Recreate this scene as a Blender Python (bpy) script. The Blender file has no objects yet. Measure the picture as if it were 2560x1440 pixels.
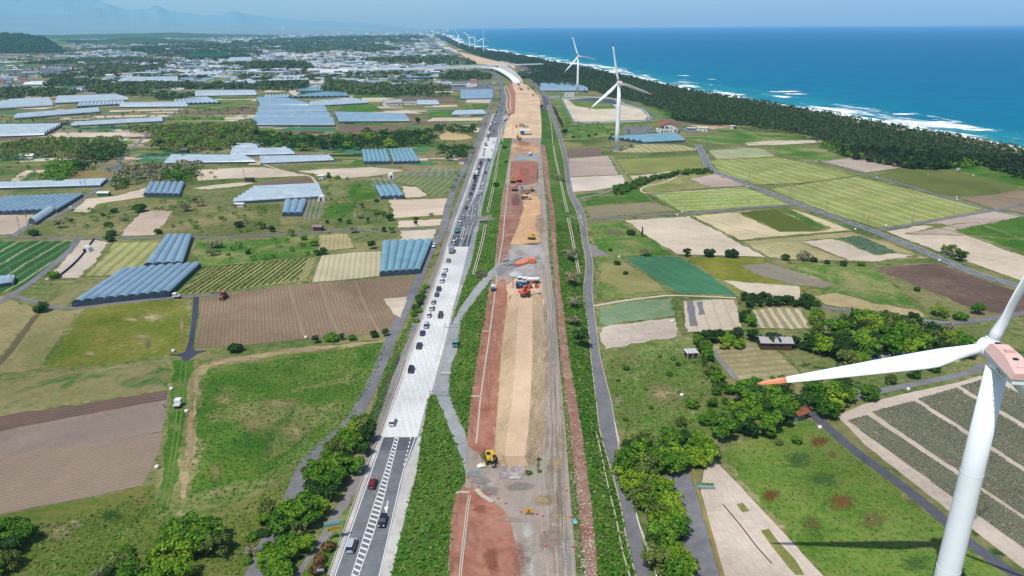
import bpy, bmesh, math, random
import numpy as np
from mathutils import Vector, Matrix, noise as mnoise
random.seed(11); rng = np.random.default_rng(11)
sc = bpy.context.scene
COL = sc.collection
R = math.radians
PI = math.pi

# ------------------------------------------------------------------ camera
FP = 1835.0; CH = 112.0; HY = 61.5; ROLL = 0.0055
PIT = math.atan((720 - HY) / FP)
_cr, _sr = math.cos(ROLL), math.sin(ROLL)
_R0 = Vector((1, 0, 0)); FW = Vector((0, math.cos(PIT), -math.sin(PIT))); _U0 = Vector((0, math.sin(PIT), math.cos(PIT)))
RT = _cr * _R0 - _sr * _U0; UP = _sr * _R0 + _cr * _U0
def G(x, y, z=0.0):
    """survey: the place on the level z that the photograph shows at pixel x, y"""
    r = FW + RT * ((x - 1280) / FP) + UP * ((720 - y) / FP)
    t = (z - CH) / r.z
    return Vector((r.x * t, r.y * t, z))
cam = bpy.data.cameras.new('camera'); cam.sensor_width = 36; cam.lens = FP / 2560 * 36
cam.clip_start = 0.5; cam.clip_end = 300000
cam_o = bpy.data.objects.new('camera', cam); COL.objects.link(cam_o)
m3 = Matrix((RT, UP, -FW)).transposed()
cam_o.matrix_world = Matrix.Translation((0, 0, CH)) @ m3.to_4x4()
sc.camera = cam_o

# ------------------------------------------------------------------ sky, sun, exposure
SAZ = R(34.2); SEL = R(62.0)                 # shadows fall towards azimuth SAZ (from +Y towards +X)
sd = Vector((-math.sin(SAZ) * math.cos(SEL), -math.cos(SAZ) * math.cos(SEL), math.sin(SEL)))
w = bpy.data.worlds.new('World'); sc.world = w; w.use_nodes = True
nt = w.node_tree; nt.nodes.clear()
sky = nt.nodes.new('ShaderNodeTexSky'); sky.sky_type = 'NISHITA'; sky.sun_disc = False
sky.sun_elevation = SEL; sky.sun_rotation = math.atan2(sd.x, sd.y)
sky.altitude = 0; sky.air_density = 1.2; sky.dust_density = 1.0; sky.ozone_density = 2.5
bg = nt.nodes.new('ShaderNodeBackground'); bg.inputs[1].default_value = 0.12
wo = nt.nodes.new('ShaderNodeOutputWorld')
nt.links.new(sky.outputs[0], bg.inputs[0]); nt.links.new(bg.outputs[0], wo.inputs[0])
sun = bpy.data.lights.new('sun', 'SUN'); sun.energy = 5.0; sun.angle = R(0.53); sun.color = (1, .965, .90)
so = bpy.data.objects.new('sun', sun); COL.objects.link(so)
so.rotation_euler = sd.to_track_quat('Z', 'Y').to_euler(); so.location = (0, -50, 300)
sc.view_settings.view_transform = 'Standard'; sc.view_settings.look = 'None'
sc.view_settings.exposure = 0.13; sc.view_settings.gamma = 1
sc.render.engine = 'CYCLES'
sc.cycles.max_bounces = 5; sc.cycles.diffuse_bounces = 2; sc.cycles.glossy_bounces = 2; sc.cycles.transparent_max_bounces = 12
sc.cycles.volume_bounces = 1; sc.cycles.transmission_bounces = 3
HAZE_D = 5.2e-5; HAZE_C = (.33, .70, 1.0)

# ------------------------------------------------------------------ materials
def S(r, g, b, k=1.58):
    """sRGB picture value of a sunlit surface -> its base colour"""
    f = lambda c: (c / 12.92 if c <= .04045 else ((c + .055) / 1.055) ** 2.4)
    return tuple(min(.93, f(v / 255.0) / k) for v in (r, g, b)) + (1,)
MATS = {}
class NB:
    def __init__(s, name):
        s.m = bpy.data.materials.new(name); s.m.use_nodes = True; s.t = s.m.node_tree
        s.b = s.t.nodes['Principled BSDF']; s.b.inputs['Specular IOR Level'].default_value = .25
        s.pos = None
    def n(s, ty, ins=None, **kw):
        o = s.t.nodes.new(ty)
        for k, v in kw.items(): setattr(o, k, v)
        for k, v in (ins or {}).items():
            if isinstance(v, bpy.types.NodeSocket): s.t.links.new(v, o.inputs[k])
            else: o.inputs[k].default_value = v
        return o
    def P(s):
        if s.pos is None: s.pos = s.n('ShaderNodeNewGeometry').outputs['Position']
        return s.pos
    def noise(s, scale, detail=3, rough=.6, dist=0, vec=None):
        o = s.n('ShaderNodeTexNoise', {'Vector': vec or s.P(), 'Scale': scale, 'Detail': detail, 'Roughness': rough, 'Distortion': dist})
        return o.outputs['Fac']
    def ramp(s, fac, stops):
        o = s.n('ShaderNodeValToRGB', {'Fac': fac}); e = o.color_ramp.elements
        while len(e) < len(stops): e.new(.5)
        for i, (p, c) in enumerate(stops): e[i].position = p; e[i].color = c
        return o.outputs['Color']
    def math(s, op, a, b=0.0, c=0.0):
        o = s.n('ShaderNodeMath', {0: a, 1: b, 2: c}, operation=op); return o.outputs[0]
    def mapr(s, v, a, b, c=0., d=1.):
        return s.n('ShaderNodeMapRange', {'Value': v, 'From Min': a, 'From Max': b, 'To Min': c, 'To Max': d}).outputs[0]
    def mix(s, f, a, b):
        o = s.n('ShaderNodeMix', data_type='RGBA')
        for i, v in ((0, f), (6, a), (7, b)):
            if isinstance(v, bpy.types.NodeSocket): s.t.links.new(v, o.inputs[i])
            else: o.inputs[i].default_value = v
        return o.outputs[2]
    def bump(s, h, st, dist=.3):
        o = s.n('ShaderNodeBump', {'Height': h, 'Strength': st, 'Distance': dist}); s.t.links.new(o.outputs[0], s.b.inputs['Normal'])
    def col(s, c):
        if isinstance(c, bpy.types.NodeSocket): s.t.links.new(c, s.b.inputs['Base Color'])
        else: s.b.inputs['Base Color'].default_value = c

def plain(name, c, rough=.6, metal=0, var=.12, scale=1.5, spec=.3, coord='Object'):
    if name in MATS: return MATS[name]
    a = NB(name); a.b.inputs['Roughness'].default_value = rough; a.b.inputs['Metallic'].default_value = metal
    a.b.inputs['Specular IOR Level'].default_value = spec
    tc = a.n('ShaderNodeTexCoord').outputs[coord]
    f = a.noise(scale, 4, .6, 0, tc)
    d = tuple(v * (1 - var * 1.6) for v in c[:3]) + (1,); l = tuple(min(.95, v * (1 + var)) for v in c[:3]) + (1,)
    a.col(a.ramp(f, [(.25, d), (.75, l)])); MATS[name] = a.m
    return a.m

def field(name, cols, s1=.45, s2=.035, bump=.35, stripe=None, stripe2=None, patch=None, speck=None, rough=.95, detail=5):
    """ground cover: colours blended by fine and coarse noise, rows (direction, spacing, colour, duty), patches"""
    if name in MATS: return MATS[name]
    a = NB(name); a.b.inputs['Roughness'].default_value = rough; a.b.inputs['Specular IOR Level'].default_value = .1
    n1 = a.noise(s1, detail, .72); n2 = a.noise(s2, 3, .6, .6)
    f = a.math('ADD', a.math('MULTIPLY', n1, .55), a.math('MULTIPLY', n2, .45))
    k = len(cols)
    c = a.ramp(f, [(.36 + .28 * i / max(1, k - 1), cc) for i, cc in enumerate(cols)])
    h = n1
    for st in (stripe, stripe2):
        if not st: continue
        ang, per, sc_, duty, soft, stren = st
        dx, dy = -math.sin(ang), math.cos(ang)
        dt = a.n('ShaderNodeVectorMath', {0: a.P(), 1: (dx, dy, 0)}, operation='DOT_PRODUCT').outputs['Value']
        dt = a.math('ADD', dt, a.math('MULTIPLY', a.math('SUBTRACT', n2, .5), per * .5))
        fr = a.math('FRACT', a.math('DIVIDE', dt, per))
        tri = a.math('ABSOLUTE', a.math('SUBTRACT', fr, .5))          # 0 centre .. .5
        g = a.mapr(tri, duty / 2 - soft, duty / 2 + soft, 1, 0)
        brk = a.mapr(n1, .30, .52, .45, 1)
        g = a.math('MULTIPLY', a.math('MULTIPLY', g, brk), stren)
        c = a.mix(g, c, sc_); h = a.math('ADD', h, a.math('MULTIPLY', g, .5))
    if patch:
        pc, psc, t0, t1 = patch
        pn = a.math('ADD', a.math('MULTIPLY', a.noise(psc, 6, .7, .8), .8), a.math('MULTIPLY', n1, .2))
        c = a.mix(a.mapr(pn, t0, t1), c, pc)
    if speck:
        pc, psc, t0, t1 = speck
        c = a.mix(a.mapr(a.noise(psc, 3, .8), t0, t1), c, pc)
    v1 = a.mapr(a.noise(.022, 5, .62, .8), .3, .7, .80, 1.16); v2 = a.mapr(a.noise(.9, 3, .7), .25, .75, .88, 1.1)
    vv = a.n('ShaderNodeCombineXYZ', {0: a.math('MULTIPLY', v1, v2), 1: a.math('MULTIPLY', v1, v2), 2: a.math('MULTIPLY', v2, v1)}).outputs[0]
    a.col(a.n('ShaderNodeVectorMath', {0: c, 1: vv}, operation='MULTIPLY').outputs[0] if bump else c)
    if bump: a.bump(h, bump, .6)
    MATS[name] = a.m
    return a.m

def leafmat(name, c1, c2, c3, tr=.25):
    if name in MATS: return MATS[name]
    a = NB(name); a.b.inputs['Roughness'].default_value = .75; a.b.inputs['Specular IOR Level'].default_value = .12
    ge = a.n('ShaderNodeNewGeometry'); oi = a.n('ShaderNodeObjectInfo')
    v = a.n('ShaderNodeVectorMath', {0: ge.outputs['Position'], 1: (0, 0, 0)}, operation='ADD').outputs[0]
    n = a.noise(.22, 3, .6, 0, v)
    f = a.math('ADD', a.math('MULTIPLY', ge.outputs['Random Per Island'], .42), a.math('MULTIPLY', n, .58))
    f = a.math('ADD', f, a.math('MULTIPLY', a.math('SUBTRACT', oi.outputs['Random'], .5), .22))
    c = a.ramp(f, [(.2, c1), (.5, c2), (.78, c3)]); a.col(c)
    tl = a.n('ShaderNodeBsdfTranslucent', {'Color': c}); mx = a.n('ShaderNodeMixShader', {0: tr, 1: a.b.outputs[0], 2: tl.outputs[0]})
    a.t.links.new(mx.outputs[0], a.t.nodes['Material Output'].inputs['Surface']); MATS[name] = a.m
    return a.m

# ------------------------------------------------------------------ object helpers
def tag(o, label=None, cat=None, group=None, kind=None):
    if label: o['label'] = label
    if cat: o['category'] = cat
    if group: o['group'] = group
    if kind: o['kind'] = kind
    return o
def mesh_obj(name, V, F, mat, parent=None, smooth=False, link=True):
    me = bpy.data.meshes.new(name); me.from_pydata([tuple(v) for v in V], [], F); me.update()
    if mat: me.materials.append(mat)
    if smooth: me.shade_smooth()
    o = bpy.data.objects.new(name, me)
    if link: COL.objects.link(o)
    if parent: o.parent = parent
    return o
def quads_obj(name, V, mat, parent=None):
    """V: (n,4,3) array -> n separate quads"""
    n = len(V); me = bpy.data.meshes.new(name)
    me.vertices.add(n * 4); me.loops.add(n * 4); me.polygons.add(n)
    me.vertices.foreach_set('co', V.reshape(-1).astype(np.float32))
    me.loops.foreach_set('vertex_index', np.arange(n * 4, dtype=np.int32))
    me.polygons.foreach_set('loop_start', np.arange(0, n * 4, 4, dtype=np.int32))
    me.polygons.foreach_set('loop_total', np.full(n, 4, dtype=np.int32))
    me.update(calc_edges=True)
    me.materials.append(mat)
    o = bpy.data.objects.new(name, me); COL.objects.link(o)
    if parent: o.parent = parent
    return o
def empty(name, loc=(0, 0, 0), rz=0, s=1):
    o = bpy.data.objects.new(name, None); COL.objects.link(o); o.location = loc; o.rotation_euler = (0, 0, rz); o.scale = (s, s, s)
    o.empty_display_size = .5
    return o
KIDS = {}
def copy_tree(o, parent=None):
    c = o.copy(); COL.objects.link(c)
    if parent: c.parent = parent
    for ch in KIDS.get(o.name) or KIDS.setdefault(o.name, list(o.children)): copy_tree(ch, c)
    return c
def place(proto, loc, rz=0, s=1, label=None, group=None, cat=None, flag=set()):
    """first call moves the prototype itself, later calls copy it with its parts"""
    if proto.name in flag: o = copy_tree(proto)
    else: flag.add(proto.name); o = proto; KIDS[proto.name] = list(proto.children)
    o.location = loc; o.rotation_euler = (0, 0, rz); o.scale = (s, s, s) if not isinstance(s, tuple) else s
    for k in ('label', 'group', 'category'):
        v = {'label': label, 'group': group, 'category': cat}[k]
        if v: o[k] = v
    return o
class MB:
    def __init__(s): s.V = []; s.F = []
    def add(s, V, F):
        k = len(s.V); s.V += [tuple(v) for v in V]; s.F += [tuple(i + k for i in f) for f in F]; return s
    def box(s, x0, x1, y0, y1, z0, z1, tx=0, ty=0):
        return s.add([(x0, y0, z0), (x1, y0, z0), (x1, y1, z0), (x0, y1, z0), (x0 + tx, y0 + ty, z1), (x1 - tx, y0 + ty, z1), (x1 - tx, y1 - ty, z1), (x0 + tx, y1 - ty, z1)],
                     [(3, 2, 1, 0), (4, 5, 6, 7), (0, 1, 5, 4), (1, 2, 6, 5), (2, 3, 7, 6), (3, 0, 4, 7)])
    def rbox(s, x0, x1, y0, y1, z0, z1, b):
        """box with chamfered vertical and top edges"""
        def ring(i, z): return [(x0 + i + b, y0 + i, z), (x1 - i - b, y0 + i, z), (x1 - i, y0 + i + b, z), (x1 - i, y1 - i - b, z), (x1 - i - b, y1 - i, z), (x0 + i + b, y1 - i, z), (x0 + i, y1 - i - b, z), (x0 + i, y0 + i + b, z)]
        V = ring(0, z0) + ring(0, z1 - b) + ring(b, z1); F = [tuple(range(7, -1, -1)), tuple(range(16, 24))]
        for k in (0, 8):
            for i in range(8): j = (i + 1) % 8; F.append((k + i, k + j, k + 8 + j, k + 8 + i))
        return s.add(V, F)
    def tube(s, pts, rad, n=8, cap=True):
        pts = [Vector(p) for p in pts]; rad = rad if isinstance(rad, (list, tuple)) else [rad] * len(pts)
        V = []; F = []
        for i, p in enumerate(pts):
            d = (pts[min(i + 1, len(pts) - 1)] - pts[max(i - 1, 0)]).normalized()
            u = d.cross(Vector((0, 0, 1)) if abs(d.z) < .9 else Vector((1, 0, 0))).normalized(); v = d.cross(u)
            for k in range(n):
                a = 2 * PI * k / n; V.append(p + (u * math.cos(a) + v * math.sin(a)) * rad[i])
        for i in range(len(pts) - 1):
            for k in range(n): j = (k + 1) % n; F.append((i * n + k, i * n + j, (i + 1) * n + j, (i + 1) * n + k))
        if cap: F.append(tuple(range(n - 1, -1, -1))); F.append(tuple(range((len(pts) - 1) * n, len(pts) * n)))
        return s.add(V, F)
    def prism(s, prof, y0, y1, w=None):
        """profile (x,z) swept from y0 to y1"""
        n = len(prof); V = [(x, y0, z) for x, z in prof] + [(x, y1, z) for x, z in prof]
        F = [tuple(range(n)), tuple(range(2 * n - 1, n - 1, -1))] + [(i, i + n, (i + 1) % n + n, (i + 1) % n) for i in range(n)]
        return s.add(V, F)
    def build(s, name, mat, parent=None, smooth=False):
        return mesh_obj(name, s.V, s.F, mat, parent, smooth)
def fixn(o):
    bm = bmesh.new(); bm.from_mesh(o.data); bmesh.ops.recalc_face_normals(bm, faces=bm.faces); bm.to_mesh(o.data); bm.free(); return o

# ------------------------------------------------------------------ ground sheets
def zl(layer, y): return layer * (.008 + max(y, 0) * 1.1e-4)
def wnoise(x, y, s): return mnoise.noise(Vector((x * s, y * s, 3.1)))
def outline(pts, z, jit, step):
    W = [G(x, y, z) for x, y in pts]; out = []
    n = len(W)
    for i in range(n):
        a, b = W[i], W[(i + 1) % n]; L = (b - a).length; k = min(60, max(1, int(L / step)))
        for j in range(k):
            p = a.lerp(b, j / k)
            if j or jit > .5:
                p.x += jit * (wnoise(p.x, p.y, .23) + .6 * wnoise(p.x + 71, p.y, .9)); p.y += jit * (wnoise(p.x, p.y + 40, .23) + .6 * wnoise(p.x, p.y + 90, .9))
            out.append(p)
    return out
MV = []; MF = []
def poly(name, pts, mat, layer=1, z=0.0, jit=.6, step=2.6, kind='structure'):
    W = outline(pts, z, jit, step * max(1, -pts[0][1] / 700 + 1.6))
    for p in W: p.z = z + zl(layer, p.y)
    if z == 0 and jit > .35 and 1.6 < layer < 2.6 and W[0].y < 1100:
        n = len(W); k = len(MV); cx = sum(p.x for p in W) / n; cy = sum(p.y for p in W) / n
        for i in range(n):
            a, b, t = W[i], W[i - 1], W[(i + 1) % n] - W[i - 1]; nr = Vector((t.y, -t.x, 0)).normalized() * max(.05, .75 + 1.5 * wnoise(a.x, a.y, .16) + .8 * wnoise(a.x, a.y, .7))
            dz = Vector((0, 0, zl(.22, a.y))); MV.extend([a - nr + dz, a + nr + dz])
        MF.extend([(k + 2 * i, k + 2 * i + 1, k + 2 * ((i + 1) % n) + 1, k + 2 * ((i + 1) % n)) for i in range(n)])
    o = mesh_obj(name, W, [tuple(range(len(W)))], mat)
    if o.data.polygons[0].normal.z < 0: o.data.flip_normals()
    return tag(o, kind=kind)
def E(tab, y):
    ys = [t[0] for t in tab]
    for i in range(len(tab) - 1):
        a, b = tab[i], tab[i + 1]
        if min(a[0], b[0]) <= y <= max(a[0], b[0]):
            t = (y - a[0]) / (b[0] - a[0] or 1)
            return [a[k] + (b[k] - a[k]) * t for k in range(1, len(a))]
    return list(tab[0][1:] if abs(y - ys[0]) < abs(y - ys[-1]) else tab[-1][1:])
def strip(name, L, Rr, mat, zL=0., zR=0., layer=0, y0=None, y1=None, n=1, step=14, jit=0, mid=0, kind='structure'):
    """sheet between two edges given as (row, column[, height]) tables"""
    if (y0 or max(t[0] for t in L)) >= 1490 and L[0][0] >= 1490 and Rr[0][0] >= 1490:
        ext = lambda T: [(1900, T[0][1] + (T[0][1] - T[1][1]) * (1900 - T[0][0]) / (T[0][0] - T[1][0])) + tuple(T[0][2:])] + list(T)
        L, Rr = ext(L), ext(Rr); y0 = 1900
    ya = min(max(t[0] for t in L), max(t[0] for t in Rr)) if y0 is None else y0
    yb = max(min(t[0] for t in L), min(t[0] for t in Rr)) if y1 is None else y1
    ys = sorted({t[0] for t in L + Rr if yb <= t[0] <= ya} | {ya, yb}, reverse=True)
    full = []
    for a, b in zip(ys, ys[1:]):
        k = max(1, int((a - b) / step + .5)); full += [a + (b - a) * i / k for i in range(k)]
    full.append(ys[-1]); V = []; F = []
    for y in full:
        l, r = E(L, y), E(Rr, y)
        a = G(l[0], y, l[1] if len(l) > 1 else zL); b = G(r[0], y, r[1] if len(r) > 1 else zR)
        for k in range(n + 1):
            t = k / n; p = a.lerp(b, t)
            if jit and 0 < k < n: p.z += jit * (wnoise(p.x, p.y, .12) + .5 * wnoise(p.x, p.y, .4))
            if mid: p.z += mid * math.sin(PI * t)
            if jit and k in (0, n): p.x += jit * .8 * wnoise(p.x, p.y, .35)
            p.z += zl(layer, p.y); V.append(p)
    m = n + 1
    for i in range(len(full) - 1):
        for k in range(n): F.append((i * m + k, i * m + k + 1, (i + 1) * m + k + 1, (i + 1) * m + k))
    return tag(mesh_obj(name, V, F, mat), kind=kind)
def smooth_line(W, step=4.0):
    out = []
    for i in range(len(W) - 1):
        p0, p1, p2, p3 = W[max(i - 1, 0)], W[i], W[i + 1], W[min(i + 2, len(W) - 1)]
        k = max(1, min(40, int((p2 - p1).length / step)))
        for j in range(k):
            t = j / k; out.append(.5 * ((2 * p1) + (p2 - p0) * t + (2 * p0 - 5 * p1 + 4 * p2 - p3) * t * t + (3 * p1 - p0 - 3 * p2 + p3) * t ** 3))
    out.append(W[-1]); return out
def offset(W, d):
    out = []
    for i, p in enumerate(W):
        t = W[min(i + 1, len(W) - 1)] - W[max(i - 1, 0)]; t.z = 0; t.normalize()
        out.append(p + Vector((t.y, -t.x, 0)) * d)
    return out
def road(name, pts, wd, mat, layer=3, z=0.0, off=0.0, dash=None, step=4.0, kind='structure', world=False, thick=0):
    if not world and pts[0][1] >= 1490: a_, b_ = pts[0], pts[1]; pts = [(a_[0] + (a_[0] - b_[0]) * (1900 - a_[1]) / (a_[1] - b_[1]), 1900) + tuple(a_[2:])] + list(pts)
    W = smooth_line([Vector(p) if world else G(p[0], p[1], p[2] if len(p) > 2 else z) for p in pts], step)
    if off: W = offset(W, off)
    V = []; F = []
    if dash:
        on, gap = dash; D = [0]
        for a, b in zip(W, W[1:]): D.append(D[-1] + (b - a).length)
        def at(s):
            for i in range(len(W) - 1):
                if D[i + 1] >= s: return W[i].lerp(W[i + 1], (s - D[i]) / max(1e-6, D[i + 1] - D[i])), (W[i + 1] - W[i]).normalized()
            return W[-1], (W[-1] - W[-2]).normalized()
        s = 0
        while s < D[-1] - on:
            a, t = at(s); b, _ = at(s + on); nrm = Vector((t.y, -t.x, 0)) * wd / 2; k = len(V)
            V += [a - nrm, a + nrm, b + nrm, b - nrm]; F.append((k, k + 1, k + 2, k + 3)); s += on + gap
    else:
        A, B = offset(W, -wd / 2), offset(W, wd / 2)
        for a, b in zip(A, B): V += [a, b]
        F = [(2 * i, 2 * i + 1, 2 * i + 3, 2 * i + 2) for i in range(len(W) - 1)]
    for v in V: v.z += zl(layer, v.y)
    if thick:
        k = len(V); V += [v + Vector((0, 0, thick)) for v in V]; F2 = [tuple(i + k for i in f) for f in F]
        m = k // 2
        sides = [(2 * i, 2 * i + 2, 2 * i + 2 + k, 2 * i + k) for i in range(m - 1)] + [(2 * i + 1, 2 * i + 1 + k, 2 * i + 3 + k, 2 * i + 3) for i in range(m - 1)]
        F = F2 + sides + [(0, k, k + 1, 1), (k - 2, k - 1, 2 * k - 1, 2 * k - 2)]
    return tag(mesh_obj(name, V, F, mat), kind=kind)
def wang(p, q):
    a, b = G(*p), G(*q); return math.atan2(b.y - a.y, b.x - a.x)
_ca = {}
def blotch(name, x, y, rx, ry, c, z=0., layer=5, rot=0, thr=.5, sc_=.5):
    """irregular soft-edged patch of another ground cover"""
    c = tuple(c); key = (c, round(thr, 2), sc_)
    if key not in _ca:
        a = NB('patch_%d' % len(_ca)); a.b.inputs['Roughness'].default_value = .95; a.b.inputs['Specular IOR Level'].default_value = .1
        n1 = a.noise(sc_, 6, .75, .4); n2 = a.noise(sc_ * 3, 3, .7)
        a.col(a.ramp(n2, [(.3, tuple(v * .75 for v in c[:3]) + (1,)), (.7, tuple(min(.9, v * 1.15) for v in c[:3]) + (1,))]))
        at = a.n('ShaderNodeAttribute', attribute_name='edge').outputs['Fac']
        f = a.mapr(a.math('ADD', at, a.math('MULTIPLY', a.math('SUBTRACT', n1, .5), 2.0)), thr - .3, thr + .38, 0, .85)
        tr = a.n('ShaderNodeBsdfTransparent'); mx = a.n('ShaderNodeMixShader', {0: f, 1: tr.outputs[0], 2: a.b.outputs[0]})
        a.t.links.new(mx.outputs[0], a.t.nodes['Material Output'].inputs['Surface']); _ca[key] = a.m
    c0 = G(x, y, z); cx = G(x + rx, y, z) - c0; cy = G(x, y - ry, z) - c0; V = [c0]; at = [1.]; F = []; n = 20
    for r in (.33, .66, 1.0):
        for k in range(n): a = 2 * PI * k / n + rot; V.append(c0 + cx * r * math.cos(a) + cy * r * math.sin(a)); at.append(1 - r)
    for k in range(n): F.append((0, 1 + k, 1 + (k + 1) % n))
    for q in (0, n):
        for k in range(n): j = (k + 1) % n; F.append((1 + q + k, 1 + q + n + k, 1 + q + n + j, 1 + q + j))
    for v in V: v.z = z + zl(layer, v.y)
    o = mesh_obj(name, V, F, _ca[key]); a = o.data.attributes.new('edge', 'FLOAT', 'POINT'); a.data.foreach_set('value', at)
    return tag(o, kind='structure')
# ================================================================== THE SETTING
g1, g2, g3, g4 = S(62, 100, 38), S(88, 126, 50), S(120, 138, 68), S(158, 150, 104)
SAND = [S(196, 180, 158), S(212, 196, 174), S(220, 204, 182)]
SANDP = [S(186, 172, 156), S(204, 188, 172), S(214, 198, 182)]
BROWN = [S(138, 116, 98), S(156, 132, 110), S(170, 146, 122)]
GRN = [S(52, 96, 28), S(72, 118, 34), S(96, 134, 46)]
OLV = [S(98, 112, 58), S(122, 130, 74), S(150, 146, 98)]
m_ground = field('rough_grass', [S(66, 92, 42), S(90, 112, 54), S(122, 128, 76), S(160, 148, 110)], .35, .02, .5, patch=(S(150, 138, 96), .016, .46, .62), speck=(S(56, 84, 36), .09, .58, .66))
m_grass = field('meadow', [S(56, 96, 32), S(78, 120, 42), S(110, 134, 62), S(150, 148, 96)], .5, .04, .6, patch=(S(164, 150, 108), .04, .5, .68))
m_vivid = field('vivid_grass', [S(52, 92, 28), S(72, 116, 34), S(104, 132, 56)], .9, .05, .8, patch=(S(136, 134, 84), .08, .52, .68))
m_slope = field('slope_growth', [S(48, 86, 26), S(68, 108, 34), S(98, 126, 50), S(126, 128, 76)], 1.1, .08, .9)
m_sand = field('bare_sandy_soil', SAND, .25, .03, .12, speck=(S(150, 140, 112), .35, .70, .78))
m_pink = field('bare_pinkish_soil', [S(168, 150, 138), S(182, 164, 150), S(192, 176, 160)], .3, .03, .12)
m_asph = field('grey_asphalt', [S(112, 112, 116), S(128, 127, 130), S(140, 138, 140)], .3, .06, .05, rough=.9)
m_asphd = field('dark_asphalt', [S(84, 86, 94), S(96, 98, 106), S(106, 107, 114)], .3, .06, .05, rough=.9)
m_road = field('worn_asphalt', [S(104, 106, 112), S(120, 122, 126), S(132, 133, 136)], .25, .05, .05, rough=.88)
m_conc = field('pale_concrete_paving', [S(208, 208, 206), S(224, 224, 222), S(234, 234, 232)], .25, .05, .03, rough=.85, stripe=(R(104), 1.75, S(204, 204, 204), .35, .2, .6), stripe2=(R(14), 9, S(188, 188, 188), .02, .01, .5))
m_concs = field('dusty_concrete', [S(178, 174, 168), S(196, 192, 186), S(210, 206, 200)], .4, .06, .08)
m_grav = field('grey_gravel', [S(142, 146, 148), S(160, 163, 164), S(176, 178, 178)], .8, .08, .15)
m_haul = field('haul_dirt', [S(142, 128, 116), S(160, 146, 133), S(174, 160, 147), S(186, 170, 152)], .14, .05, .15, stripe=(R(88), 3.1, S(178, 166, 154), .4, .25, .5), patch=(S(148, 138, 130), .05, .5, .7))
m_red = field('red_soil', [S(146, 94, 78), S(164, 110, 90), S(180, 126, 106), S(188, 146, 126)], .22, .05, .25, patch=(S(178, 132, 112), .12, .5, .7))
m_redr = field('red_rubble', [S(146, 108, 92), S(162, 128, 110), S(184, 156, 136)], .9, .12, .6, patch=(S(158, 98, 82), .1, .48, .6), speck=(S(204, 192, 176), 1.3, .66, .72))
m_tan = field('tan_fill_sand', [S(208, 176, 144), S(222, 190, 158), S(232, 204, 174)], .2, .03, .15, patch=(S(196, 168, 142), .07, .52, .68))
m_orng = field('orange_fill', [S(196, 150, 112), S(212, 170, 130), S(224, 190, 152)], .2, .05, .2, patch=(S(182, 132, 104), .07, .52, .66))
m_white = plain('road_paint', S(240, 240, 240), .7, 0, .05)
m_curb = plain('concrete_kerb', S(200, 188, 168), .8, 0, .12)
m_conc2 = plain('grey_concrete', S(190, 190, 188), .8, 0, .1)

# the ground: one sheet out to the horizon
far = 24000
V = [(-far, -400, 0), (far, -400, 0), (far, far, 0), (-far, far, 0)]
xs = [-40000, -far, -6000, -1500, -400, 0, 400, 1500, 6000, far, 40000]; ys = [-400, 0, 300, 800, 1600, 3200, 6400, 15000, far]
V = [(x, y, 0) for y in ys for x in xs]; n = len(xs)
tag(mesh_obj('ground', V, [(j * n + i, j * n + i + 1, (j + 1) * n + i + 1, (j + 1) * n + i) for j in range(len(ys) - 1) for i in range(n - 1)], m_ground), kind='structure')

# ------------------------------------------------------------------ the sea
COAST = [(1072, 78.5), (1100, 84), (1122, 93), (1140, 102), (1165, 112), (1200, 121), (1240, 129), (1290, 137), (1340, 146), (1400, 158), (1460, 167), (1530, 182), (1600, 197), (1680, 214), (1760, 230), (1850, 246), (1950, 262), (2060, 280), (2180, 302), (2300, 325), (2420, 345), (2560, 372), (2750, 415), (3000, 480)]
CW = [G(x, y, 0) for x, y in COAST]
CW = smooth_line(CW, 120)
for p in CW: p.x += 14 * wnoise(p.x, p.y, .004)
a = NB('sea_water'); P = a.P()
sep = a.n('ShaderNodeSeparateXYZ', {0: P})
w1 = a.noise(.02, 8, .66, .3); w2 = a.noise(.004, 4, .6, .5)
dist = a.n('ShaderNodeVectorMath', {0: P}, operation='LENGTH').outputs['Value']
shal = a.n('ShaderNodeAttribute', attribute_name='shallow').outputs['Fac']
f = a.math('ADD', shal, a.math('MULTIPLY', a.math('SUBTRACT', w2, .5), .5))
c = a.ramp(f, [(.0, S(0, 80, 126, 1.0)), (.35, S(0, 92, 127, 1.0)), (.7, S(0, 103, 127, 1.0)), (.98, S(30, 124, 132, 1.0))])
c = a.mix(a.mapr(w1, .36, .64, .35, 0), c, S(0, 66, 116, 1.1))
caps = a.n('ShaderNodeMapping', {'Vector': P, 'Scale': (.012, .03, 1)}).outputs[0]
cn = a.noise(2.2, 3, .6, 0, caps)
c = a.mix(a.mapr(cn, .785, .83, 0, .8), c, (.8, .85, .88, 1))
a.col(c); a.b.inputs['Roughness'].default_value = .6; a.b.inputs['Specular IOR Level'].default_value = .03
a.bump(w1, .9, 3)
m_sea = a.m
V = []; F = []; at = []
lev = [0, 60, 160, 340, 700, 1500, 4000, 9000, 16000, 30000]; sv = [1, .86, .66, .48, .34, .2, .08, 0, 0, 0]
for i, p in enumerate(CW):
    for k, d in enumerate(lev): V.append((p.x + d * .93, p.y + d * .36, .25)); at.append(sv[k])
m = len(lev)
for i in range(len(CW) - 1):
    for k in range(m - 1): F.append((i * m + k, i * m + k + 1, (i + 1) * m + k + 1, (i + 1) * m + k))
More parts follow.
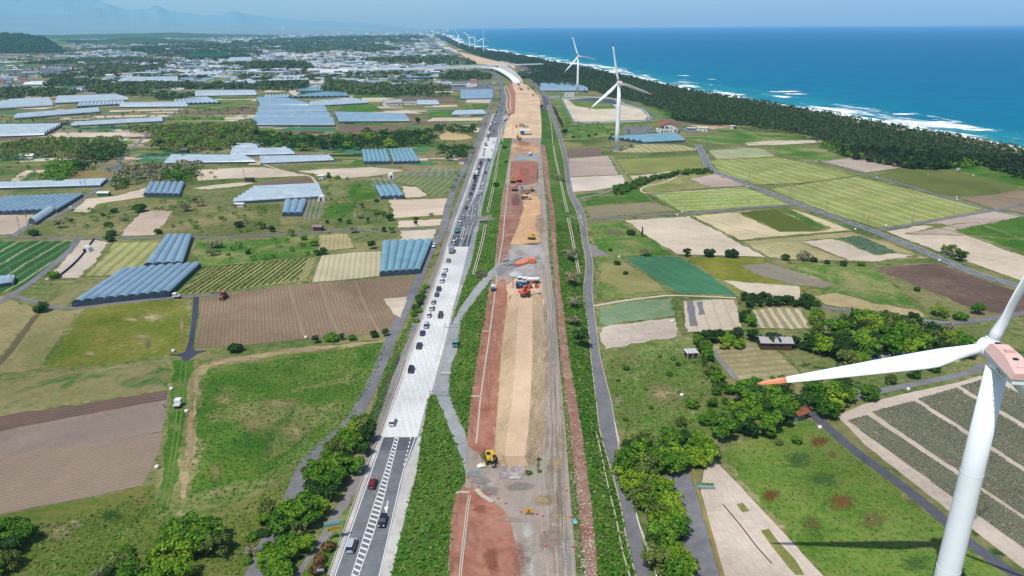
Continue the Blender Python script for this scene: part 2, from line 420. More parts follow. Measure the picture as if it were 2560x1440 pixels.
# open water beyond the cape
q = len(V); e0 = CW[0]
for k, d in enumerate(lev): V.append((e0.x + d * .93, far * 1.05, .25)); at.append(0)
for k in range(m - 1): F.append((k + 1, k, q + k, q + k + 1))
o = mesh_obj('sea', V, F, m_sea); fixn(o)
at_ = o.data.attributes.new('shallow', 'FLOAT', 'POINT'); at_.data.foreach_set('value', at); tag(o, kind='structure')
if o.data.polygons[0].normal.z < 0: o.data.flip_normals()
# surf: broken white water along the beach
a = NB('surf_foam'); uv = a.n('ShaderNodeUVMap').outputs[0]; su = a.n('ShaderNodeSeparateXYZ', {0: uv})
mp = a.n('ShaderNodeMapping', {'Vector': uv, 'Scale': (.0065, 3.4, 1)}).outputs[0]
n1 = a.noise(1.0, 6, .62, .6, mp); n2 = a.noise(.03, 5, .7)
v = su.outputs[1]
env = a.ramp(v, [(0, (1, 1, 1, 1)), (.10, (.55, .55, .55, 1)), (.3, (.5, .5, .5, 1)), (.62, (.36, .36, .36, 1)), (1, (0, 0, 0, 1))])
bs = a.noise(.0022, 3, .6)
f = a.math('ADD', a.math('ADD', a.math('MULTIPLY', n1, 1.0), a.math('MULTIPLY', n2, .35)), a.math('ADD', a.math('MULTIPLY', env, .62), a.math('MULTIPLY', bs, .55)))
f = a.mapr(f, 1.22, 1.36)
a.col((.86, .9, .92, 1)); a.b.inputs['Roughness'].default_value = .8
tr = a.n('ShaderNodeBsdfTransparent'); mx = a.n('ShaderNodeMixShader', {0: f, 1: tr.outputs[0], 2: a.b.outputs[0]})
a.t.links.new(mx.outputs[0], a.t.nodes['Material Output'].inputs['Surface'])
V = []; F = []; UVs = []; s = 0
for i, p in enumerate(CW):
    if i: s += (p - CW[i - 1]).length
    for k in range(5):
        d = -6 + k * 34; V.append((p.x + d * .93, p.y + d * .36, .5 + p.y * 1.5e-4)); UVs.append((s, k / 4))
for i in range(len(CW) - 1):
    for k in range(4): F.append((i * 5 + k, i * 5 + k + 1, (i + 1) * 5 + k + 1, (i + 1) * 5 + k))
o = mesh_obj('surf', V, F, a.m); ul = o.data.uv_layers.new(name='UVMap')
for lp in o.data.loops: ul.data[lp.index].uv = UVs[lp.vertex_index]
tag(o, kind='structure')
m_beach = field('beach_sand', [S(206, 192, 168), S(222, 208, 184)], .05, .01, .1)
V = []; F = []
for p in CW: V += [(p.x - 26, p.y - 10, .3), (p.x + 5, p.y + 2, .34)]
tag(mesh_obj('beach', V, [(2 * i, 2 * i + 1, 2 * i + 3, 2 * i + 2) for i in range(len(CW) - 1)], m_beach), kind='structure')
a = NB('foam_streak'); n1 = a.noise(.07, 6, .75, 1.0); at = a.n('ShaderNodeAttribute', attribute_name='edge').outputs['Fac']
f = a.mapr(a.math('ADD', at, a.math('MULTIPLY', a.math('SUBTRACT', n1, .5), 2.4)), .38, .8)
a.col((.86, .9, .92, 1)); tr = a.n('ShaderNodeBsdfTransparent'); mx = a.n('ShaderNodeMixShader', {0: f, 1: tr.outputs[0], 2: a.b.outputs[0]})
a.t.links.new(mx.outputs[0], a.t.nodes['Material Output'].inputs['Surface'])
_ca[(tuple((.86, .9, .92, 1)), .5, 9)] = a.m
for (x, y, rx, ry) in [(1960, 230, 64, 3.4), (1990, 236, 46, 2.6), (1712, 190, 30, 1.4), (1780, 199, 20, .9), (2260, 286, 56, 3.4), (2350, 306, 80, 4), (2450, 325, 80, 4)]:
    blotch('foam_patch', x, y, rx, ry, (.86, .9, .92, 1), z=.7, layer=4, thr=.5, sc_=9)

# ------------------------------------------------------------------ the national road
sidL = [(1500, 812), (1440, 820), (1271, 880), (1172, 915), (1080, 952), (1000, 978), (945, 998), (900, 1013), (807, 1049), (720, 1079), (660, 1101), (618, 1114), (560, 1133), (500, 1155), (440, 1176), (400, 1190), (360, 1203), (320, 1219), (285, 1233)]
carL = [(1500, 816), (1440, 834), (1300, 883), (1180, 925), (1095, 955), (1000, 990), (945, 1010), (900, 1024), (850, 1043), (810, 1055), (720, 1087), (660, 1108), (618, 1120), (560, 1138), (500, 1162), (440, 1183), (400, 1196), (360, 1208), (320, 1222), (285, 1237), (262, 1247), (245, 1249), (230, 1248), (215, 1246), (200, 1240), (190, 1232), (180, 1226), (172, 1214)]
carR = [(1500, 925), (1440, 950), (1300, 983), (1180, 1010), (1095, 1044), (1000, 1068), (985, 1078), (945, 1090), (900, 1101), (850, 1116), (810, 1124), (770, 1133), (720, 1147), (660, 1162), (618, 1172), (600, 1177), (575, 1184), (560, 1192), (545, 1197), (520, 1199), (500, 1203), (460, 1213), (440, 1217), (400, 1228), (360, 1239), (320, 1251), (285, 1262), (262, 1268), (245, 1266), (230, 1263), (215, 1259), (200, 1252), (190, 1246), (180, 1238), (172, 1228)]
shR = [(1500, 962), (1440, 978), (1300, 1011), (1180, 1042), (1095, 1053), (1000, 1071), (985, 1084), (945, 1096), (900, 1106), (850, 1120), (810, 1128), (770, 1140), (720, 1156), (660, 1178), (618, 1186), (590, 1192), (560, 1200), (520, 1206), (480, 1216), (440, 1226), (400, 1236), (360, 1249), (320, 1262), (285, 1272)]
strip('road', carL, carR, m_road, layer=4, n=2)
strip('road_shoulder', carR, shR, m_concs, layer=5, n=1, y0=1500, y1=1095)
strip('road_shoulder', carR, shR, m_grav, layer=3, n=1, y0=1095, y1=285)
strip('road_paving', carL, carR, m_conc, layer=6, n=2, y0=1094, y1=618)
strip('road_paving', carL, carR, m_conc, layer=6, n=2, y0=397, y1=345)
strip('road_patch', [(1126, 946), (1095, 956)], [(1126, 1030), (1095, 1041)], m_asphd, layer=6)
strip('road_patch', [(618, 1120), (590, 1129)], [(618, 1172), (590, 1180)], m_asphd, layer=6)
m_side = field('pavement_asphalt', [S(128, 122, 120), S(142, 136, 134), S(156, 150, 146)], .4, .07, .05, rough=.9)
sidLL = [(1240, 862), (1165, 893), (1080, 933), (1000, 962), (945, 980), (900, 1000), (850, 1017), (800, 1032), (785, 1048), (720, 1066), (660, 1090), (618, 1104), (560, 1124), (500, 1144), (440, 1166), (400, 1181), (360, 1196), (320, 1212), (285, 1226)]
strip('pavement', sidLL, sidL, m_side, layer=4, y0=1240)
strip('road_shoulder', sidL, carL, m_concs, layer=3)
# the pavement bends off behind the verge
V = [(1240, 862), (1260, 846), (1290, 826), (1320, 812), (1360, 790), (1400, 762), (1440, 732), (1520, 690)]
W_ = [(1240, 880), (1268, 872), (1275, 862), (1300, 846), (1330, 834), (1375, 796), (1440, 752), (1520, 706)]
strip('pavement', V, W_, m_side, layer=4)
# kerb with the drain line between the pavement and the road
road('kerb', [(x, y) for y, x in [(1500, 806)] + sidL[1:-6]], .22, m_curb, layer=6, thick=.14)
road('drain_line', [(x + 1.6, y) for y, x in sidL[:8]], .12, plain('drain_dark', S(60, 58, 60), .9), layer=6.4)
road('kerb', [(x, y) for y, x in shR[4:14]], .2, m_curb, layer=7, thick=.1)
def mark(tab, w_, dash=None, lay=8, z=0): return road('road_marking', [(x, y) for y, x in tab], w_, m_white, layer=lay, dash=dash, z=z)
Lw = [(1500, 817), (1440, 838), (1300, 887), (1180, 929), (1095, 958), (1000, 993), (945, 1012), (900, 1027), (850, 1046), (810, 1058), (720, 1090), (618, 1123), (560, 1141), (500, 1165), (440, 1186), (400, 1199), (360, 1211), (320, 1225), (285, 1240), (262, 1249), (245, 1251), (230, 1250), (215, 1248)]
Rw = [(1500, 930), (1440, 948), (1300, 980), (1230, 996), (1180, 1008), (1095, 1038), (1000, 1064), (945, 1084)]
mark(Lw, .24); mark(Rw, .22)
mark([(1165, 1010), (1095, 1027), (1000, 1046), (920, 1062), (850, 1077)], .32, (1.1, 1.1))
Rw2 = [(900, 1098), (810, 1121), (720, 1144), (618, 1168), (560, 1183)]
mark([(940, 1086), (900, 1094), (880, 1098)], .2)
mark([(618, 1166), (590, 1172), (565, 1180), (558, 1184)], .2); mark([(540, 1196), (500, 1200), (440, 1214), (400, 1225), (360, 1236), (320, 1248), (285, 1259), (262, 1265), (245, 1263), (230, 1260)], .22)
# centre chevrons near the camera
hL = [(1500, 862), (1440, 879), (1300, 923), (1180, 962), (1095, 988), (1060, 998)]
hR = [(1500, 882), (1440, 897), (1300, 945), (1180, 976), (1095, 997), (1060, 1006)]
mark(hL, .18); mark(hR, .18)
y = 1500.; V = []; F = []
a0 = G(E(hL, 1500)[0], 1500); tot = 0; Yw = a0.y
while Yw < G(1000, 1060).y:
    ya = 1500 - 1; lo, hi = 1060., 1500.
    for _ in range(18):
        mid = (lo + hi) / 2
        if G(950, mid).y > Yw: lo = mid
        else: hi = mid
    l = G(E(hL, lo)[0], lo); r = G(E(hR, lo)[0], lo); k = len(V)
    V += [l, r - Vector((0, .95, 0)), r + Vector((0, -.35, 0)), l + Vector((0, .6, 0))]; F.append((k, k + 1, k + 2, k + 3)); Yw += 1.75
for v in V: v.z = zl(8, v.y)
tag(mesh_obj('road_marking', V, F, m_white), kind='structure')
mark([(1060, 1002), (985, 1023), (900, 1050), (810, 1080), (760, 1095), (720, 1110), (660, 1130), (640, 1136)], .30, (.9, .8))
mark([(985, 1060), (900, 1077), (830, 1092), (760, 1105), (720, 1120)], .2, (5, 4))
mark([(910, 1088), (815, 1111)], 1.0, (.5, .6))
mark([(905, 1086), (815, 1107)], .2); mark([(905, 1091), (815, 1114)], .2)
# turning lanes around the junction
for t in ([(618, 1148), (590, 1157), (567, 1161), (566, 1170), (590, 1164), (618, 1151)], [(600, 1149), (568, 1158)], [(549, 1164), (525, 1171), (515, 1176)], [(549, 1164), (550, 1176), (530, 1181), (515, 1183)], [(515, 1176), (470, 1191), (440, 1200), (410, 1210), (380, 1222)], [(515, 1178), (485, 1194), (440, 1206), (415, 1213), (380, 1224)]): mark(t, .2)
strip('road_hatching', [(512, 1176), (485, 1187), (440, 1201), (405, 1211)], [(512, 1177), (485, 1193), (440, 1206), (405, 1214)], field('hatch_paint', [S(150, 152, 156), S(160, 162, 166)], .3, .05, 0, stripe=(R(12), 1.7, S(238, 238, 238), .42, .05, 1)), layer=8)
V = []; F = []
def arrow(x, y, s=1.0, back=0):
    p = G(x, y); q = G(x + 6, y - 20); d = (q - p); d.z = 0; d.normalize(); r = Vector((d.y, -d.x, 0))
    if back: d = -d
    k = len(V); z = Vector((0, 0, zl(8.5, p.y)))
    for u, v in ((-.12, -1.6), (.12, -1.6), (.12, .4), (-.12, .4), (-.5, .4), (.5, .4), (0, 1.7)): V.append(p + r * u * s + d * v * s + z)
    F.extend([(k, k + 1, k + 2, k + 3), (k + 4, k + 5, k + 6)])
for x, y in ((1141, 598), (1156, 598), (1162, 575), (1171, 541), (1185, 541), (1174, 524), (1189, 524), (1177, 508), (1193, 508), (1205, 478)): arrow(x, y, 1.2, x > 1183)
arrow(965, 1283, 1.5, 1); arrow(967, 1266, 1.2, 1)
tag(mesh_obj('road_marking', V, F, m_white), kind='structure')

# ------------------------------------------------------------------ the raised construction strip
ZC = 2.5; ZU = 6.0
redL = [(1520, 1112, ZC), (1440, 1119, ZC), (1300, 1127, ZC), (1240, 1141, ZC), (1205, 1164, ZC), (1180, 1164, ZC), (1130, 1166, ZC), (1080, 1170, ZC), (1000, 1177, ZC), (900, 1192, ZC), (830, 1205, ZC), (760, 1217, ZC), (720, 1223, ZC), (690, 1231, ZC), (660, 1237, ZC), (600, 1242, ZC), (540, 1250, ZC), (500, 1253, ZC), (460, 1262, ZC), (400, 1272, ZC), (360, 1278, ZC), (335, 1281, 3.2), (310, 1284, 4.6), (285, 1287, ZU), (250, 1289, ZU), (230, 1288, ZU), (215, 1281, ZU), (206, 1282, ZU)]
haulR = [(1520, 1446, ZC), (1440, 1441, ZC), (1350, 1435, ZC), (1260, 1428, ZC), (1170, 1420, ZC), (1080, 1410, ZC), (1000, 1404, ZC), (900, 1396, ZC), (800, 1390, ZC), (720, 1381, ZC), (660, 1374, ZC), (600, 1370, ZC), (540, 1367, ZC), (480, 1362, ZC), (420, 1356, ZC), (360, 1352, ZC), (335, 1354, 3.2), (310, 1354, 4.6), (285, 1352, ZU), (262, 1350, ZU), (250, 1351, ZU), (235, 1341, ZU), (225, 1331, ZU), (212, 1316, ZU), (206, 1307, ZU)]
strip('construction_ground', redL, haulR, m_haul, n=6, y0=1520, y1=345)
strip('construction_ground', redL, haulR, m_tan, n=4, y0=345, y1=206)
jL = [(1520, 1464, 2.2), (1440, 1462, 2.2), (1260, 1444, 2.2), (1170, 1432, 2.2), (1080, 1427, 2.2), (1000, 1416, 2.2), (900, 1401, 2.2), (800, 1395, 2.2), (720, 1388, 2.3), (660, 1384, 2.3), (600, 1379, 2.3), (540, 1377, 2.3), (480, 1367, 2.4), (420, 1358, 2.4), (360, 1353, 2.4)]
jR = [(1520, 1500, 1.9), (1440, 1495, 1.9), (1260, 1480, 1.9), (1170, 1467, 1.9), (1080, 1455, 1.9), (1000, 1442, 1.9), (900, 1424, 1.9), (800, 1412, 1.9), (720, 1401, 2), (660, 1396, 2), (600, 1390, 2), (540, 1388, 2), (480, 1377, 2.2), (420, 1371, 2.2), (360, 1362, 2.2)]
rdL = [(1520, 1606, .1), (1440, 1586, .1), (1260, 1547, .1), (1170, 1524, .1), (1080, 1497, .1), (1000, 1488, .1), (900, 1475, .1), (800, 1468, .1), (720, 1457, .1), (660, 1462, .1), (600, 1452, .1), (550, 1445, .1), (520, 1434, .1), (480, 1418, .1), (440, 1412, .1), (400, 1407, .1), (360, 1397, .1), (330, 1390, .1), (300, 1378, .1), (275, 1370, .1), (262, 1365, .1)]
weeds = field('weedy_edge', [S(70, 96, 46), S(104, 122, 70), S(176, 168, 136)], 1.3, .2, .8)
strip('embankment_edge', haulR, jL, weeds, n=2, y0=1520, y1=362)
strip('embankment_edge', jL, jR, m_redr, n=3, y0=1520, y1=362, jit=.35)
strip('embankment_slope', jR, rdL, m_slope, n=5, y0=1520, y1=362, jit=.3)
strip('embankment_slope', haulR, rdL, m_vivid, n=4, y0=362, y1=275, jit=.3)
gL = [(1180, 1164, ZC), (1130, 1147, 2.0), (1080, 1127, 1.4), (1030, 1107, .8), (985, 1087, .2)]
slL = [(1520, 1108, ZC), (1440, 1119, ZC), (1300, 1127, ZC), (1240, 1141, ZC), (1205, 1164, ZC)] + gL
shz = [(y, x, .1) for y, x in shR]
strip('embankment_slope', shz, slL, m_slope, n=5, y0=1520, y1=990, jit=.4)
gR = [(1110, 1170, 1.8), (1080, 1162, 1.4), (1030, 1138, .8), (985, 1122, .2), (930, 1126, .2), (905, 1132, .2), (880, 1143, .2), (820, 1150, .2), (805, 1150, .2), (770, 1172, .9), (720, 1211, 1.9), (695, 1229, ZC)]
strip('embankment_slope', gR, redL, m_slope, n=4, y0=1110, y1=695, jit=.4)
gL2 = [(812, 1129, .2), (805, 1132, .2), (770, 1150, .9), (720, 1186, 1.9), (690, 1212, ZC), (665, 1237, ZC), (600, 1242, ZC), (540, 1250, ZC), (500, 1253, ZC), (460, 1262, ZC), (400, 1272, ZC), (360, 1278, ZC), (335, 1280, 3), (310, 1283, 4.6), (285, 1287, ZU)]
strip('embankment_slope', shz, gL2, m_vivid, n=5, y0=812, y1=345, jit=.4)
strip('embankment_slope', [(345, 1256, .1), (320, 1262, .1), (300, 1268, .1), (285, 1274, .1)], [(345, 1280, 3), (320, 1282, 4), (300, 1285, 5), (285, 1287, ZU)], m_tan, n=3, jit=.4)
rU = [(285, 1268, 1), (270, 1266, 1), (262, 1266, 1), (245, 1270, 1), (230, 1268, 1), (218, 1268, 1), (212, 1275, 2), (206, 1278, 3)]
strip('embankment_slope', rU, [(285, 1293, ZU + .1), (262, 1293, ZU + .1), (245, 1294, ZU + .1), (230, 1290, ZU + .1), (218, 1284, ZU + .1), (212, 1281, ZU + .1), (206, 1282, ZU + .1)], m_red, n=4)
strip('embankment_slope', [(262, 1350, ZU), (250, 1351, ZU), (235, 1341, ZU)], [(262, 1358, .3), (250, 1358, .3), (235, 1348, .3)], m_orng, n=2)
# gravel haul roads on the slope and the lay-by beside the road
strip('gravel_track', [(1190, 1165, ZC + .05)] + gL, [(1190, 1210, ZC + .05), (1180, 1207, ZC + .05), (1130, 1181, 2.05), (1110, 1171, 1.85), (1080, 1163, 1.45), (1030, 1139, .85), (985, 1123, .25)], m_grav, layer=1, n=2)
strip('gravel_track', gL2, [(812, 1150, .2), (805, 1151, .2), (770, 1173, .95), (720, 1212, 1.95), (695, 1230, ZC + .05), (665, 1250, ZC + .05)], m_grav, layer=1, n=2, y0=812, y1=665)
poly('lay_by', [(1084, 988), (1092, 945), (1103, 900), (1114, 850), (1124, 810), (1150, 806), (1151, 820), (1143, 880), (1131, 905), (1126, 930), (1122, 988)], m_grav, layer=6, jit=.2)
# what lies on the raised strip
Z = ZC
poly('red_soil_bed', [(1048, 1900), (1119, 1440), (1127, 1300), (1141, 1240), (1155, 1217), (1200, 1224), (1240, 1256), (1272, 1290), (1290, 1350), (1300, 1440), (1325, 1900)], m_red, 1.5, Z)
poly('red_soil_bed', [(1168, 1115), (1170, 1080), (1177, 1000), (1192, 900), (1205, 830), (1217, 762), (1226, 712), (1262, 697), (1270, 740), (1262, 800), (1251, 900), (1246, 1000), (1240, 1080), (1240, 1150), (1216, 1160), (1195, 1135)], m_red, 1.5, Z)
poly('red_soil_bed', [(1242, 658), (1243, 600), (1250, 540), (1262, 460), (1274, 462), (1305, 490), (1308, 520), (1296, 560), (1280, 600), (1274, 640), (1262, 655)], m_redr, 1.5, Z)
poly('red_soil_bed', [(1275, 461), (1277, 404), (1341, 404), (1344, 455), (1320, 462)], field('red_rows', [S(158, 100, 84), S(170, 116, 98)], .4, .08, .1, stripe=(R(88), 2.2, S(180, 130, 112), .3, .12, .35)), 1.5, Z)
poly('red_soil_bed', [(1278, 402), (1281, 356), (1340, 356), (1348, 382), (1346, 402)], field('mixed_spoil', [S(164, 114, 88), S(196, 144, 108), S(208, 166, 128), S(172, 160, 150)], .12, .06, .2), 1.5, Z)
poly('orange_fill_bed', [(1276, 612), (1284, 590), (1298, 560), (1310, 520), (1308, 485), (1335, 480), (1350, 500), (1352, 560), (1351, 600), (1340, 610)], m_orng, 1.6, Z)
poly('gravel_bed', [(1282, 402), (1290, 386), (1345, 384), (1348, 400)], m_grav, 2, Z)
poly('gravel_bed', [(1275, 650), (1272, 625), (1300, 614), (1352, 612), (1362, 640), (1366, 690), (1335, 692), (1300, 690), (1262, 684)], field('wet_gravel', [S(150, 144, 140), S(170, 164, 160), S(186, 180, 174)], .2, .06, .1), 1.6, Z)
poly('dark_track', [(1240, 672), (1258, 660), (1300, 652), (1345, 640), (1350, 645), (1310, 662), (1278, 675), (1245, 690)], field('dark_mud', [S(112, 110, 118), S(134, 132, 138), S(150, 146, 148)], .25, .08, .1), 2, Z)
poly('tan_bed', [(1262, 780), (1264, 715), (1300, 690), (1350, 682), (1362, 720), (1364, 790)], m_tan, 1.4, Z)
for (x, y, rx, ry, c) in [(1186, 1186, 30, 16, (150, 152, 154)), (1208, 1204, 30, 12, (148, 146, 144)), (1250, 1090, 9, 70, (190, 140, 116)), (1222, 940, 10, 90, (186, 134, 112)), (1236, 840, 10, 60, (188, 140, 118)), (1180, 1340, 30, 40, (182, 132, 112)), (1230, 1400, 30, 50, (150, 92, 74)), (1200, 1270, 30, 20, (150, 92, 76)), (1300, 300, 16, 30, (200, 170, 140)), (1325, 280, 14, 30, (206, 178, 150)), (1310, 360, 26, 10, (176, 130, 100)), (1300, 375, 16, 8, (190, 160, 136)), (1310, 430, 20, 16, (176, 112, 92)), (1318, 330, 28, 14, (206, 178, 148)), (1372, 1200, 14, 60, (172, 158, 144)), (1400, 1240, 10, 90, (150, 136, 124)), (1378, 960, 5, 120, (176, 164, 152)), (1345, 660, 16, 26, (184, 176, 166)), (1300, 632, 20, 10, (176, 166, 156)), (1318, 1330, 26, 70, (206, 200, 190)), (1330, 1425, 24, 60, (206, 198, 188)), (1390, 1160, 26, 30, (184, 160, 126)), (1360, 1250, 44, 22, (184, 160, 122)), (1300, 1216, 70, 14, (150, 140, 128)), (1230, 1226, 34, 20, (150, 142, 136)), (1400, 1100, 16, 30, (178, 160, 136)), (1392, 1290, 30, 30, (178, 160, 132)), (1380, 1350, 40, 50, (158, 142, 130)), (1385, 800, 10, 120, (170, 160, 152)), (1300, 1392, 26, 60, (164, 120, 104)), (1270, 1300, 60, 10, (176, 158, 142)), (1420, 1380, 14, 80, (170, 164, 160)), (1210, 1140, 12, 22, (88, 116, 50)), (1345, 1160, 8, 36, (84, 112, 50)), (1350, 560, 16, 40, (176, 152, 124)), (1290, 500, 18, 22, (130, 96, 88)), (1316, 480, 30, 10, (150, 116, 96)), (1330, 610, 26, 5, (70, 96, 44)), (1344, 430, 3, 34, (76, 98, 50))]:
    blotch('soil_patch', x, y, rx, ry, S(*c), z=Z, layer=3.2, sc_=.25)
poly('old_concrete_slab', [(1248, 1196), (1254, 1158), (1311, 1163), (1306, 1200)], field('broken_slab', [S(140, 128, 130), S(168, 156, 154), S(206, 196, 190)], .9, .2, .4), 5, Z)
road('dirt_kerb', [(1190, 1224), (1206, 1240), (1232, 1256)], 1.2, m_curb, 3.4, Z + .02, thick=.12)
# the long sand mound
mB = [(1166, 1262, 2.5), (1152, 1238, 2.5), (1080, 1238, 2.5), (1000, 1245, 2.5), (900, 1251, 2.5), (800, 1262, 2.5), (752, 1272, 2.5), (726, 1284, 2.5)]
mE = [(1166, 1266, 2.6), (1140, 1262, 5.4), (1080, 1268, 5.6), (1000, 1280, 5.6), (900, 1288, 5.6), (800, 1294, 5.4), (752, 1296, 4.0), (726, 1298, 2.6)]
mF = [(1166, 1322, 2.6), (1140, 1312, 5.4), (1080, 1321, 5.6), (1000, 1326, 5.6), (900, 1331, 5.6), (800, 1331, 5.4), (752, 1330, 4.0), (726, 1330, 2.6)]
mG = [(1166, 1326, 2.5), (1152, 1342, 2.5), (1080, 1360, 2.5), (1000, 1362, 2.5), (900, 1364, 2.5), (800, 1361, 2.5), (752, 1356, 2.5), (726, 1345, 2.5)]
m_mtop = field('packed_sand', [S(218, 188, 158), S(222, 190, 158), S(230, 202, 172)], .3, .05, .08, stripe=(R(90), .9, S(210, 180, 150), .4, .1, .12))
m_mside = field('raked_sand', [S(200, 170, 136), S(216, 188, 154), S(230, 206, 172)], .45, .06, .8, stripe=(R(25), 1.1, S(184, 150, 112), .35, .12, .5))
strip('sand_mound', mB, mE, m_mside, layer=1, n=4, jit=.25); strip('sand_mound', mE, mF, m_mtop, layer=1, n=5, jit=.12); strip('sand_mound', mF, mG, m_mside, layer=1, n=5, jit=.3)
# concrete gutters
def gutter(tab, w_=.42, th=.14): return road('gutter', tab, w_, m_curb, layer=2.5, thick=th)
for off in (0, 5):
    gutter([(1147 + off, 1500, Z), (1148 + off, 1440, Z), (1168 + off, 1260, Z), (1172 + off, 1240, Z)], .28)
gutter([(1140, 1234, Z), (1150, 1231, Z), (1174, 1232, Z)], .7)
gutter([(1191, 1110, Z), (1194, 1080, Z), (1202, 993, Z), (1215, 900, Z), (1225, 830, Z), (1239, 720, Z), (1243, 690, Z)], .5)
gutter([(1257, 600, Z), (1262, 540, Z), (1268, 480, Z), (1272, 440, Z), (1276, 400, Z)], .6); gutter([(1245, 665, Z), (1257, 600, Z)], .6)
for a_ in ([(1180, 991, Z), (1203, 992, Z)], [(1207, 829, Z), (1226, 829, Z)], [(1250, 540, Z), (1263, 539, Z)], [(1262, 459, Z), (1273, 457, Z)], [(1273, 400, Z), (1280, 400, Z)]): gutter(a_, .8)
def slope_z(t): return ZC * (1 - t) + .1 * t
for off in (0, 5):
    gutter([(1382 + off * .5, 364, 1.2), (1388 + off * .6, 400, 1.3), (1401 + off * .7, 460, 1.3), (1416 + off, 532, 1.35)], .45); gutter([(1418 + off, 545, 1.35), (1427 + off, 590, 1.4), (1437 + off, 642, 1.4), (1446 + off, 687, 1.4)], .45)
    gutter([(1181 + off, 687, 1.1), (1202 + off, 610, 1.3), (1211 + off, 562, 1.4)], .45); gutter([(1217 + off, 532, 1.3), (1235 + off * .8, 450, 1.4), (1246 + off * .6, 385, 1.4), (1252 + off * .5, 362, 1.4)], .45)
gutter([(1368, 262, 1), (1373, 290, 1.2), (1378, 310, 1.2), (1382, 360, 1.3)], .6)
for t in ([(1272, 285, 1.2), (1266, 265, 1.2), (1268, 245, 1.2), (1262, 225, 1.2), (1262, 216, 1.2)], [(1277, 280, 3), (1276, 262, 3), (1276, 240, 3), (1269, 225, 3), (1266, 214, 3)]): gutter(t, 1.6, .4)
gutter([(1275, 288, 2), (1266, 300, 1), (1255, 311, .8), (1255, 340, .8), (1257, 354, .8)], 1.0, .3)
gutter([(1251, 312, .6), (1247, 320, .5), (1249, 358, .5)], 1.0, .3)
gutter([(1341, 230, 3), (1350, 240, 2), (1354, 252, 1.5), (1356, 262, 1), (1348, 266, 1)], 1.4, .4)
poly('culvert_wall', [(1258, 301), (1258, 291), (1268, 291), (1272, 288), (1262, 300)], m_conc2, 4, 2.5, jit=0)
# the junction spur and its slope path
m_spur = m_side
strip('side_road', [(566, 1192, .15), (556, 1200, .2), (545, 1198, .2)], [(566, 1201, .3), (556, 1225, 1.0), (545, 1238, 2.0)], m_spur, layer=3, n=3)
poly('side_road', [(1196, 556), (1230, 553), (1247, 532), (1240, 535), (1212, 543), (1197, 545)], m_spur, 12, .9, jit=.1)
# ------------------------------------------------------------------ right-hand lane
rR = [(1520, 1642), (1440, 1628), (1355, 1604), (1260, 1582), (1170, 1557), (1080, 1540), (1000, 1527), (900, 1502), (820, 1491), (760, 1483), (720, 1480), (660, 1482), (600, 1470), (550, 1464), (520, 1455), (480, 1432), (440, 1425), (400, 1419), (360, 1409), (320, 1397), (290, 1389), (265, 1380), (245, 1372), (225, 1358), (205, 1337), (190, 1313), (175, 1290), (162, 1268)]
rL = [(1520, 1606), (1440, 1589), (1355, 1567), (1260, 1550), (1170, 1526), (1080, 1500), (1000, 1490), (900, 1478), (820, 1471), (760, 1461), (720, 1459), (660, 1465), (600, 1455), (550, 1448), (520, 1437), (480, 1420), (440, 1414), (400, 1409), (360, 1399), (320, 1387), (290, 1379), (265, 1371), (245, 1362), (225, 1347), (205, 1325), (190, 1303), (175, 1282), (162, 1262)]
strip('lane', rL, rR, m_asph, layer=3, n=1)
m_side2 = m_curb
road('kerb', [(x, y) for y, x in rL[:-6]], .25, m_curb, layer=4, thick=.1)
road('kerb', [(x, y) for y, x in rR[3:20]], .25, m_curb, layer=4, thick=.12)
road('guard_rail', [(1536, 1060), (1541, 1080), (1548, 1112)], .18, m_white, 4, thick=.8, kind='structure')
for t in ([(1590, 1290), (1598, 1320), (1612, 1358), (1627, 1393)], [(1636, 1428), (1642, 1450), (1648, 1475)]): road('guard_rail', t, .2, m_white, 4, thick=.8)
gutter([(1490, 1080, .8), (1502, 1130, .7), (1512, 1180, .7), (1527, 1245, .6), (1541, 1300, .6), (1554, 1370, .5), (1574, 1440, .4), (1590, 1500, .4)], .3)
strip('lane', [(275, 1355), (262, 1349), (250, 1347), (240, 1345)], [(275, 1362), (262, 1372), (250, 1370), (240, 1362)], m_asphd, layer=4.4)
m_l = m_asph
poly('side_road', [(1474, 612), (1478, 636), (1484, 642), (1528, 638), (1500, 626), (1482, 612)], m_side, 2.6, jit=.1)
road('side_road', [(1440, 500), (1470, 492), (1500, 486), (1540, 472)], 2.6, m_side, 2.6)
road('side_road', [(1398, 532, .9), (1418, 540, .6), (1440, 547), (1458, 549)], 2.8, m_side, 3.4)
for y in (538, 541, 544, 554, 558, 562): road('road_marking', [(1450 + (y - 538) * .25, y), (1452 + (y - 538) * .25, y + 1.6)], .6, m_white, 5)

# ------------------------------------------------------------------ the other lanes and tracks
pR = [(1744, 362), (1752, 376), (1762, 398), (1771, 416), (1792, 432), (1830, 446), (1880, 467), (1945, 490), (1990, 508), (2080, 541), (2190, 581), (2300, 625), (2430, 680), (2550, 717), (2700, 765)]
road('country_road', pR, 6.2, m_road, 3); 
for o_ in (-2.6, 2.6): road('road_marking', pR, .2, m_white, 4.5, off=o_)
road('road_marking', pR, .22, m_white, 4.5, dash=(4.5, 4.5))
road('country_road', [(1466, 549), (1560, 542), (1660, 537), (1740, 532), (1850, 522), (1985, 512)], 3.6, m_asph, 2.6)
road('country_road', [(2192, 576), (2280, 562), (2370, 546), (2470, 529), (2600, 505)], 3.6, m_asph, 2.6)
road('country_road', [(2180, 440), (2260, 462), (2370, 496), (2470, 524), (2600, 548)], 3.4, m_asph, 2.8)
road('country_road', [(2050, 404), (2100, 416), (2180, 440)], 3, m_asph, 2.5)
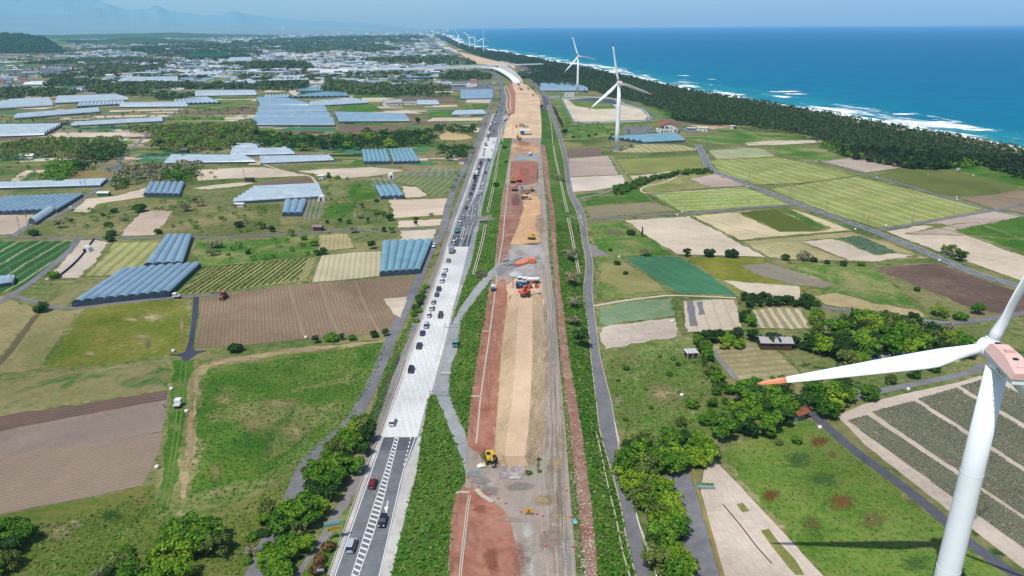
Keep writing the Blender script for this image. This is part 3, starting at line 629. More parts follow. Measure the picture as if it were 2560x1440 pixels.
road('farm_track', [(1528, 392), (1545, 415), (1560, 440), (1574, 462)], 3.0, field('rutted_grass', OLV, .6, .05, .4, stripe=(wang((1528, 392), (1574, 462)), 1.5, SAND[0], .35, .1, .6)), 2.3)
road('farm_track', [(1484, 765), (1560, 752), (1640, 742), (1690, 739), (1840, 745)], 1.6, m_sand, 2.4)
road('lane', [(2020, 760), (2060, 769), (2180, 782), (2290, 798), (2370, 808), (2440, 802), (2560, 782), (2700, 750)], 3.4, m_asph, 2.6)
road('lane', [(2452, 912), (2440, 925), (2400, 938), (2300, 958), (2200, 978), (2120, 1000)], 3.0, m_asph, 2.6)
road('lane', [(2016, 1022), (2030, 1038), (2060, 1060), (2110, 1105), (2180, 1160), (2260, 1218), (2340, 1284), (2430, 1362), (2530, 1432), (2640, 1500)], 3.2, m_asphd, 2.6)
poly('asphalt_yard', [(1668, 1190), (1700, 1176), (1725, 1186), (1738, 1225), (1752, 1270), (1770, 1335), (1800, 1440), (1820, 1500), (1740, 1500), (1728, 1440), (1712, 1360), (1705, 1300)], m_asph, 2.4, jit=.2)
strip('verge', [(1500, 1821), (1440, 1801), (1335, 1772), (1270, 1754), (1220, 1740), (1184, 1727)], [(1500, 1832), (1440, 1812), (1335, 1782), (1270, 1762), (1220, 1746), (1178, 1730)], field('dry_verge', [S(140, 120, 72), S(158, 140, 92)], .6, .1, .3), layer=2.5)
# left side lane
sl = [(620, 1470), (641, 1430), (668, 1365), (697, 1303), (732, 1240), (750, 1195), (768, 1158), (790, 1130), (826, 1098), (855, 1075), (886, 1044), (904, 1010), (925, 970), (950, 915), (973, 857), (992, 818), (1014, 772), (1032, 735), (1047, 700), (1068, 645), (1088, 607), (1104, 582), (1113, 560), (1118, 522), (1127, 495), (1143, 455), (1165, 415), (1182, 375), (1197, 350), (1206, 318), (1216, 287), (1232, 245), (1238, 222)]
road('lane', sl, 4.3, m_asph, 2.8)
road('side_road', [(1108, 571), (1060, 573), (1000, 575), (940, 577), (880, 577), (800, 580)], 2.6, m_asph, 2.6)
road('side_road', [(800, 580), (700, 586), (600, 592), (480, 594), (360, 595), (240, 595), (100, 593), (-60, 591)], 3.2, m_asph, 2.6)
road('side_road', [(196, 597), (180, 620), (150, 648), (110, 682), (70, 712), (30, 738), (-30, 775)], 3.6, m_asph, 2.7)
road('side_road', [(20, 738), (50, 745), (90, 756), (150, 770), (190, 771), (300, 757), (440, 744), (485, 741), (560, 736)], 2.6, m_asph, 2.65)
road('side_road', [(30, 593), (70, 565), (110, 552), (165, 528), (205, 498), (225, 486), (250, 468), (285, 440), (300, 420), (305, 398), (330, 370), (345, 358), (380, 325), (410, 300), (440, 280), (480, 258)], 3.6, m_asph, 2.6)
road('farm_track', [(640, 405), (700, 425), (770, 440), (785, 450), (800, 475), (812, 500)], 2.0, m_sand, 2.8)
poly('dark_asphalt_path', [(484, 742), (498, 742), (494, 790), (487, 840), (482, 872), (490, 878), (516, 876), (514, 879), (494, 884), (484, 892), (470, 903), (456, 902), (455, 893), (440, 890), (424, 889), (424, 886), (450, 885), (463, 880), (472, 850), (480, 800)], field('new_asphalt', [S(66, 68, 84), S(78, 80, 94)], .3, .06, .05), 2.8, jit=.05)
poly('stone_slope', [(995, 882), (1001, 892), (976, 955), (952, 1030), (940, 1080), (934, 1110), (917, 1110), (915, 1070), (930, 1028), (962, 950)], field('stone_lattice', [S(72, 66, 64), S(94, 88, 84), S(112, 106, 100)], .8, .1, .6, stripe=(wang((960, 960), (930, 1040)), .55, S(48, 44, 44), .3, .1, .8)), 2.6)
tag(poly('verge', [(881, 1272), (858, 1276), (848, 1300), (842, 1330), (800, 1380), (758, 1440), (728, 1500), (812, 1500), (822, 1436)], m_grass, 3.4, jit=.1))

# wheel tracks, blended edges and rubble on the works
m_trk = [field('pale_track', [S(172, 160, 147), S(184, 171, 157)], .5, .08, .1), field('dark_track_soil', [S(146, 133, 121), S(158, 145, 133)], .5, .08, .1)]
for i in range(11):
    u = .12 + .76 * random.random(); pts = []
    for y in range(1500, 640, -60):
        g = E([(1520, 1366), (1166, 1345), (1080, 1362), (900, 1366), (800, 1363), (700, 1348), (600, 1352)], y)[0]; h = E(haulR, y)[0]
        pts.append((g + (h - g) * min(.95, max(.05, u + .06 * math.sin(y * .011 + i))), y, ZC))
    for o_ in (-.9, .9): road('wheel_track', pts, .3, m_trk[i % 2], 2.2 + .1 * (i % 5), off=o_)
for k, (tab, c) in enumerate(((redL, (176, 140, 116)), (mB, (204, 160, 128)), (mG, (196, 172, 146)))):
    for y in range(1430 if k == 0 else 1150, 700, -34):
        if k == 0 and 1120 < y < 1215: continue
        blotch('soil_patch', E(tab, y)[0] + (9 if k == 0 else 0) + random.uniform(-3, 3), y + random.uniform(-8, 8), random.uniform(5, 11), random.uniform(16, 34), S(*c), z=ZC, layer=3.6, sc_=.25)
V = []; F = []
def stone(x, y, z, r):
    k = len(V); V.extend([(x + r * random.uniform(-1.2, -.6), y - r * .5, z), (x + r * random.uniform(.6, 1.2), y - r * .6, z), (x + r * .3, y + r * random.uniform(.6, 1.2), z), (x - r * .6, y + r * .6, z), (x + r * random.uniform(-.3, .3), y, z + r * random.uniform(.6, 1))]); F.extend([(k, k + 1, k + 4), (k + 1, k + 2, k + 4), (k + 2, k + 3, k + 4), (k + 3, k, k + 4)])
for i in range(650):
    y = 1500 - 950 * random.random() ** 1.6; l, q = E(jL, y), E(jR, y); t = random.random() * 1.3 - .3; g = G(l[0] + (q[0] - l[0]) * t, y, l[1]); stone(g.x, g.y, 2.35 - .35 * max(0, t), random.uniform(.1, .32))
for i in range(500):
    y = random.uniform(1180, 1500); g = G(random.uniform(1280, 1432), y, ZC); stone(g.x, g.y, ZC + .05, random.uniform(.06, .18))
tag(mesh_obj('rubble', V, F, plain('rubble_stone', S(206, 196, 182), .9, 0, .2, 2)), kind='stuff')
# ================================================================== FIELDS
def rows(name, p, q, per, base, rowc, duty=.5, soft=.12, st=1.0, bump=.3, **k):
    return field(name, base, k.pop('s1', .4), k.pop('s2', .04), bump, stripe=(wang(p, q), per, rowc, duty, soft, st), **k)
OB = [S(112, 118, 64), S(134, 136, 82), S(158, 152, 106)]
# --- right side
poly('ploughed_field', [(1414, 375), (1499, 369), (1506, 388), (1420, 394)], rows('brown_rows', (1414, 375), (1499, 369), 2.4, [S(140, 122, 108), S(150, 132, 116)], S(112, 96, 86)), 2, jit=.2)
poly('bare_field', [(1421, 396), (1520, 390), (1546, 437), (1426, 442)], m_pink, 2, jit=.2)
poly('bare_field', [(1426, 444), (1555, 438), (1567, 463), (1480, 477), (1433, 480)], field('pale_soil', [S(208, 194, 178), S(218, 204, 190)], .3, .03, .1), 2, jit=.3)
poly('crop_field', [(1541, 400), (1660, 394), (1748, 389), (1758, 420), (1640, 432), (1568, 436)], rows('ripening_rows', (1541, 400), (1568, 436), 1.2, [S(138, 142, 76), S(156, 156, 92)], S(120, 134, 70), st=.5), 2, jit=.3)
poly('crop_field', [(1610, 360), (1700, 362), (1745, 372), (1740, 377), (1625, 382), (1545, 382), (1560, 366)], rows('garden_rows', (1610, 360), (1650, 382), 7, [S(150, 150, 100), S(176, 166, 124)], S(206, 196, 150), .2), 2)
poly('bare_field', [(1572, 440), (1636, 435), (1690, 424), (1650, 444), (1590, 458)], m_sand, 2)
poly('grass_field', [(1433, 488), (1530, 478), (1560, 468), (1545, 486), (1480, 494), (1440, 498)], m_vivid, 2)
poly('grass_field', [(1448, 508), (1500, 492), (1560, 470), (1600, 470), (1630, 505), (1540, 508), (1470, 518)], m_vivid, 2.2)
poly('fallow_field', [(1459, 520), (1500, 512), (1630, 506), (1692, 527), (1560, 538), (1472, 546)], field('fallow', [S(136, 128, 96), S(152, 142, 112)], .4, .03, .2), 2)
poly('crop_field', [(1626, 486), (1740, 477), (1868, 470), (1975, 512), (1850, 520), (1705, 530)], rows('light_crop', (1640, 490), (1900, 478), 9, [S(136, 156, 80), S(158, 170, 100), S(182, 184, 128)], S(196, 196, 140), .18, patch=(S(120, 146, 64), .3, .5, .6)), 2)
poly('fallow_field', [(1603, 470), (1618, 458), (1660, 446), (1690, 432), (1780, 432), (1868, 466), (1770, 470), (1620, 484)], field('scrub', [S(112, 130, 60), S(140, 142, 84), S(176, 160, 120)], .3, .05, .3), 2)
poly('bare_field', [(1722, 448), (1780, 435), (1800, 434), (1864, 464), (1780, 470)], m_pink, 2.3)
road('farm_track', [(1704, 433), (1680, 448), (1655, 458), (1620, 464), (1602, 474), (1618, 483), (1700, 480), (1866, 468)], 1.5, m_sand, 2.5)
m_bigc = rows('striped_crop', (1800, 410), (2160, 530), 9.5, [S(128, 146, 74), S(150, 160, 90), S(176, 172, 116)], S(206, 198, 142), .14, .03, .9, patch=(S(150, 150, 90), .05, .5, .62))
poly('crop_field', [(1772, 404), (1790, 400), (1945, 394), (2100, 427), (2140, 440), (2000, 458), (1890, 462), (1800, 432)], m_bigc, 2)
poly('crop_field', [(1920, 472), (2010, 460), (2142, 442), (2300, 480), (2470, 524), (2380, 542), (2200, 572), (2080, 535), (1990, 500)], m_bigc, 2)
poly('bare_field', [(1860, 358), (1920, 352), (2060, 350), (2070, 356), (1960, 362), (1870, 364)], m_sand, 2)
poly('bare_field', [(1770, 376), (1860, 370), (1910, 372), (1940, 392), (1790, 400)], field('sparse_crop', [S(190, 178, 150), S(160, 164, 124), S(132, 156, 112)], .12, .05, .1), 1.9)
poly('grass_field', [(1930, 366), (2080, 372), (2170, 392), (2060, 402), (1945, 392)], m_grass, 1.8)
poly('bare_field', [(2048, 403), (2110, 396), (2200, 391), (2308, 412), (2165, 432)], m_pink, 2)
poly('crop_field', [(2182, 436), (2320, 416), (2420, 434), (2545, 464), (2560, 472), (2390, 494), (2290, 470)], rows('olive_rows', (2182, 436), (2320, 416), 1.3, [S(102, 112, 56), S(116, 124, 64)], S(86, 100, 48), st=.5), 2)
poly('grass_field', [(2320, 414), (2440, 404), (2700, 430), (2700, 470), (2560, 470), (2430, 436)], m_vivid, 1.8)
poly('fallow_field', [(2400, 496), (2560, 476), (2700, 470), (2700, 560), (2600, 540), (2480, 520)], field('brown_fallow', [S(140, 122, 98), S(156, 138, 112)], .4, .03, .2), 2.1)
poly('bare_field', [(2455, 524), (2540, 533), (2700, 570), (2700, 610), (2520, 552), (2400, 572), (2350, 560), (2310, 560)], m_pink, 1.95)
poly('bare_field', [(1560, 551), (1722, 540), (1820, 590), (1916, 643), (1800, 640), (1692, 637), (1620, 594)], field('fallow_sand', SAND, .3, .03, .12, speck=(S(140, 140, 96), .18, .68, .76), stripe=(wang((1600, 570), (1800, 560)), 4, SANDP[0], .15, .05, .4)), 2)
poly('bare_field', [(1728, 540), (1850, 529), (1965, 518), (2060, 548), (2128, 576), (1990, 588), (1848, 601)], field('yellow_sand', [S(202, 186, 148), S(216, 200, 164)], .3, .03, .1, stripe=(wang((1790, 545), (1960, 595)), 22, S(150, 134, 100), .04, .02, .7)), 2)
poly('crop_field', [(1846, 532), (1900, 526), (1966, 519), (2072, 570), (2050, 578), (1950, 580)], rows('dark_rows', (1846, 532), (1950, 580), 1.6, [S(92, 104, 36), S(108, 114, 48)], S(78, 92, 30), st=.6), 2.3)
poly('grass_field', [(1940, 521), (1966, 519), (2072, 570), (2055, 577)], m_vivid, 2.5)
poly('fallow_field', [(1852, 604), (1990, 592), (2128, 580), (2230, 610), (2320, 645), (2190, 655), (2000, 650), (1925, 645)], field('weedy_fallow', [S(146, 142, 86), S(170, 160, 116), S(196, 180, 146)], .3, .03, .2), 1.9)
poly('bare_field', [(2000, 604), (2080, 596), (2200, 628), (2300, 640), (2180, 655), (2130, 655)], m_sand, 2.1)
poly('crop_field', [(2096, 597), (2148, 590), (2242, 632), (2188, 638)], rows('blue_green_rows', (2096, 597), (2188, 638), 1.8, [S(84, 124, 98), S(96, 132, 106)], S(150, 158, 126), .3, st=.7), 2.5)
poly('crop_field', [(1555, 645), (1600, 640), (1700, 641), (1780, 686), (1846, 740), (1760, 739), (1694, 734), (1620, 690)], field('teal_crop', [S(64, 120, 84), S(78, 130, 94)], .6, .04, .2, stripe=(wang((1600, 645), (1800, 735)), 6, S(110, 150, 112), .12, .04, .5)), 2)
poly('fallow_field', [(1702, 642), (1900, 646), (2010, 690), (2060, 715), (1990, 730), (1850, 738), (1780, 690)], field('mustard_grass', [S(104, 118, 34), S(128, 130, 44), S(156, 146, 76)], .3, .04, .3), 1.9)
poly('fallow_field', [(1850, 664), (1920, 656), (2090, 712), (2060, 722), (1980, 712), (1900, 690)], field('grey_fallow', [S(136, 128, 112), S(158, 146, 128)], .4, .05, .2), 2.2)
poly('bare_field', [(1800, 700), (1880, 706), (2000, 716), (2010, 752), (1900, 748), (1870, 735)], m_sand, 2.15)
poly('fallow_field', [(1990, 656), (2180, 668), (2330, 790), (2180, 778), (2040, 758), (2010, 720)], m_grass, 1.7)
poly('dry_field', [(2030, 738), (2090, 732), (2200, 760), (2300, 775), (2320, 795), (2180, 780), (2060, 762)], field('dry_reeds', [S(156, 142, 98), S(184, 166, 122), S(202, 186, 146)], .8, .06, .5), 2.2)
poly('ploughed_field', [(2182, 670), (2340, 656), (2480, 706), (2640, 760), (2640, 800), (2450, 780), (2290, 716)], rows('dark_plough', (2182, 670), (2450, 776), 1.0, [S(102, 82, 72), S(118, 96, 84), S(146, 124, 110)], S(90, 70, 62), st=.5), 2)
poly('bare_field', [(2212, 578), (2310, 562), (2380, 578), (2480, 606), (2700, 680), (2700, 770), (2560, 705), (2430, 660), (2300, 612)], m_sand, 2)
poly('bare_field', [(2260, 585), (2390, 560), (2440, 556), (2560, 600), (2440, 590)], m_pink, 2.1)
poly('grass_field', [(2386, 576), (2560, 541), (2700, 560), (2700, 650), (2560, 640), (2450, 600)], m_vivid, 2.2)
# the garden plots
poly('crop_field', [(1492, 766), (1600, 750), (1682, 746), (1686, 772), (1690, 792), (1500, 815)], field('young_greens', [S(112, 142, 102), S(138, 158, 120), S(176, 176, 146)], .3, .06, .15, stripe=(wang((1500, 780), (1680, 758)), 1.3, S(84, 126, 88), .5, .15, .7)), 2)
poly('bare_field', [(1498, 816), (1690, 791), (1700, 842), (1600, 860), (1504, 877)], field('worked_soil', SANDP, .3, .03, .12, stripe=(wang((1500, 830), (1690, 805)), 4.5, S(170, 150, 132), .08, .04, .6)), 2)
poly('bare_field', [(1703, 752), (1780, 748), (1838, 750), (1862, 826), (1780, 828), (1714, 832)], field('garden_sand', SAND, .3, .04, .12, stripe=(wang((1790, 755), (1820, 825)), 5, S(160, 146, 116), .1, .05, .5)), 2)
for t in ([(1716, 755), (1732, 753), (1745, 816), (1726, 817)], [(1741, 755), (1756, 754), (1762, 786), (1748, 788)]): poly('onion_bed', t, field('onion_beds', [S(112, 110, 122), S(136, 134, 144), S(120, 124, 100)], .9, .1, .6), 3)
poly('garden_plot', [(1878, 775), (1930, 768), (2004, 770), (2030, 822), (1960, 824), (1892, 822)], field('garden_strips', [S(146, 136, 104), S(166, 154, 120)], .4, .05, .2, stripe=(wang((1950, 775), (1975, 815)), 3.6, S(206, 194, 164), .45, .05, .9)), 2)
poly('garden_plot', [(1764, 856), (1830, 850), (1930, 862), (1980, 905), (2010, 950), (1920, 955), (1846, 952), (1800, 905)], field('kitchen_garden', [S(140, 130, 92), S(168, 152, 118), S(192, 178, 148)], .3, .05, .3, stripe=(wang((1820, 890), (1930, 880)), 4, S(120, 134, 74), .4, .1, .6)), 2)
road('path', [(1770, 862), (1800, 900), (1842, 948)], 2.2, m_side, 2.6)
poly('grass_field', [(1504, 880), (1600, 862), (1700, 845), (1740, 850), (1790, 960), (1850, 1040), (1860, 1090), (1700, 1120), (1560, 1110), (1530, 1000)], field('pasture', [S(66, 100, 34), S(90, 120, 48), S(120, 136, 72), S(160, 152, 110)], .5, .05, .6, patch=(S(132, 122, 82), .06, .5, .66)), 1.8)
poly('grass_field', [(1560, 745), (1500, 752), (1484, 640), (1500, 636), (1550, 640), (1690, 736)], m_grass, 1.8)
poly('dry_field', [(1500, 660), (1560, 655), (1640, 700), (1670, 728), (1560, 735), (1500, 700)], field('dry_patch', [S(132, 134, 74), S(160, 150, 104)], .4, .06, .4), 2)
poly('grass_field', [(1470, 560), (1555, 556), (1690, 640), (1560, 640), (1500, 636), (1478, 600)], m_grass, 1.8)
blotch('bare_patch', 1535, 580, 34, 11, S(132, 122, 92)); blotch('dry_patch', 1655, 985, 60, 28, S(176, 160, 116)); blotch('bare_patch', 1545, 1000, 14, 14, S(176, 156, 134))
# leek field with raised rows
m_leek = rows('leek_soil', (2118, 1045), (2560, 1345), 1.05, [S(154, 140, 122), S(174, 158, 140)], S(120, 112, 92), .5, .15, .8)
poly('crop_field', [(2094, 1040), (2160, 1010), (2260, 985), (2400, 955), (2450, 940), (2700, 960), (2900, 1200), (2900, 1600), (2620, 1470), (2440, 1330), (2280, 1205), (2160, 1110)], field('pale_headland', SANDP, .5, .05, .2), 2.0, jit=.3)
LEEK = [[(2118, 1052), (2168, 1038), (2560, 1300), (2900, 1540), (2800, 1560), (2560, 1372)], [(2178, 1030), (2285, 1003), (2560, 1180), (2900, 1380), (2900, 1520), (2560, 1290)], [(2294, 998), (2390, 970), (2560, 1072), (2900, 1250), (2900, 1366), (2560, 1168)], [(2400, 966), (2470, 945), (2560, 990), (2900, 1120), (2900, 1236), (2560, 1060)]]
for t in LEEK: poly('leek_bed', t, m_leek, 2.8, jit=.4)
poly('grass_field', [(1800, 1135), (1870, 1100), (1960, 1060), (2020, 1050), (2060, 1070), (2180, 1170), (2340, 1300), (2440, 1380), (2560, 1470), (2400, 1600), (2100, 1600), (2050, 1430), (1900, 1260)], field('clover_meadow', [S(74, 108, 36), S(96, 130, 48), S(120, 140, 62), S(134, 132, 78)], .6, .06, .7, patch=(S(122, 124, 74), .07, .52, .66)), 1.9)
for x, y, rx, ry, c in [(2048, 1104, 30, 16, (120, 72, 48)), (1928, 1240, 26, 20, (124, 70, 44)), (2105, 1255, 42, 26, (132, 84, 52)), (2082, 1136, 14, 10, (124, 92, 56)), (1995, 1150, 40, 24, (70, 104, 52)), (2060, 1200, 44, 22, (70, 104, 50)), (2180, 1300, 40, 30, (120, 112, 66)), (2030, 1310, 30, 24, (110, 104, 60)), (2290, 1410, 50, 24, (74, 110, 50))]: blotch('sorrel_patch', x, y, rx * 1.15, ry * 1.15, S(*c), layer=4)
poly('sand_plot', [(1765, 1143), (1782, 1147), (1840, 1205), (1905, 1275), (1975, 1350), (2068, 1450), (2150, 1560), (1850, 1560), (1800, 1410), (1775, 1310), (1752, 1230)], field('track_sand', SANDP, .3, .04, .12, stripe=(wang((1790, 1180), (2000, 1420)), 2.6, S(186, 170, 154), .12, .06, .5)), 2.2, jit=.3)
for t in ([(1841, 1262), (1858, 1258), (1874, 1278), (1858, 1282)], [(1900, 1326), (1920, 1322), (1990, 1400), (2010, 1440), (1990, 1440), (1940, 1380)]): poly('weed_bed', t, field('weed_bed', [S(108, 116, 54), S(150, 146, 90)], 1.2, .2, .5), 3)
road('weed_row', [(1808, 1262), (1850, 1312), (1890, 1365), (1930, 1410)], .35, field('dark_weeds', [S(70, 76, 44), S(96, 98, 66)], 1, .2, .5), 3)
# --- left side
poly('ploughed_field', [(-80, 1052), (60, 1030), (200, 1010), (330, 990), (418, 974), (417, 1000), (220, 1036), (60, 1066), (-80, 1096)], rows('dark_rows2', (0, 1040), (415, 975), 1.9, [S(112, 92, 82), S(126, 104, 92)], S(92, 74, 66), .3, st=.7), 2, jit=.2)
poly('ploughed_field', [(-80, 1096), (60, 1066), (220, 1036), (417, 1000), (408, 1080), (260, 1104), (100, 1124), (-80, 1150)], field('smooth_soil', [S(140, 124, 114), S(158, 142, 130)], .5, .03, .2, stripe=(wang((0, 1100), (400, 1040)), .7, S(130, 114, 106), .4, .2, .4)), 2, jit=.3)
poly('ploughed_field', [(-80, 1150), (100, 1124), (260, 1104), (408, 1078), (400, 1120), (375, 1180), (355, 1214), (240, 1240), (80, 1270), (-80, 1304)], rows('brown_rows2', (0, 1200), (380, 1130), 1.15, [S(150, 132, 116), S(168, 148, 128)], S(112, 96, 86), .25, st=.8), 2, jit=.3)
poly('fallow_field', [(-80, 962), (200, 925), (340, 912), (416, 905), (428, 950), (420, 974), (200, 1008), (-80, 1050)], field('weed_fallow', [S(112, 112, 64), S(134, 128, 84), S(152, 140, 104)], .5, .05, .4, patch=(S(72, 110, 48), .07, .52, .6)), 1.9)
poly('meadow', [(206, 772), (300, 760), (440, 748), (474, 752), (474, 820), (470, 884), (420, 890), (260, 912), (104, 924), (150, 850)], field('buttercup_meadow', [S(84, 104, 30), S(104, 118, 36), S(126, 126, 56), S(152, 140, 82)], .5, .05, .6), 1.9)
for x, y, rx, ry, c in [(380, 795, 42, 14, (200, 182, 140)), (330, 800, 36, 10, (180, 164, 110)), (355, 842, 44, 12, (172, 152, 106)), (225, 884, 22, 10, (176, 158, 116)), (455, 815, 8, 40, (168, 148, 110)), (370, 862, 12, 16, (120, 110, 98)), (250, 850, 30, 10, (150, 140, 80))]: blotch('dry_patch', x, y, rx, ry, S(*c), layer=4)
poly('fallow_field', [(-80, 745), (0, 742), (95, 770), (90, 785), (40, 850), (0, 900), (-80, 960)], field('dry_slope', [S(130, 128, 80), S(156, 144, 102), S(172, 156, 120)], .5, .05, .5), 1.9)
poly('fallow_field', [(100, 775), (206, 776), (160, 840), (100, 924), (-80, 950), (0, 890), (55, 845)], field('dry_slope2', [S(118, 124, 66), S(146, 138, 92), S(172, 152, 116)], .5, .05, .5), 1.95)
road('ditch', [(92, 788), (60, 830), (20, 885), (-30, 935)], 2.4, field('ditch_soil', [S(96, 88, 64), S(116, 106, 82)], .6, .1, .5), 2.6)
poly('ploughed_field', [(502, 746), (610, 730), (720, 714), (900, 700), (1034, 692), (1026, 725), (1004, 775), (985, 828), (900, 838), (780, 846), (600, 864), (492, 870)], rows('ploughed_strips', (600, 864), (603, 732), 1.5, [S(134, 114, 92), S(148, 126, 102), S(160, 138, 112)], S(116, 98, 78), .35, .15, .55, patch=(S(176, 154, 124), .02, .6, .7)), 2, jit=.3)
road('furrow', [(760, 842), (745, 790), (722, 716)], .8, field('pale_furrow', [S(150, 130, 107), S(160, 139, 116)], .5, .1, .1), 2.5); road('furrow', [(850, 836), (826, 790), (800, 708)], .8, MATS['pale_furrow'], 2.5); road('furrow', [(950, 832), (920, 780), (888, 702)], .8, MATS['pale_furrow'], 2.5)
poly('bare_patch', [(958, 748), (1018, 742), (1010, 770), (1000, 795), (985, 785)], m_sand, 3)
m_low = field('thick_meadow', [S(54, 94, 30), S(76, 116, 36), S(104, 128, 52), S(142, 140, 82)], .8, .05, .9, patch=(S(160, 148, 104), .04, .5, .66))
poly('grass_field', [(500, 905), (640, 885), (800, 868), (960, 848), (975, 858), (950, 905), (900, 1005), (870, 1050), (790, 1125), (740, 1170), (620, 1240), (560, 1275), (440, 1290), (450, 1180), (480, 1000)], m_low, 1.8)
m_dry = field('tan_bare_strip', [S(150, 140, 92), S(176, 156, 116), S(192, 170, 134)], .7, .06, .3, patch=(S(104, 120, 56), .3, .52, .62))
poly('bare_strip', [(486, 925), (508, 905), (560, 896), (640, 884), (800, 864), (900, 856), (972, 846), (970, 856), (880, 868), (800, 876), (700, 888), (600, 905), (530, 920), (504, 945), (496, 1000), (488, 1060), (500, 1120), (482, 1180), (466, 1240), (452, 1268), (440, 1262), (448, 1180), (462, 1120), (470, 1060), (478, 990)], m_dry, 2.3, jit=1.4)
poly('bare_strip', [(560, 1020), (640, 1004), (730, 1000), (800, 1020), (840, 1010), (850, 1030), (800, 1060), (760, 1100), (700, 1140), (660, 1150), (680, 1100), (640, 1060), (580, 1050), (540, 1060), (520, 1040)], field('thin_grass', [S(100, 118, 52), S(132, 132, 80), S(160, 146, 104)], .6, .05, .5, patch=(S(70, 104, 42), .12, .5, .62)), 2.2, jit=1.6)
for x, y, rx, ry, c in [(475, 1080, 18, 110, (176, 154, 116)), (490, 960, 16, 60, (176, 156, 118)), (600, 900, 100, 12, (182, 162, 126)), (760, 876, 110, 9, (178, 158, 122)), (700, 1010, 90, 20, (150, 144, 96)), (740, 1080, 50, 36, (160, 148, 104)), (640, 1060, 60, 30, (150, 140, 92)), (560, 1000, 40, 24, (156, 146, 98)), (540, 1180, 30, 40, (140, 136, 80)), (150, 1330, 50, 28, (168, 152, 116)), (190, 1310, 24, 14, (180, 164, 132)), (280, 1290, 44, 20, (44, 84, 30)), (360, 1250, 30, 14, (140, 128, 84)), (45, 1410, 20, 10, (140, 104, 60))]: blotch('dry_patch', x, y, rx, ry, S(*c), layer=4)
poly('grass_field', [(428, 898), (492, 898), (478, 960), (468, 1060), (452, 1150), (440, 1290), (390, 1285), (395, 1220), (408, 1130), (416, 1050), (425, 975)], m_vivid, 2.2)
for o_ in (0, 12): road('wheel_track', [(455 + o_, 905), (447 + o_, 985), (436 + o_, 1080), (417 + o_, 1200), (398 + o_ * 1.4, 1290), (396 + o_ * 2.4, 1310)], .35, field('track_grass', [S(100, 126, 56), S(120, 138, 68)], .6, .1, .2), 3)
for o_ in (0, 8): road('wheel_track', [(540, 1295 + o_), (590, 1280 + o_), (630, 1255 + o_), (700, 1215 + o_), (735, 1180 + o_)], .35, MATS['track_grass'], 3)
poly('rough_field', [(-80, 1304), (80, 1274), (240, 1244), (380, 1212), (440, 1290), (600, 1262), (740, 1180), (730, 1240), (690, 1300), (610, 1470), (-80, 1470)], field('rough_olive', [S(70, 100, 32), S(94, 114, 44), S(118, 120, 60), S(140, 124, 84)], .5, .04, .7), 1.5)
poly('crop_field', [(-60, 604), (60, 603), (178, 602), (186, 612), (150, 645), (100, 690), (60, 716), (0, 735), (-60, 745)], field('bed_rows', [S(74, 118, 52), S(92, 134, 62)], .5, .05, .3, stripe=(wang((0, 700), (150, 610)), 6.2, S(52, 94, 56), .72, .05, 1), stripe2=(wang((0, 700), (150, 610)), 12.4, S(176, 172, 120), .1, .03, .8)), 2)
poly('garden_sand', [(108, 702), (150, 660), (202, 598), (278, 602), (245, 650), (200, 696), (150, 698)], field('garden_plot', SANDP, .3, .04, .15, speck=(S(98, 108, 74), .3, .66, .72)), 2)
road('net_fence', [(236, 598), (205, 640), (178, 668), (146, 694)], .3, plain('dark_net', S(70, 76, 92), .9), 2.8, thick=.9)
poly('fallow_field', [(210, 692), (250, 650), (285, 606), (408, 606), (392, 640), (368, 658), (330, 682), (270, 690)], rows('striped_fallow', (260, 680), (340, 610), 5.5, [S(186, 170, 128), S(160, 160, 100)], S(110, 142, 60), .35, .12, .8), 2)
poly('crop_field', [(446, 738), (478, 708), (508, 672), (640, 658), (790, 644), (780, 672), (764, 702), (600, 722)], rows('hedged_rows', (560, 722), (650, 660), 2.1, [S(164, 156, 104), S(180, 172, 120)], S(128, 130, 76), .46, .1, 1, bump=.9), 2, jit=.2)
road('hedge_strip', [(425, 742), (455, 715), (488, 684), (510, 668)], 1.8, m_vivid, 2.8)
poly('bare_field', [(780, 706), (792, 670), (804, 640), (880, 632), (956, 628), (952, 660), (948, 690), (880, 698)], rows('sandy_rows', (870, 700), (880, 632), 2.6, [S(192, 182, 150), S(206, 194, 166)], S(168, 162, 112), .35, .15, .7), 2, jit=.2)
poly('fallow_field', [(794, 630), (796, 588), (872, 584), (880, 600), (886, 620)], rows('tan_rows', (820, 628), (825, 588), 2.4, [S(170, 160, 112), S(188, 174, 134)], S(140, 140, 84), .3, .15, .6), 2)
poly('fallow_field', [(640, 600), (790, 588), (790, 640), (640, 655), (500, 668), (482, 640), (490, 600)], m_grass, 1.7)
poly('bare_field', [(997, 608), (1000, 577), (1096, 573), (1082, 602), (1040, 604)], m_sand, 2)
poly('bare_field', [(970, 500), (1050, 498), (1124, 496), (1112, 538), (1050, 542), (984, 546)], field('peach_sand', [S(206, 186, 164), S(216, 196, 174)], .3, .03, .1), 2)
poly('bare_field', [(993, 552), (1060, 549), (1106, 547), (1102, 564), (1050, 568), (992, 570)], MATS['peach_sand'], 2)
poly('bare_field', [(1002, 466), (1040, 467), (1072, 488), (1050, 494), (1012, 495)], m_sand, 2)
poly('grass_field', [(866, 462), (930, 460), (950, 500), (870, 504)], m_vivid, 2); poly('grass_field', [(816, 508), (888, 506), (886, 545), (800, 550)], m_vivid, 2)
poly('meadow', [(640, 512), (700, 510), (700, 560), (780, 575), (600, 590), (440, 592), (320, 590), (230, 592), (80, 590), (110, 552), (240, 518), (350, 495), (460, 500), (560, 520)], field('scrub_meadow', [S(78, 98, 44), S(106, 116, 62), S(138, 132, 86), S(168, 150, 116)], .4, .03, .5, patch=(S(70, 98, 44), .05, .58, .68)), 1.6)
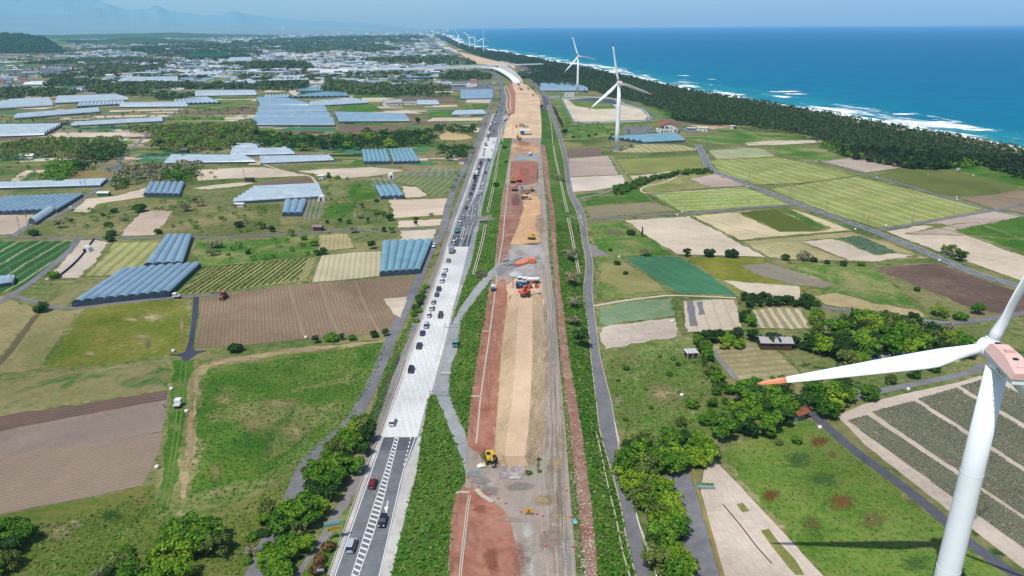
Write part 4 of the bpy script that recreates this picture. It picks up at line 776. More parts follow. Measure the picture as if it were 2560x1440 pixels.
poly('bare_field', [(298, 590), (322, 560), (352, 528), (400, 525), (432, 528), (425, 545), (398, 575), (385, 588), (340, 590)], field('pink_sand', [S(196, 174, 156), S(208, 186, 168)], .3, .04, .1), 2.2)
poly('bare_field', [(176, 530), (215, 497), (290, 490), (365, 468), (375, 478), (370, 492), (300, 502), (248, 510), (222, 532)], m_sand, 2)
poly('bare_field', [(-60, 538), (85, 537), (72, 560), (52, 585), (-60, 592)], rows('sand_rows', (-40, 588), (80, 545), 2.4, [S(196, 176, 156), S(206, 186, 166)], S(170, 150, 132), .25), 2)
poly('bare_field', [(495, 425), (580, 420), (660, 418), (720, 428), (765, 440), (640, 446), (560, 448), (490, 453)], m_sand, 2)
poly('bare_field', [(735, 428), (830, 422), (930, 418), (1018, 426), (940, 440), (860, 447), (800, 438)], m_sand, 2)
poly('bare_field', [(472, 472), (540, 462), (600, 456), (642, 457), (600, 466), (520, 474)], m_sand, 2)
poly('ploughed_field', [(648, 458), (700, 448), (780, 442), (796, 462), (720, 470), (655, 476)], field('umber', [S(118, 98, 84), S(134, 112, 96)], .4, .05, .2), 2)
poly('fallow_field', [(152, 453), (185, 428), (230, 425), (300, 427), (290, 440), (230, 449)], field('rusty_fallow', [S(132, 116, 72), S(150, 130, 86)], .4, .05, .3), 2)
poly('bare_field', [(20, 454), (45, 437), (64, 425), (120, 426), (90, 440), (70, 453)], m_sand, 2); poly('crop_field', [(52, 453), (78, 432), (100, 433), (72, 453)], m_vivid, 2.5)
poly('bare_field', [(36, 406), (80, 398), (190, 391), (192, 398), (110, 404)], m_sand, 2)
poly('orchard_grass', [(980, 455), (1000, 435), (1060, 432), (1150, 428), (1140, 455), (1110, 492), (1072, 490), (1040, 465)], rows('net_orchard', (1010, 460), (1050, 433), 5, [S(104, 120, 70), S(120, 130, 84)], S(140, 146, 110), .3), 2)
poly('bare_field', [(1118, 392), (1120, 376), (1160, 376), (1168, 392), (1160, 400), (1130, 402)], m_sand, 2)
poly('bare_field', [(1095, 340), (1120, 328), (1160, 334), (1185, 345), (1150, 352), (1100, 350)], field('ochre', [S(190, 164, 118), S(204, 178, 132)], .3, .05, .1), 2)
poly('bare_field', [(1160, 326), (1180, 320), (1202, 320), (1195, 334)], m_sand, 2)
for (x0, y0, x1, y1, x2, y2, x3, y3, m) in [
    (835, 338, 1000, 334, 1020, 316, 850, 312, 'umber'), (115, 344, 370, 342, 382, 330, 140, 332, 's'), (225, 296, 430, 292, 432, 287, 240, 290, 's'), (270, 281, 460, 276, 455, 272, 275, 276, 's'),
    (440, 286, 640, 284, 636, 276, 450, 278, 'umber'), (440, 300, 560, 300, 560, 292, 440, 292, 'g'), (560, 300, 635, 298, 636, 292, 564, 293, 's'), (440, 312, 630, 312, 630, 304, 440, 304, 'g'), (480, 272, 600, 270, 590, 262, 500, 262, 'g'),
    (830, 284, 960, 280, 930, 260, 860, 262, 'v'), (1065, 304, 1205, 302, 1210, 294, 1080, 295, 's'), (1070, 294, 1150, 293, 1135, 280, 1075, 281, 'v'), (1130, 291, 1180, 291, 1160, 284, 1130, 284, 's'), (1175, 293, 1215, 292, 1220, 284, 1180, 284, 'v'),
    (920, 282, 1060, 285, 1020, 276, 960, 278, 's'), (1165, 258, 1230, 258, 1232, 248, 1166, 248, 's'), (1180, 272, 1225, 270, 1228, 260, 1180, 261, 'v'), (900, 256, 1000, 254, 1000, 245, 905, 245, 's'), (960, 250, 1150, 258, 1130, 242, 1010, 242, 'umber'), (885, 245, 1000, 244, 1000, 232, 885, 232, 'v'),
    (1068, 220, 1110, 219, 1128, 212, 1072, 212, 's'), (1030, 219, 1065, 219, 1082, 205, 1035, 205, 'v'), (660, 231, 740, 230, 742, 225, 662, 225, 's'), (735, 240, 755, 238, 780, 230, 720, 230, 's'), (740, 238, 850, 236, 850, 224, 760, 226, 'v'), (60, 247, 185, 243, 180, 238, 65, 241, 's'),
    (800, 170, 850, 170, 840, 162, 806, 162, 's'), (720, 157, 790, 156, 780, 151, 722, 152, 's'), (870, 169, 890, 169, 886, 163, 872, 163, 's'), (690, 141, 800, 139, 790, 134, 700, 135, 's'), (660, 148, 720, 148, 718, 144, 662, 144, 's'), (1050, 160, 1090, 160, 1085, 154, 1052, 154, 's'), (820, 161, 1100, 161, 1090, 150, 830, 150, 'v'), (1060, 147, 1100, 147, 1090, 142, 1062, 142, 's'), (640, 155, 670, 155, 668, 151, 640, 151, 's'),
    (130, 160, 190, 161, 188, 150, 135, 149, 'u2'), (0, 176, 190, 166, 180, 158, 0, 156, 'v'), (0, 140, 420, 122, 440, 112, 0, 131, 'u2'), (140, 112, 300, 112, 240, 100, 130, 102, 'v'), (520, 104, 640, 104, 640, 98, 520, 98, 'u2'), (640, 212, 840, 210, 830, 203, 650, 204, 's'), (700, 188, 900, 186, 890, 180, 700, 180, 'umber'), (1060, 185, 1110, 185, 1110, 178, 1060, 178, 'v'), (350, 196, 440, 192, 430, 185, 380, 187, 'v'), (500, 158, 600, 156, 600, 150, 510, 150, 's'), (560, 140, 650, 140, 640, 134, 570, 135, 's')]:
    poly('far_field', [(x0, y0), (x1, y1), (x2, y2), (x3, y3)], {'s': m_sand, 'g': m_grass, 'v': m_vivid, 'umber': MATS['umber'], 'u2': field('far_paddy', [S(136, 132, 92), S(154, 142, 104)], .05, .004, 0)}[m], 2.5, jit=2)
# patchwork of small fields further out
fm = [m_sand, MATS['peach_sand'], m_vivid, m_grass, field('far_olive', OLV, .05, .006, 0), MATS['umber'], MATS['fallow'], MATS['teal_crop']]
bats = {i: ([], []) for i in range(len(fm))}
def far_field(px, py, w_, d_, k, rot):
    c = G(px, py); ca, sa = math.cos(rot), math.sin(rot); V, F = bats[k]; b = len(V)
    for u, v in ((-w_, -d_), (w_, -d_), (w_, d_), (-w_, d_)):
        p = Vector((c.x + u * ca - v * sa, c.y + u * sa + v * ca, 0)); p.z = zl(1.2 + .1 * k, p.y); V.append(p)
    F.append((b, b + 1, b + 2, b + 3))
for i in range(1900):
    py = 82 + (random.random() ** 1.2) * (150 if i < 1150 else 330); px = random.uniform(-20, 1150 if py < 180 else 1120)
    if py > 300: px = random.uniform(-20, 1090)
    if 95 < py < 125 and px < 170: continue
    dd = G(px, py).y; s_ = random.uniform(14, 42) * (dd / 2200) ** .7
    far_field(px, py, s_ * random.uniform(1, 2.2), s_ * random.uniform(.5, .9), random.choice([0, 0, 1, 2, 2, 3, 4, 4, 5, 6, 7]), R(random.choice([-8, -4, 3, 10])))
for k, (V, F) in bats.items(): tag(mesh_obj('farmland', V, F, fm[k]), kind='structure')
# far construction ground and roads beyond the viaduct
poly('construction_ground', [(1175, 158), (1165, 145), (1148, 133), (1152, 131), (1190, 141), (1225, 150), (1262, 158), (1270, 161), (1230, 163)], m_tan, 3)
poly('construction_ground', [(1090, 108), (1106, 108), (1150, 132), (1140, 133), (1110, 122)], MATS['peach_sand'], 3)
poly('construction_ground', [(1242, 175), (1240, 163), (1285, 163), (1290, 178), (1300, 190), (1270, 185)], m_tan, 3)
poly('gravel_yard', [(1225, 157), (1265, 152), (1290, 160), (1250, 162)], m_sand, 3.4)
road('road', [(1220, 176), (1205, 165), (1182, 157), (1160, 149), (1135, 138), (1110, 126), (1088, 115), (1072, 108), (1078, 99), (1100, 93), (1108, 88)], 9, m_road, 3.4, step=30)
road('road', [(1092, 190), (1091, 165), (1088, 150), (1085, 138), (1083, 128)], 8, m_asph, 3.2, step=30)
poly('car_park', [(1120, 226), (1126, 206), (1170, 204), (1228, 206), (1236, 222), (1180, 228)], m_asph, 3, jit=0)
road('country_road', [(1125, 210), (1110, 196), (1098, 190), (1094, 180)], 6, m_asph, 3, step=20)
# retention basin
poly('basin_bank', [(1384, 250), (1400, 242), (1480, 243), (1545, 248), (1600, 268), (1636, 290), (1640, 305), (1600, 312), (1430, 316), (1410, 300)], m_grass, 2)
poly('basin_path', [(1400, 247), (1490, 244), (1540, 249), (1560, 258), (1610, 275), (1634, 296), (1626, 303), (1440, 310), (1425, 296), (1412, 268)], m_asph, 2.6, jit=0)
poly('basin_floor', [(1408, 248), (1480, 246), (1538, 250), (1545, 260), (1600, 274), (1620, 290), (1612, 300), (1500, 304), (1440, 304), (1430, 292), (1420, 270)], field('basin_sand', [S(196, 182, 158), S(218, 202, 178), S(226, 212, 190)], .12, .02, .1, patch=(S(150, 146, 104), .03, .6, .66)), 3)
poly('basin_wall_face', [(1414, 250), (1480, 246), (1536, 250), (1546, 260), (1536, 262), (1480, 253), (1424, 253)], plain('dark_lining', S(74, 78, 96), .8), 3.6, jit=0)
poly('basin_grass', [(1424, 254), (1480, 253), (1530, 260), (1542, 272), (1490, 274), (1440, 266)], m_grass, 3.8)
road('basin_wall', [(1405, 247), (1418, 270), (1432, 296), (1440, 306), (1500, 307), (1580, 306), (1618, 303), (1622, 292), (1606, 276), (1560, 262), (1540, 250), (1480, 244), (1405, 245)], .6, m_white, 4, thick=.9, step=10)
poly('grass_field', [(1405, 352), (1408, 322), (1440, 317), (1545, 316), (1565, 338), (1500, 345), (1440, 350)], m_grass, 2.2)
poly('asphalt_yard', [(1552, 320), (1600, 316), (1628, 316), (1640, 330), (1600, 334), (1566, 338)], m_asph, 2.6, jit=0)
poly('asphalt_yard', [(1700, 322), (1740, 318), (1760, 328), (1720, 332)], m_asph, 2.6, jit=0)
poly('bare_field', [(1700, 312), (1770, 314), (1860, 312), (1950, 300), (1956, 316), (1880, 322), (1800, 326), (1760, 322)], MATS['ochre'], 1.6)
poly('grass_field', [(1690, 342), (1860, 330), (1960, 328), (2050, 345), (1930, 358), (1800, 362), (1750, 356)], m_grass, 1.9)
poly('fallow_field', [(1790, 322), (1900, 316), (1962, 322), (1930, 332), (1800, 332)], m_grass, 2)
road('lane', [(1560, 250), (1590, 262), (1640, 288), (1670, 296), (1690, 306), (1760, 322), (1850, 325), (1930, 320)], 4, m_asph, 2.8)
poly('grass_field', [(1600, 262), (1640, 268), (1670, 280), (1676, 292), (1650, 290), (1610, 276)], m_grass, 2.2)

tag(mesh_obj('field_margin', MV, MF, field('margin_weeds', [S(66, 96, 40), S(98, 114, 56), S(140, 136, 88), S(178, 160, 126)], .35, .05, .3)), kind='structure')
# ================================================================== HILLS AND MOUNTAINS
def RAYY(x, y, D):
    r = FW + RT * ((x - 1280) / FP) + UP * ((720 - y) / FP); t = D / r.y
    return Vector((r.x * t, D, CH + r.z * t))
m_mount = field('hazed_mountain_forest', [S(116, 138, 144), S(130, 150, 156), S(142, 158, 162)], .0012, .0002, 0)  # forest colour paled to blue-grey: part of the distance haze is painted in
def ridge(name, tab, base, Ds, D1, mat, pw=1.5, nz=.12, sc_=.0006, step=10):
    xs_ = []; x = tab[0][0]
    while x <= tab[-1][0]: xs_.append(x); x += step
    tt = [(a, b) for a, b in tab]; V = []; F = []; m = len(Ds) + 1
    for x in xs_:
        yr = E(tt, x)[0]; pr = RAYY(x, yr, D1); dr = Vector((pr.x, pr.y, 0)) / D1
        for k, D in enumerate(Ds + [D1 * 1.06]):
            t = (D - Ds[0]) / (D1 - Ds[0]); p = dr * D
            hgt = pr.z * (min(1, t) ** pw) if t <= 1 else -5
            if 0 < t < 1: hgt *= 1 + nz * 3 * mnoise.noise(Vector((p.x * sc_, p.y * sc_, 0))) + nz * mnoise.noise(Vector((p.x * sc_ * 4, p.y * sc_ * 4, 0)))
            V.append((p.x, p.y, hgt - (3 if t <= 0 else 0)))
    for i in range(len(xs_) - 1):
        for k in range(m - 1): F.append((i * m + k, (i + 1) * m + k, (i + 1) * m + k + 1, i * m + k + 1))
    o = mesh_obj(name, V, F, mat); 
    if o.data.polygons[0].normal.z < 0: o.data.flip_normals()
    return tag(o, kind='structure')
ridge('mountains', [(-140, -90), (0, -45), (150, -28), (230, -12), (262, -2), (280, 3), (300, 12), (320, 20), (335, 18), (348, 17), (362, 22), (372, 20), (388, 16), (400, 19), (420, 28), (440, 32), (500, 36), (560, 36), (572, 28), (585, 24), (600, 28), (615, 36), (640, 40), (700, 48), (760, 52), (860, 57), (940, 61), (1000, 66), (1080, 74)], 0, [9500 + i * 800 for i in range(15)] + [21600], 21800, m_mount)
m_hill = field('hill_forest', [S(40, 66, 34), S(60, 86, 42), S(88, 98, 54)], .02, .004, 1.0)
HILL = [(-160, 82), (-60, 79), (0, 83), (30, 86), (60, 86), (85, 91), (105, 93), (120, 101), (136, 110), (150, 120), (162, 127)]
ridge('hill', HILL, 0, [3450, 3550, 3650, 3800, 3950, 4100], 4250, m_hill, .8, .1, .004, 6)
ridge('hill', [(225, 107), (240, 101), (262, 94), (300, 89), (340, 88), (400, 91), (440, 95), (500, 96), (540, 101), (560, 106)], 0, [5000, 5150, 5300, 5500], 5700, m_hill, .8, .1, .004, 8)
ridge('hill', [(40, 84), (120, 78), (200, 74), (290, 76), (380, 73), (480, 77), (600, 80), (700, 83)], 0, [7600, 7900, 8300], 8900, m_hill, .9, .1, .002, 16)

# ================================================================== FOLIAGE
def cards(C, Rr, n, size, up=.25, lo=.72, hi=1.05, jit=.55, zmin=-.35):
    """n leaf clumps around each centre C (k,3) with radii Rr (k,3)"""
    k = len(C); N = k * n
    d = rng.normal(size=(N, 3)); d /= np.linalg.norm(d, axis=1)[:, None]
    d[:, 2] = np.where(d[:, 2] < zmin, -d[:, 2], d[:, 2])
    P_ = np.repeat(C, n, 0) + d * np.repeat(Rr, n, 0) * rng.uniform(lo, hi, (N, 1))
    nn = d + rng.normal(size=(N, 3)) * jit; nn[:, 2] += up; nn /= np.linalg.norm(nn, axis=1)[:, None]
    a = np.cross(nn, rng.normal(size=(N, 3))); a /= np.linalg.norm(a, axis=1)[:, None]; b = np.cross(nn, a)
    s = (np.repeat(size, n) if isinstance(size, np.ndarray) else np.full(N, size)) * rng.uniform(.55, 1.3, N) / 2
    a *= s[:, None]; b *= (s * rng.uniform(.6, 1, N))[:, None]
    j = lambda: rng.uniform(.7, 1.15, (N, 1))
    return np.stack([P_ - a * j() - b, P_ + a - b * j(), P_ + a * j() + b, P_ - a + b * j()], 1)
L_mid = leafmat('leaves_fresh', S(42, 80, 20, 1), S(74, 116, 30, 1), S(116, 150, 48, 1), .3)
L_yel = leafmat('leaves_yellowish', S(68, 106, 22, 1), S(104, 140, 32, 1), S(148, 168, 54, 1), .3)
L_drk = leafmat('leaves_dark', S(30, 56, 24, 1.1), S(48, 78, 32, 1.1), S(76, 106, 44, 1.1))
L_pin = leafmat('pine_needles', S(30, 46, 26, 1), S(48, 66, 36, 1), S(76, 92, 52, 1), .2)
L_gry = leafmat('twigs_greyish', S(84, 86, 62, .85), S(112, 108, 84, .85), S(138, 132, 106, .85), .1)
L_red = leafmat('leaves_bronze', S(56, 44, 28, .85), S(84, 62, 40, .85), S(98, 88, 50, .85), .1)
L_far = leafmat('far_leaves', S(50, 74, 38, 1.3), S(76, 98, 50, 1.3), S(108, 120, 70, 1.3))
m_bark = plain('bark', S(92, 78, 64), .9, 0, .2, 3)
def tree(name, lobes, mat, n, size, trunk_h, trunk_r, cat='tree', limbs=4, **k):
    t = empty(name); t['category'] = cat
    C = np.array([l[:3] for l in lobes], float); Rr = np.array([l[3:6] if len(l) > 4 else (l[3],) * 3 for l in lobes], float)
    Q = [cards(C, Rr, n, size, **k), cards(C, Rr * .6, max(6, n // 4), size * 1.3)]
    quads_obj('crown', np.concatenate(Q), mat, t)
    mb = MB(); mb.tube([(0, 0, -.1), (.03, .02, trunk_h * .5), (-.04, .03, trunk_h)], [trunk_r * 1.25, trunk_r, trunk_r * .7], 7)
    for i in range(limbs):
        l = lobes[i % len(lobes)]; mb.tube([(-.04, .03, trunk_h * .75), (l[0] * .5, l[1] * .5, (trunk_h + l[2]) / 2), (l[0], l[1], l[2])], [trunk_r * .5, trunk_r * .35, trunk_r * .15], 5)
    mb.build('trunk', m_bark, t)
    return t
def rl(n, R0, z0, z1, r0, r1, flat=.8):
    out = [(0, 0, z1 - r1 * .5, r1 * 1.1, r1 * 1.1, r1 * flat)]
    for i in range(n):
        a = 2 * PI * i / n + random.uniform(-.4, .4); q = R0 * random.uniform(.6, 1); r = random.uniform(r0, r1)
        out.append((q * math.cos(a), q * math.sin(a), random.uniform(z0, z1), r, r, r * flat))
    return out
TR = {}
for i in range(3):
    TR['broad%d' % i] = tree('broadleaf_tree', rl(14, 2.7, 2.0, 5.2, .8, 1.7), L_mid, 78, .52, 3.0, .2)
    TR['yellow%d' % i] = tree('broadleaf_tree', rl(14, 2.8, 1.8, 4.9, .8, 1.7), L_yel, 78, .52, 2.6, .2)
L_olv = leafmat('leaves_olive', S(66, 86, 34, 1), S(92, 110, 48, 1), S(130, 140, 78, 1), .3)
TR['broad3'] = tree('broadleaf_tree', rl(11, 3.0, 1.6, 5.6, .6, 1.5), L_olv, 70, .5, 3.0, .2, jit=.9)
TR['yellow3'] = tree('broadleaf_tree', rl(17, 3.3, 1.2, 4.6, .6, 1.4), L_yel, 60, .48, 2.6, .2, jit=.8)
for i in range(2):
    TR['dark%d' % i] = tree('evergreen_tree', rl(10, 1.7, 1.3, 4.6, .7, 1.4, 1.0), L_drk, 80, .48, 2.4, .18)
    TR['bush%d' % i] = tree('bush', rl(5, 1.0, .7, 1.3, .7, 1.1), L_mid, 70, .42, .8, .08, 'bush')
    TR['dbush%d' % i] = tree('bush', rl(5, 1.0, .8, 1.5, .8, 1.2, .9), L_drk, 80, .45, .8, .08, 'bush')
    TR['grey%d' % i] = tree('bare_bush', rl(6, 1.6, 1.0, 2.2, .8, 1.2), L_gry, 46, .38, 1.4, .1, 'bush', jit=1.2)
TR['bronze0'] = tree('clipped_bush', rl(5, .6, .7, 1.0, .8, 1.0), L_red, 90, .36, .6, .08, 'bush')
TR['spire0'] = tree('slender_tree', [(0, 0, 1.5 + i * .9, .75 - i * .08, .75 - i * .08, .7) for i in range(7)] + [(.7, .2, 2.6, .5), (-.6, .3, 4.0, .45)], L_drk, 40, .4, 6, .1, 'tree', 2)
def pine(i):
    lb = []
    for k in range(6):
        z = 3.2 + k * .85; r = 2.0 - k * .26; a0 = random.uniform(0, 6)
        for j in range(3): a = a0 + j * 2.1; lb.append((r * .6 * math.cos(a), r * .6 * math.sin(a), z + random.uniform(-.2, .2), r * .6, r * .6, .5))
    return tree('pine_tree', lb, L_pin, 18, .75, 5.5, .17, 'pine tree', 3, up=.6)
for i in range(3): TR['pine%d' % i] = pine(i)
NV = {k: sum(1 for q in TR if q.startswith(k) and q[len(k):].isdigit()) for k in ('broad', 'yellow', 'dark', 'bush', 'dbush', 'grey', 'bronze', 'spire', 'pine')}
def plant(kind, x, y, s, label, group=None, z=0):
    p = G(x, y, z); pr = TR['%s%d' % (kind, random.randrange(NV[kind]))]
    e = s * random.uniform(.9, 1.1); ew = e * random.uniform(.88, 1.15)
    return place(pr, (p.x, p.y, z - .05), random.uniform(0, 6.28), (ew, ew, e), label, group)
def inside(pt, W):
    c = False; x, y = pt; j = len(W) - 1
    for i in range(len(W)):
        if (W[i].y > y) != (W[j].y > y) and x < (W[j].x - W[i].x) * (y - W[i].y) / (W[j].y - W[i].y) + W[i].x: c = not c
        j = i
    return c
def scatter(pts, sp, dy=0, z=0, jit=.45):
    W = [G(x, y + dy, z) for x, y in pts]; x0, x1 = min(p.x for p in W), max(p.x for p in W); y0, y1 = min(p.y for p in W), max(p.y for p in W)
    out = []; yy = y0 + sp * .3; r = 0
    while yy < y1:
        xx = x0 + (r % 2) * sp * .5
        while xx < x1:
            p = (xx + random.uniform(-jit, jit) * sp, yy + random.uniform(-jit, jit) * sp)
            if inside(p, W): out.append(p)
            xx += sp
        yy += sp * .87; r += 1
    return out
def nth(i):
    w_ = ['', 'second ', 'third ', 'fourth ', 'fifth ', 'sixth ', 'seventh ', 'eighth ', 'ninth ', 'tenth ']
    return w_[i] if i < 10 else '%d%s ' % (i + 1, {1: 'st', 2: 'nd', 3: 'rd'}.get((i + 1) % 10 if (i + 1) % 100 not in (11, 12, 13) else 0, 'th'))
def grove(pts, sp, kinds, s0, s1, label, group, dy=0, z=0, order=True):
    """label: text of the group or {kind: text}; each tree is told by how near the camera it stands"""
    cn = {}
    for (x, y) in sorted(scatter(pts, sp, dy, z), key=lambda p: p[0] ** 2 + p[1] ** 2):
        k = random.choice(kinds); pr = TR['%s%d' % (k, random.randrange(NV[k]))]; e = random.uniform(s0, s1); ew = e * random.uniform(.9, 1.15)
        lb = label[k] if isinstance(label, dict) else label; cn[lb] = cn.get(lb, -1) + 1
        place(pr, (x, y, z - .05), random.uniform(0, 6.28), (ew, ew, e), nth(cn[lb]) + 'nearest ' + lb, group)
def mass(name, pts, sp, r, hgt, mat, n, size, dy=0, z=0, xy=None, var=.35, base=0., jit_=.45):
    """a wood that reads as one mass"""
    P_ = xy if xy is not None else scatter(pts, sp, dy, z, jit_)
    if name == 'distant_woodland' and xy is None: P_ = [p for p in P_ if wnoise(p[0] * .5, p[1], .006) > -.08]
    if not len(P_): return
    P_ = np.array(P_); k = len(P_); h = hgt * rng.uniform(1 - var, 1 + var, k); rr = r * rng.uniform(.75, 1.3, k)
    C = np.stack([P_[:, 0], P_[:, 1], z + base + h * .6], 1); Rr = np.stack([rr, rr, h * .42], 1)
    return tag(quads_obj(name, cards(C, Rr, n, size), mat), kind='stuff')

# ---- near woods
A1 = 'tree in the row between lane and roadside pavement'
grove([(640, 1500), (668, 1400), (705, 1320), (745, 1240), (768, 1190), (790, 1150), (840, 1105), (885, 1068), (908, 1050), (925, 1090), (905, 1150), (870, 1215), (830, 1275), (790, 1340), (735, 1410), (690, 1500)], 3.9, ['broad', 'broad', 'yellow', 'dark'], .66, .98,
      {'broad': 'mid green ' + A1, 'yellow': 'yellowish green ' + A1, 'dark': 'dark green ' + A1}, 'trees between the lane and the pavement', 14)
A2 = 'tree in the bottom left thicket'
grove([(400, 1440), (415, 1350), (440, 1330), (520, 1310), (560, 1330), (540, 1380), (480, 1440), (440, 1500), (380, 1500)], 5.2, ['yellow', 'broad'], .9, 1.25, {'yellow': 'yellow green broad crowned ' + A2, 'broad': 'mid green broad crowned ' + A2}, 'thicket trees at the bottom left', 14)
grove([(225, 1430), (290, 1380), (340, 1350), (400, 1360), (395, 1430), (330, 1470), (250, 1500)], 4.6, ['broad', 'dark', 'grey', 'bush'], .75, 1.0, {'broad': 'low mid green ' + A2, 'dark': 'low dark green ' + A2, 'grey': 'twiggy olive bush in the thicket left of the big trees', 'bush': 'small rounded bush in the thicket left of the big trees'}, 'thicket shrubs at the bottom left', 10)
grove([(596, 1440), (620, 1340), (660, 1290), (690, 1260), (715, 1240), (700, 1300), (660, 1360), (630, 1420), (600, 1500)], 3.6, ['bush', 'dbush', 'yellow', 'broad', 'grey'], .55, .85, {k: v + ' along the left edge of the bottom left lane' for k, v in {'bush': 'fresh green bush', 'dbush': 'dark green bush', 'yellow': 'small yellow green tree', 'broad': 'small mid green tree', 'grey': 'olive grey twiggy bush'}.items()}, 'shrubs along the left edge of the lane', 10)
grove([(-20, 1320), (40, 1300), (62, 1320), (60, 1400), (20, 1440), (-20, 1440)], 4.4, ['dark', 'broad'], .7, .95, {'dark': 'dark tree in the bottom left corner clump', 'broad': 'fresh green tree in the bottom left corner clump'}, 'trees in the bottom left corner', 10)
A3 = ' between right hand lane and asphalt yard'
grove([(1546, 1140), (1570, 1110), (1640, 1095), (1700, 1090), (1760, 1085), (1800, 1110), (1790, 1140), (1735, 1165), (1690, 1185), (1668, 1215), (1690, 1290), (1700, 1360), (1722, 1440), (1725, 1520), (1660, 1520), (1628, 1400), (1596, 1290), (1566, 1200)], 4.1, ['broad', 'broad', 'yellow', 'yellow', 'dark'], .66, 1.0, {'broad': 'mid green tree' + A3, 'yellow': 'light yellow green tree' + A3, 'dark': 'dark green tree' + A3}, 'trees right of the lane', 14)
A4 = ' in the wood beside the leek field'
grove([(1790, 1080), (1830, 1010), (1860, 970), (1930, 955), (2000, 965), (2060, 950), (2110, 960), (2150, 975), (2110, 1000), (2098, 1025), (2060, 1036), (2010, 1015), (1985, 1040), (1940, 1080), (1880, 1095), (1830, 1110)], 5.3, ['broad', 'broad', 'dark', 'yellow'], .8, 1.15, {'broad': 'mid green tree' + A4, 'yellow': 'bright yellow green tree' + A4, 'dark': 'dark green tree' + A4}, 'wood beside the leek field', 14)
grove([(1738, 850), (1762, 846), (1778, 890), (1800, 930), (1826, 962), (1850, 1000), (1815, 1010), (1780, 950), (1758, 900)], 3.6, ['dark', 'broad', 'dbush'], .5, .7, {'dark': 'dark small tree left of the kitchen garden', 'broad': 'green small tree left of the kitchen garden', 'dbush': 'dark low bush in the hedge left of the kitchen garden'}, 'hedge left of the kitchen garden', 8)
grove([(1738, 846), (1800, 836), (1880, 842), (1960, 852), (2030, 858), (2090, 870), (2120, 890), (2090, 900), (2040, 884), (1960, 870), (1880, 856), (1800, 852), (1745, 862)], 3.6, ['dark'], .62, .85, 'dark evergreen in the tall hedge behind the wooden barn', 'dark hedge behind the barn', 4)
A5 = ' in the wood above the little cemetery'
grove([(2055, 880), (2050, 845), (2090, 825), (2150, 800), (2220, 812), (2290, 835), (2340, 850), (2400, 850), (2440, 872), (2420, 895), (2330, 888), (2270, 880), (2200, 890), (2150, 900), (2120, 925), (2080, 930)], 6.0, ['yellow', 'broad', 'broad', 'dark'], 1.0, 1.4, {'yellow': 'bright yellow green tree' + A5, 'broad': 'mid green tree' + A5, 'dark': 'dark green tree' + A5}, 'wood above the cemetery', 8)
grove([(2060, 820), (2100, 805), (2140, 790), (2300, 800), (2320, 820), (2200, 808), (2110, 830)], 5, ['grey', 'spire', 'dark'], .6, .9, {'grey': 'grey green bare bush by the lane above the wood', 'spire': 'thin upright tree by the lane above the wood', 'dark': 'dark small tree by the lane above the wood'}, 'scrub beside the narrow lane', 6)
grove([(1860, 748), (1880, 736), (1920, 744), (1990, 745), (2030, 752), (2040, 775), (2000, 765), (1900, 765), (1862, 772)], 3.6, ['dark', 'dark', 'dbush'], .55, .8, 'dark evergreen around the upper garden plots', 'evergreens round the garden plots', 4)
grove([(1850, 790), (1872, 775), (1884, 815), (1866, 830)], 3.6, ['dark', 'broad'], .5, .65, 'green shrub between the two sandy garden plots', 'shrubs between the garden plots', 4)
grove([(2020, 775), (2050, 785), (2060, 830), (2040, 840), (2025, 800)], 4, ['broad', 'yellow'], .6, .85, 'leafy tree right of the striped garden plot', 'trees right of the garden plot', 4)
grove([(1788, 868), (1800, 850), (1850, 858), (1852, 880), (1810, 878)], 3.8, ['yellow'], .5, .62, 'yellow green tree at the corner of the kitchen garden', 'yellow trees in the kitchen garden', 0)
grove([(1535, 470), (1600, 448), (1640, 440), (1660, 436), (1665, 442), (1610, 462), (1560, 484), (1538, 486)], 3.6, ['dark', 'broad'], .45, .6, 'dark tree in the hedge slanting between pale fields', 'slanting hedge trees', 3)
grove([(1650, 442), (1700, 428), (1775, 423), (1780, 432), (1700, 438), (1660, 448)], 3.6, ['dark', 'broad'], .42, .55, 'dark tree in the hedge by the country road bend', 'hedge trees by the bend', 3)
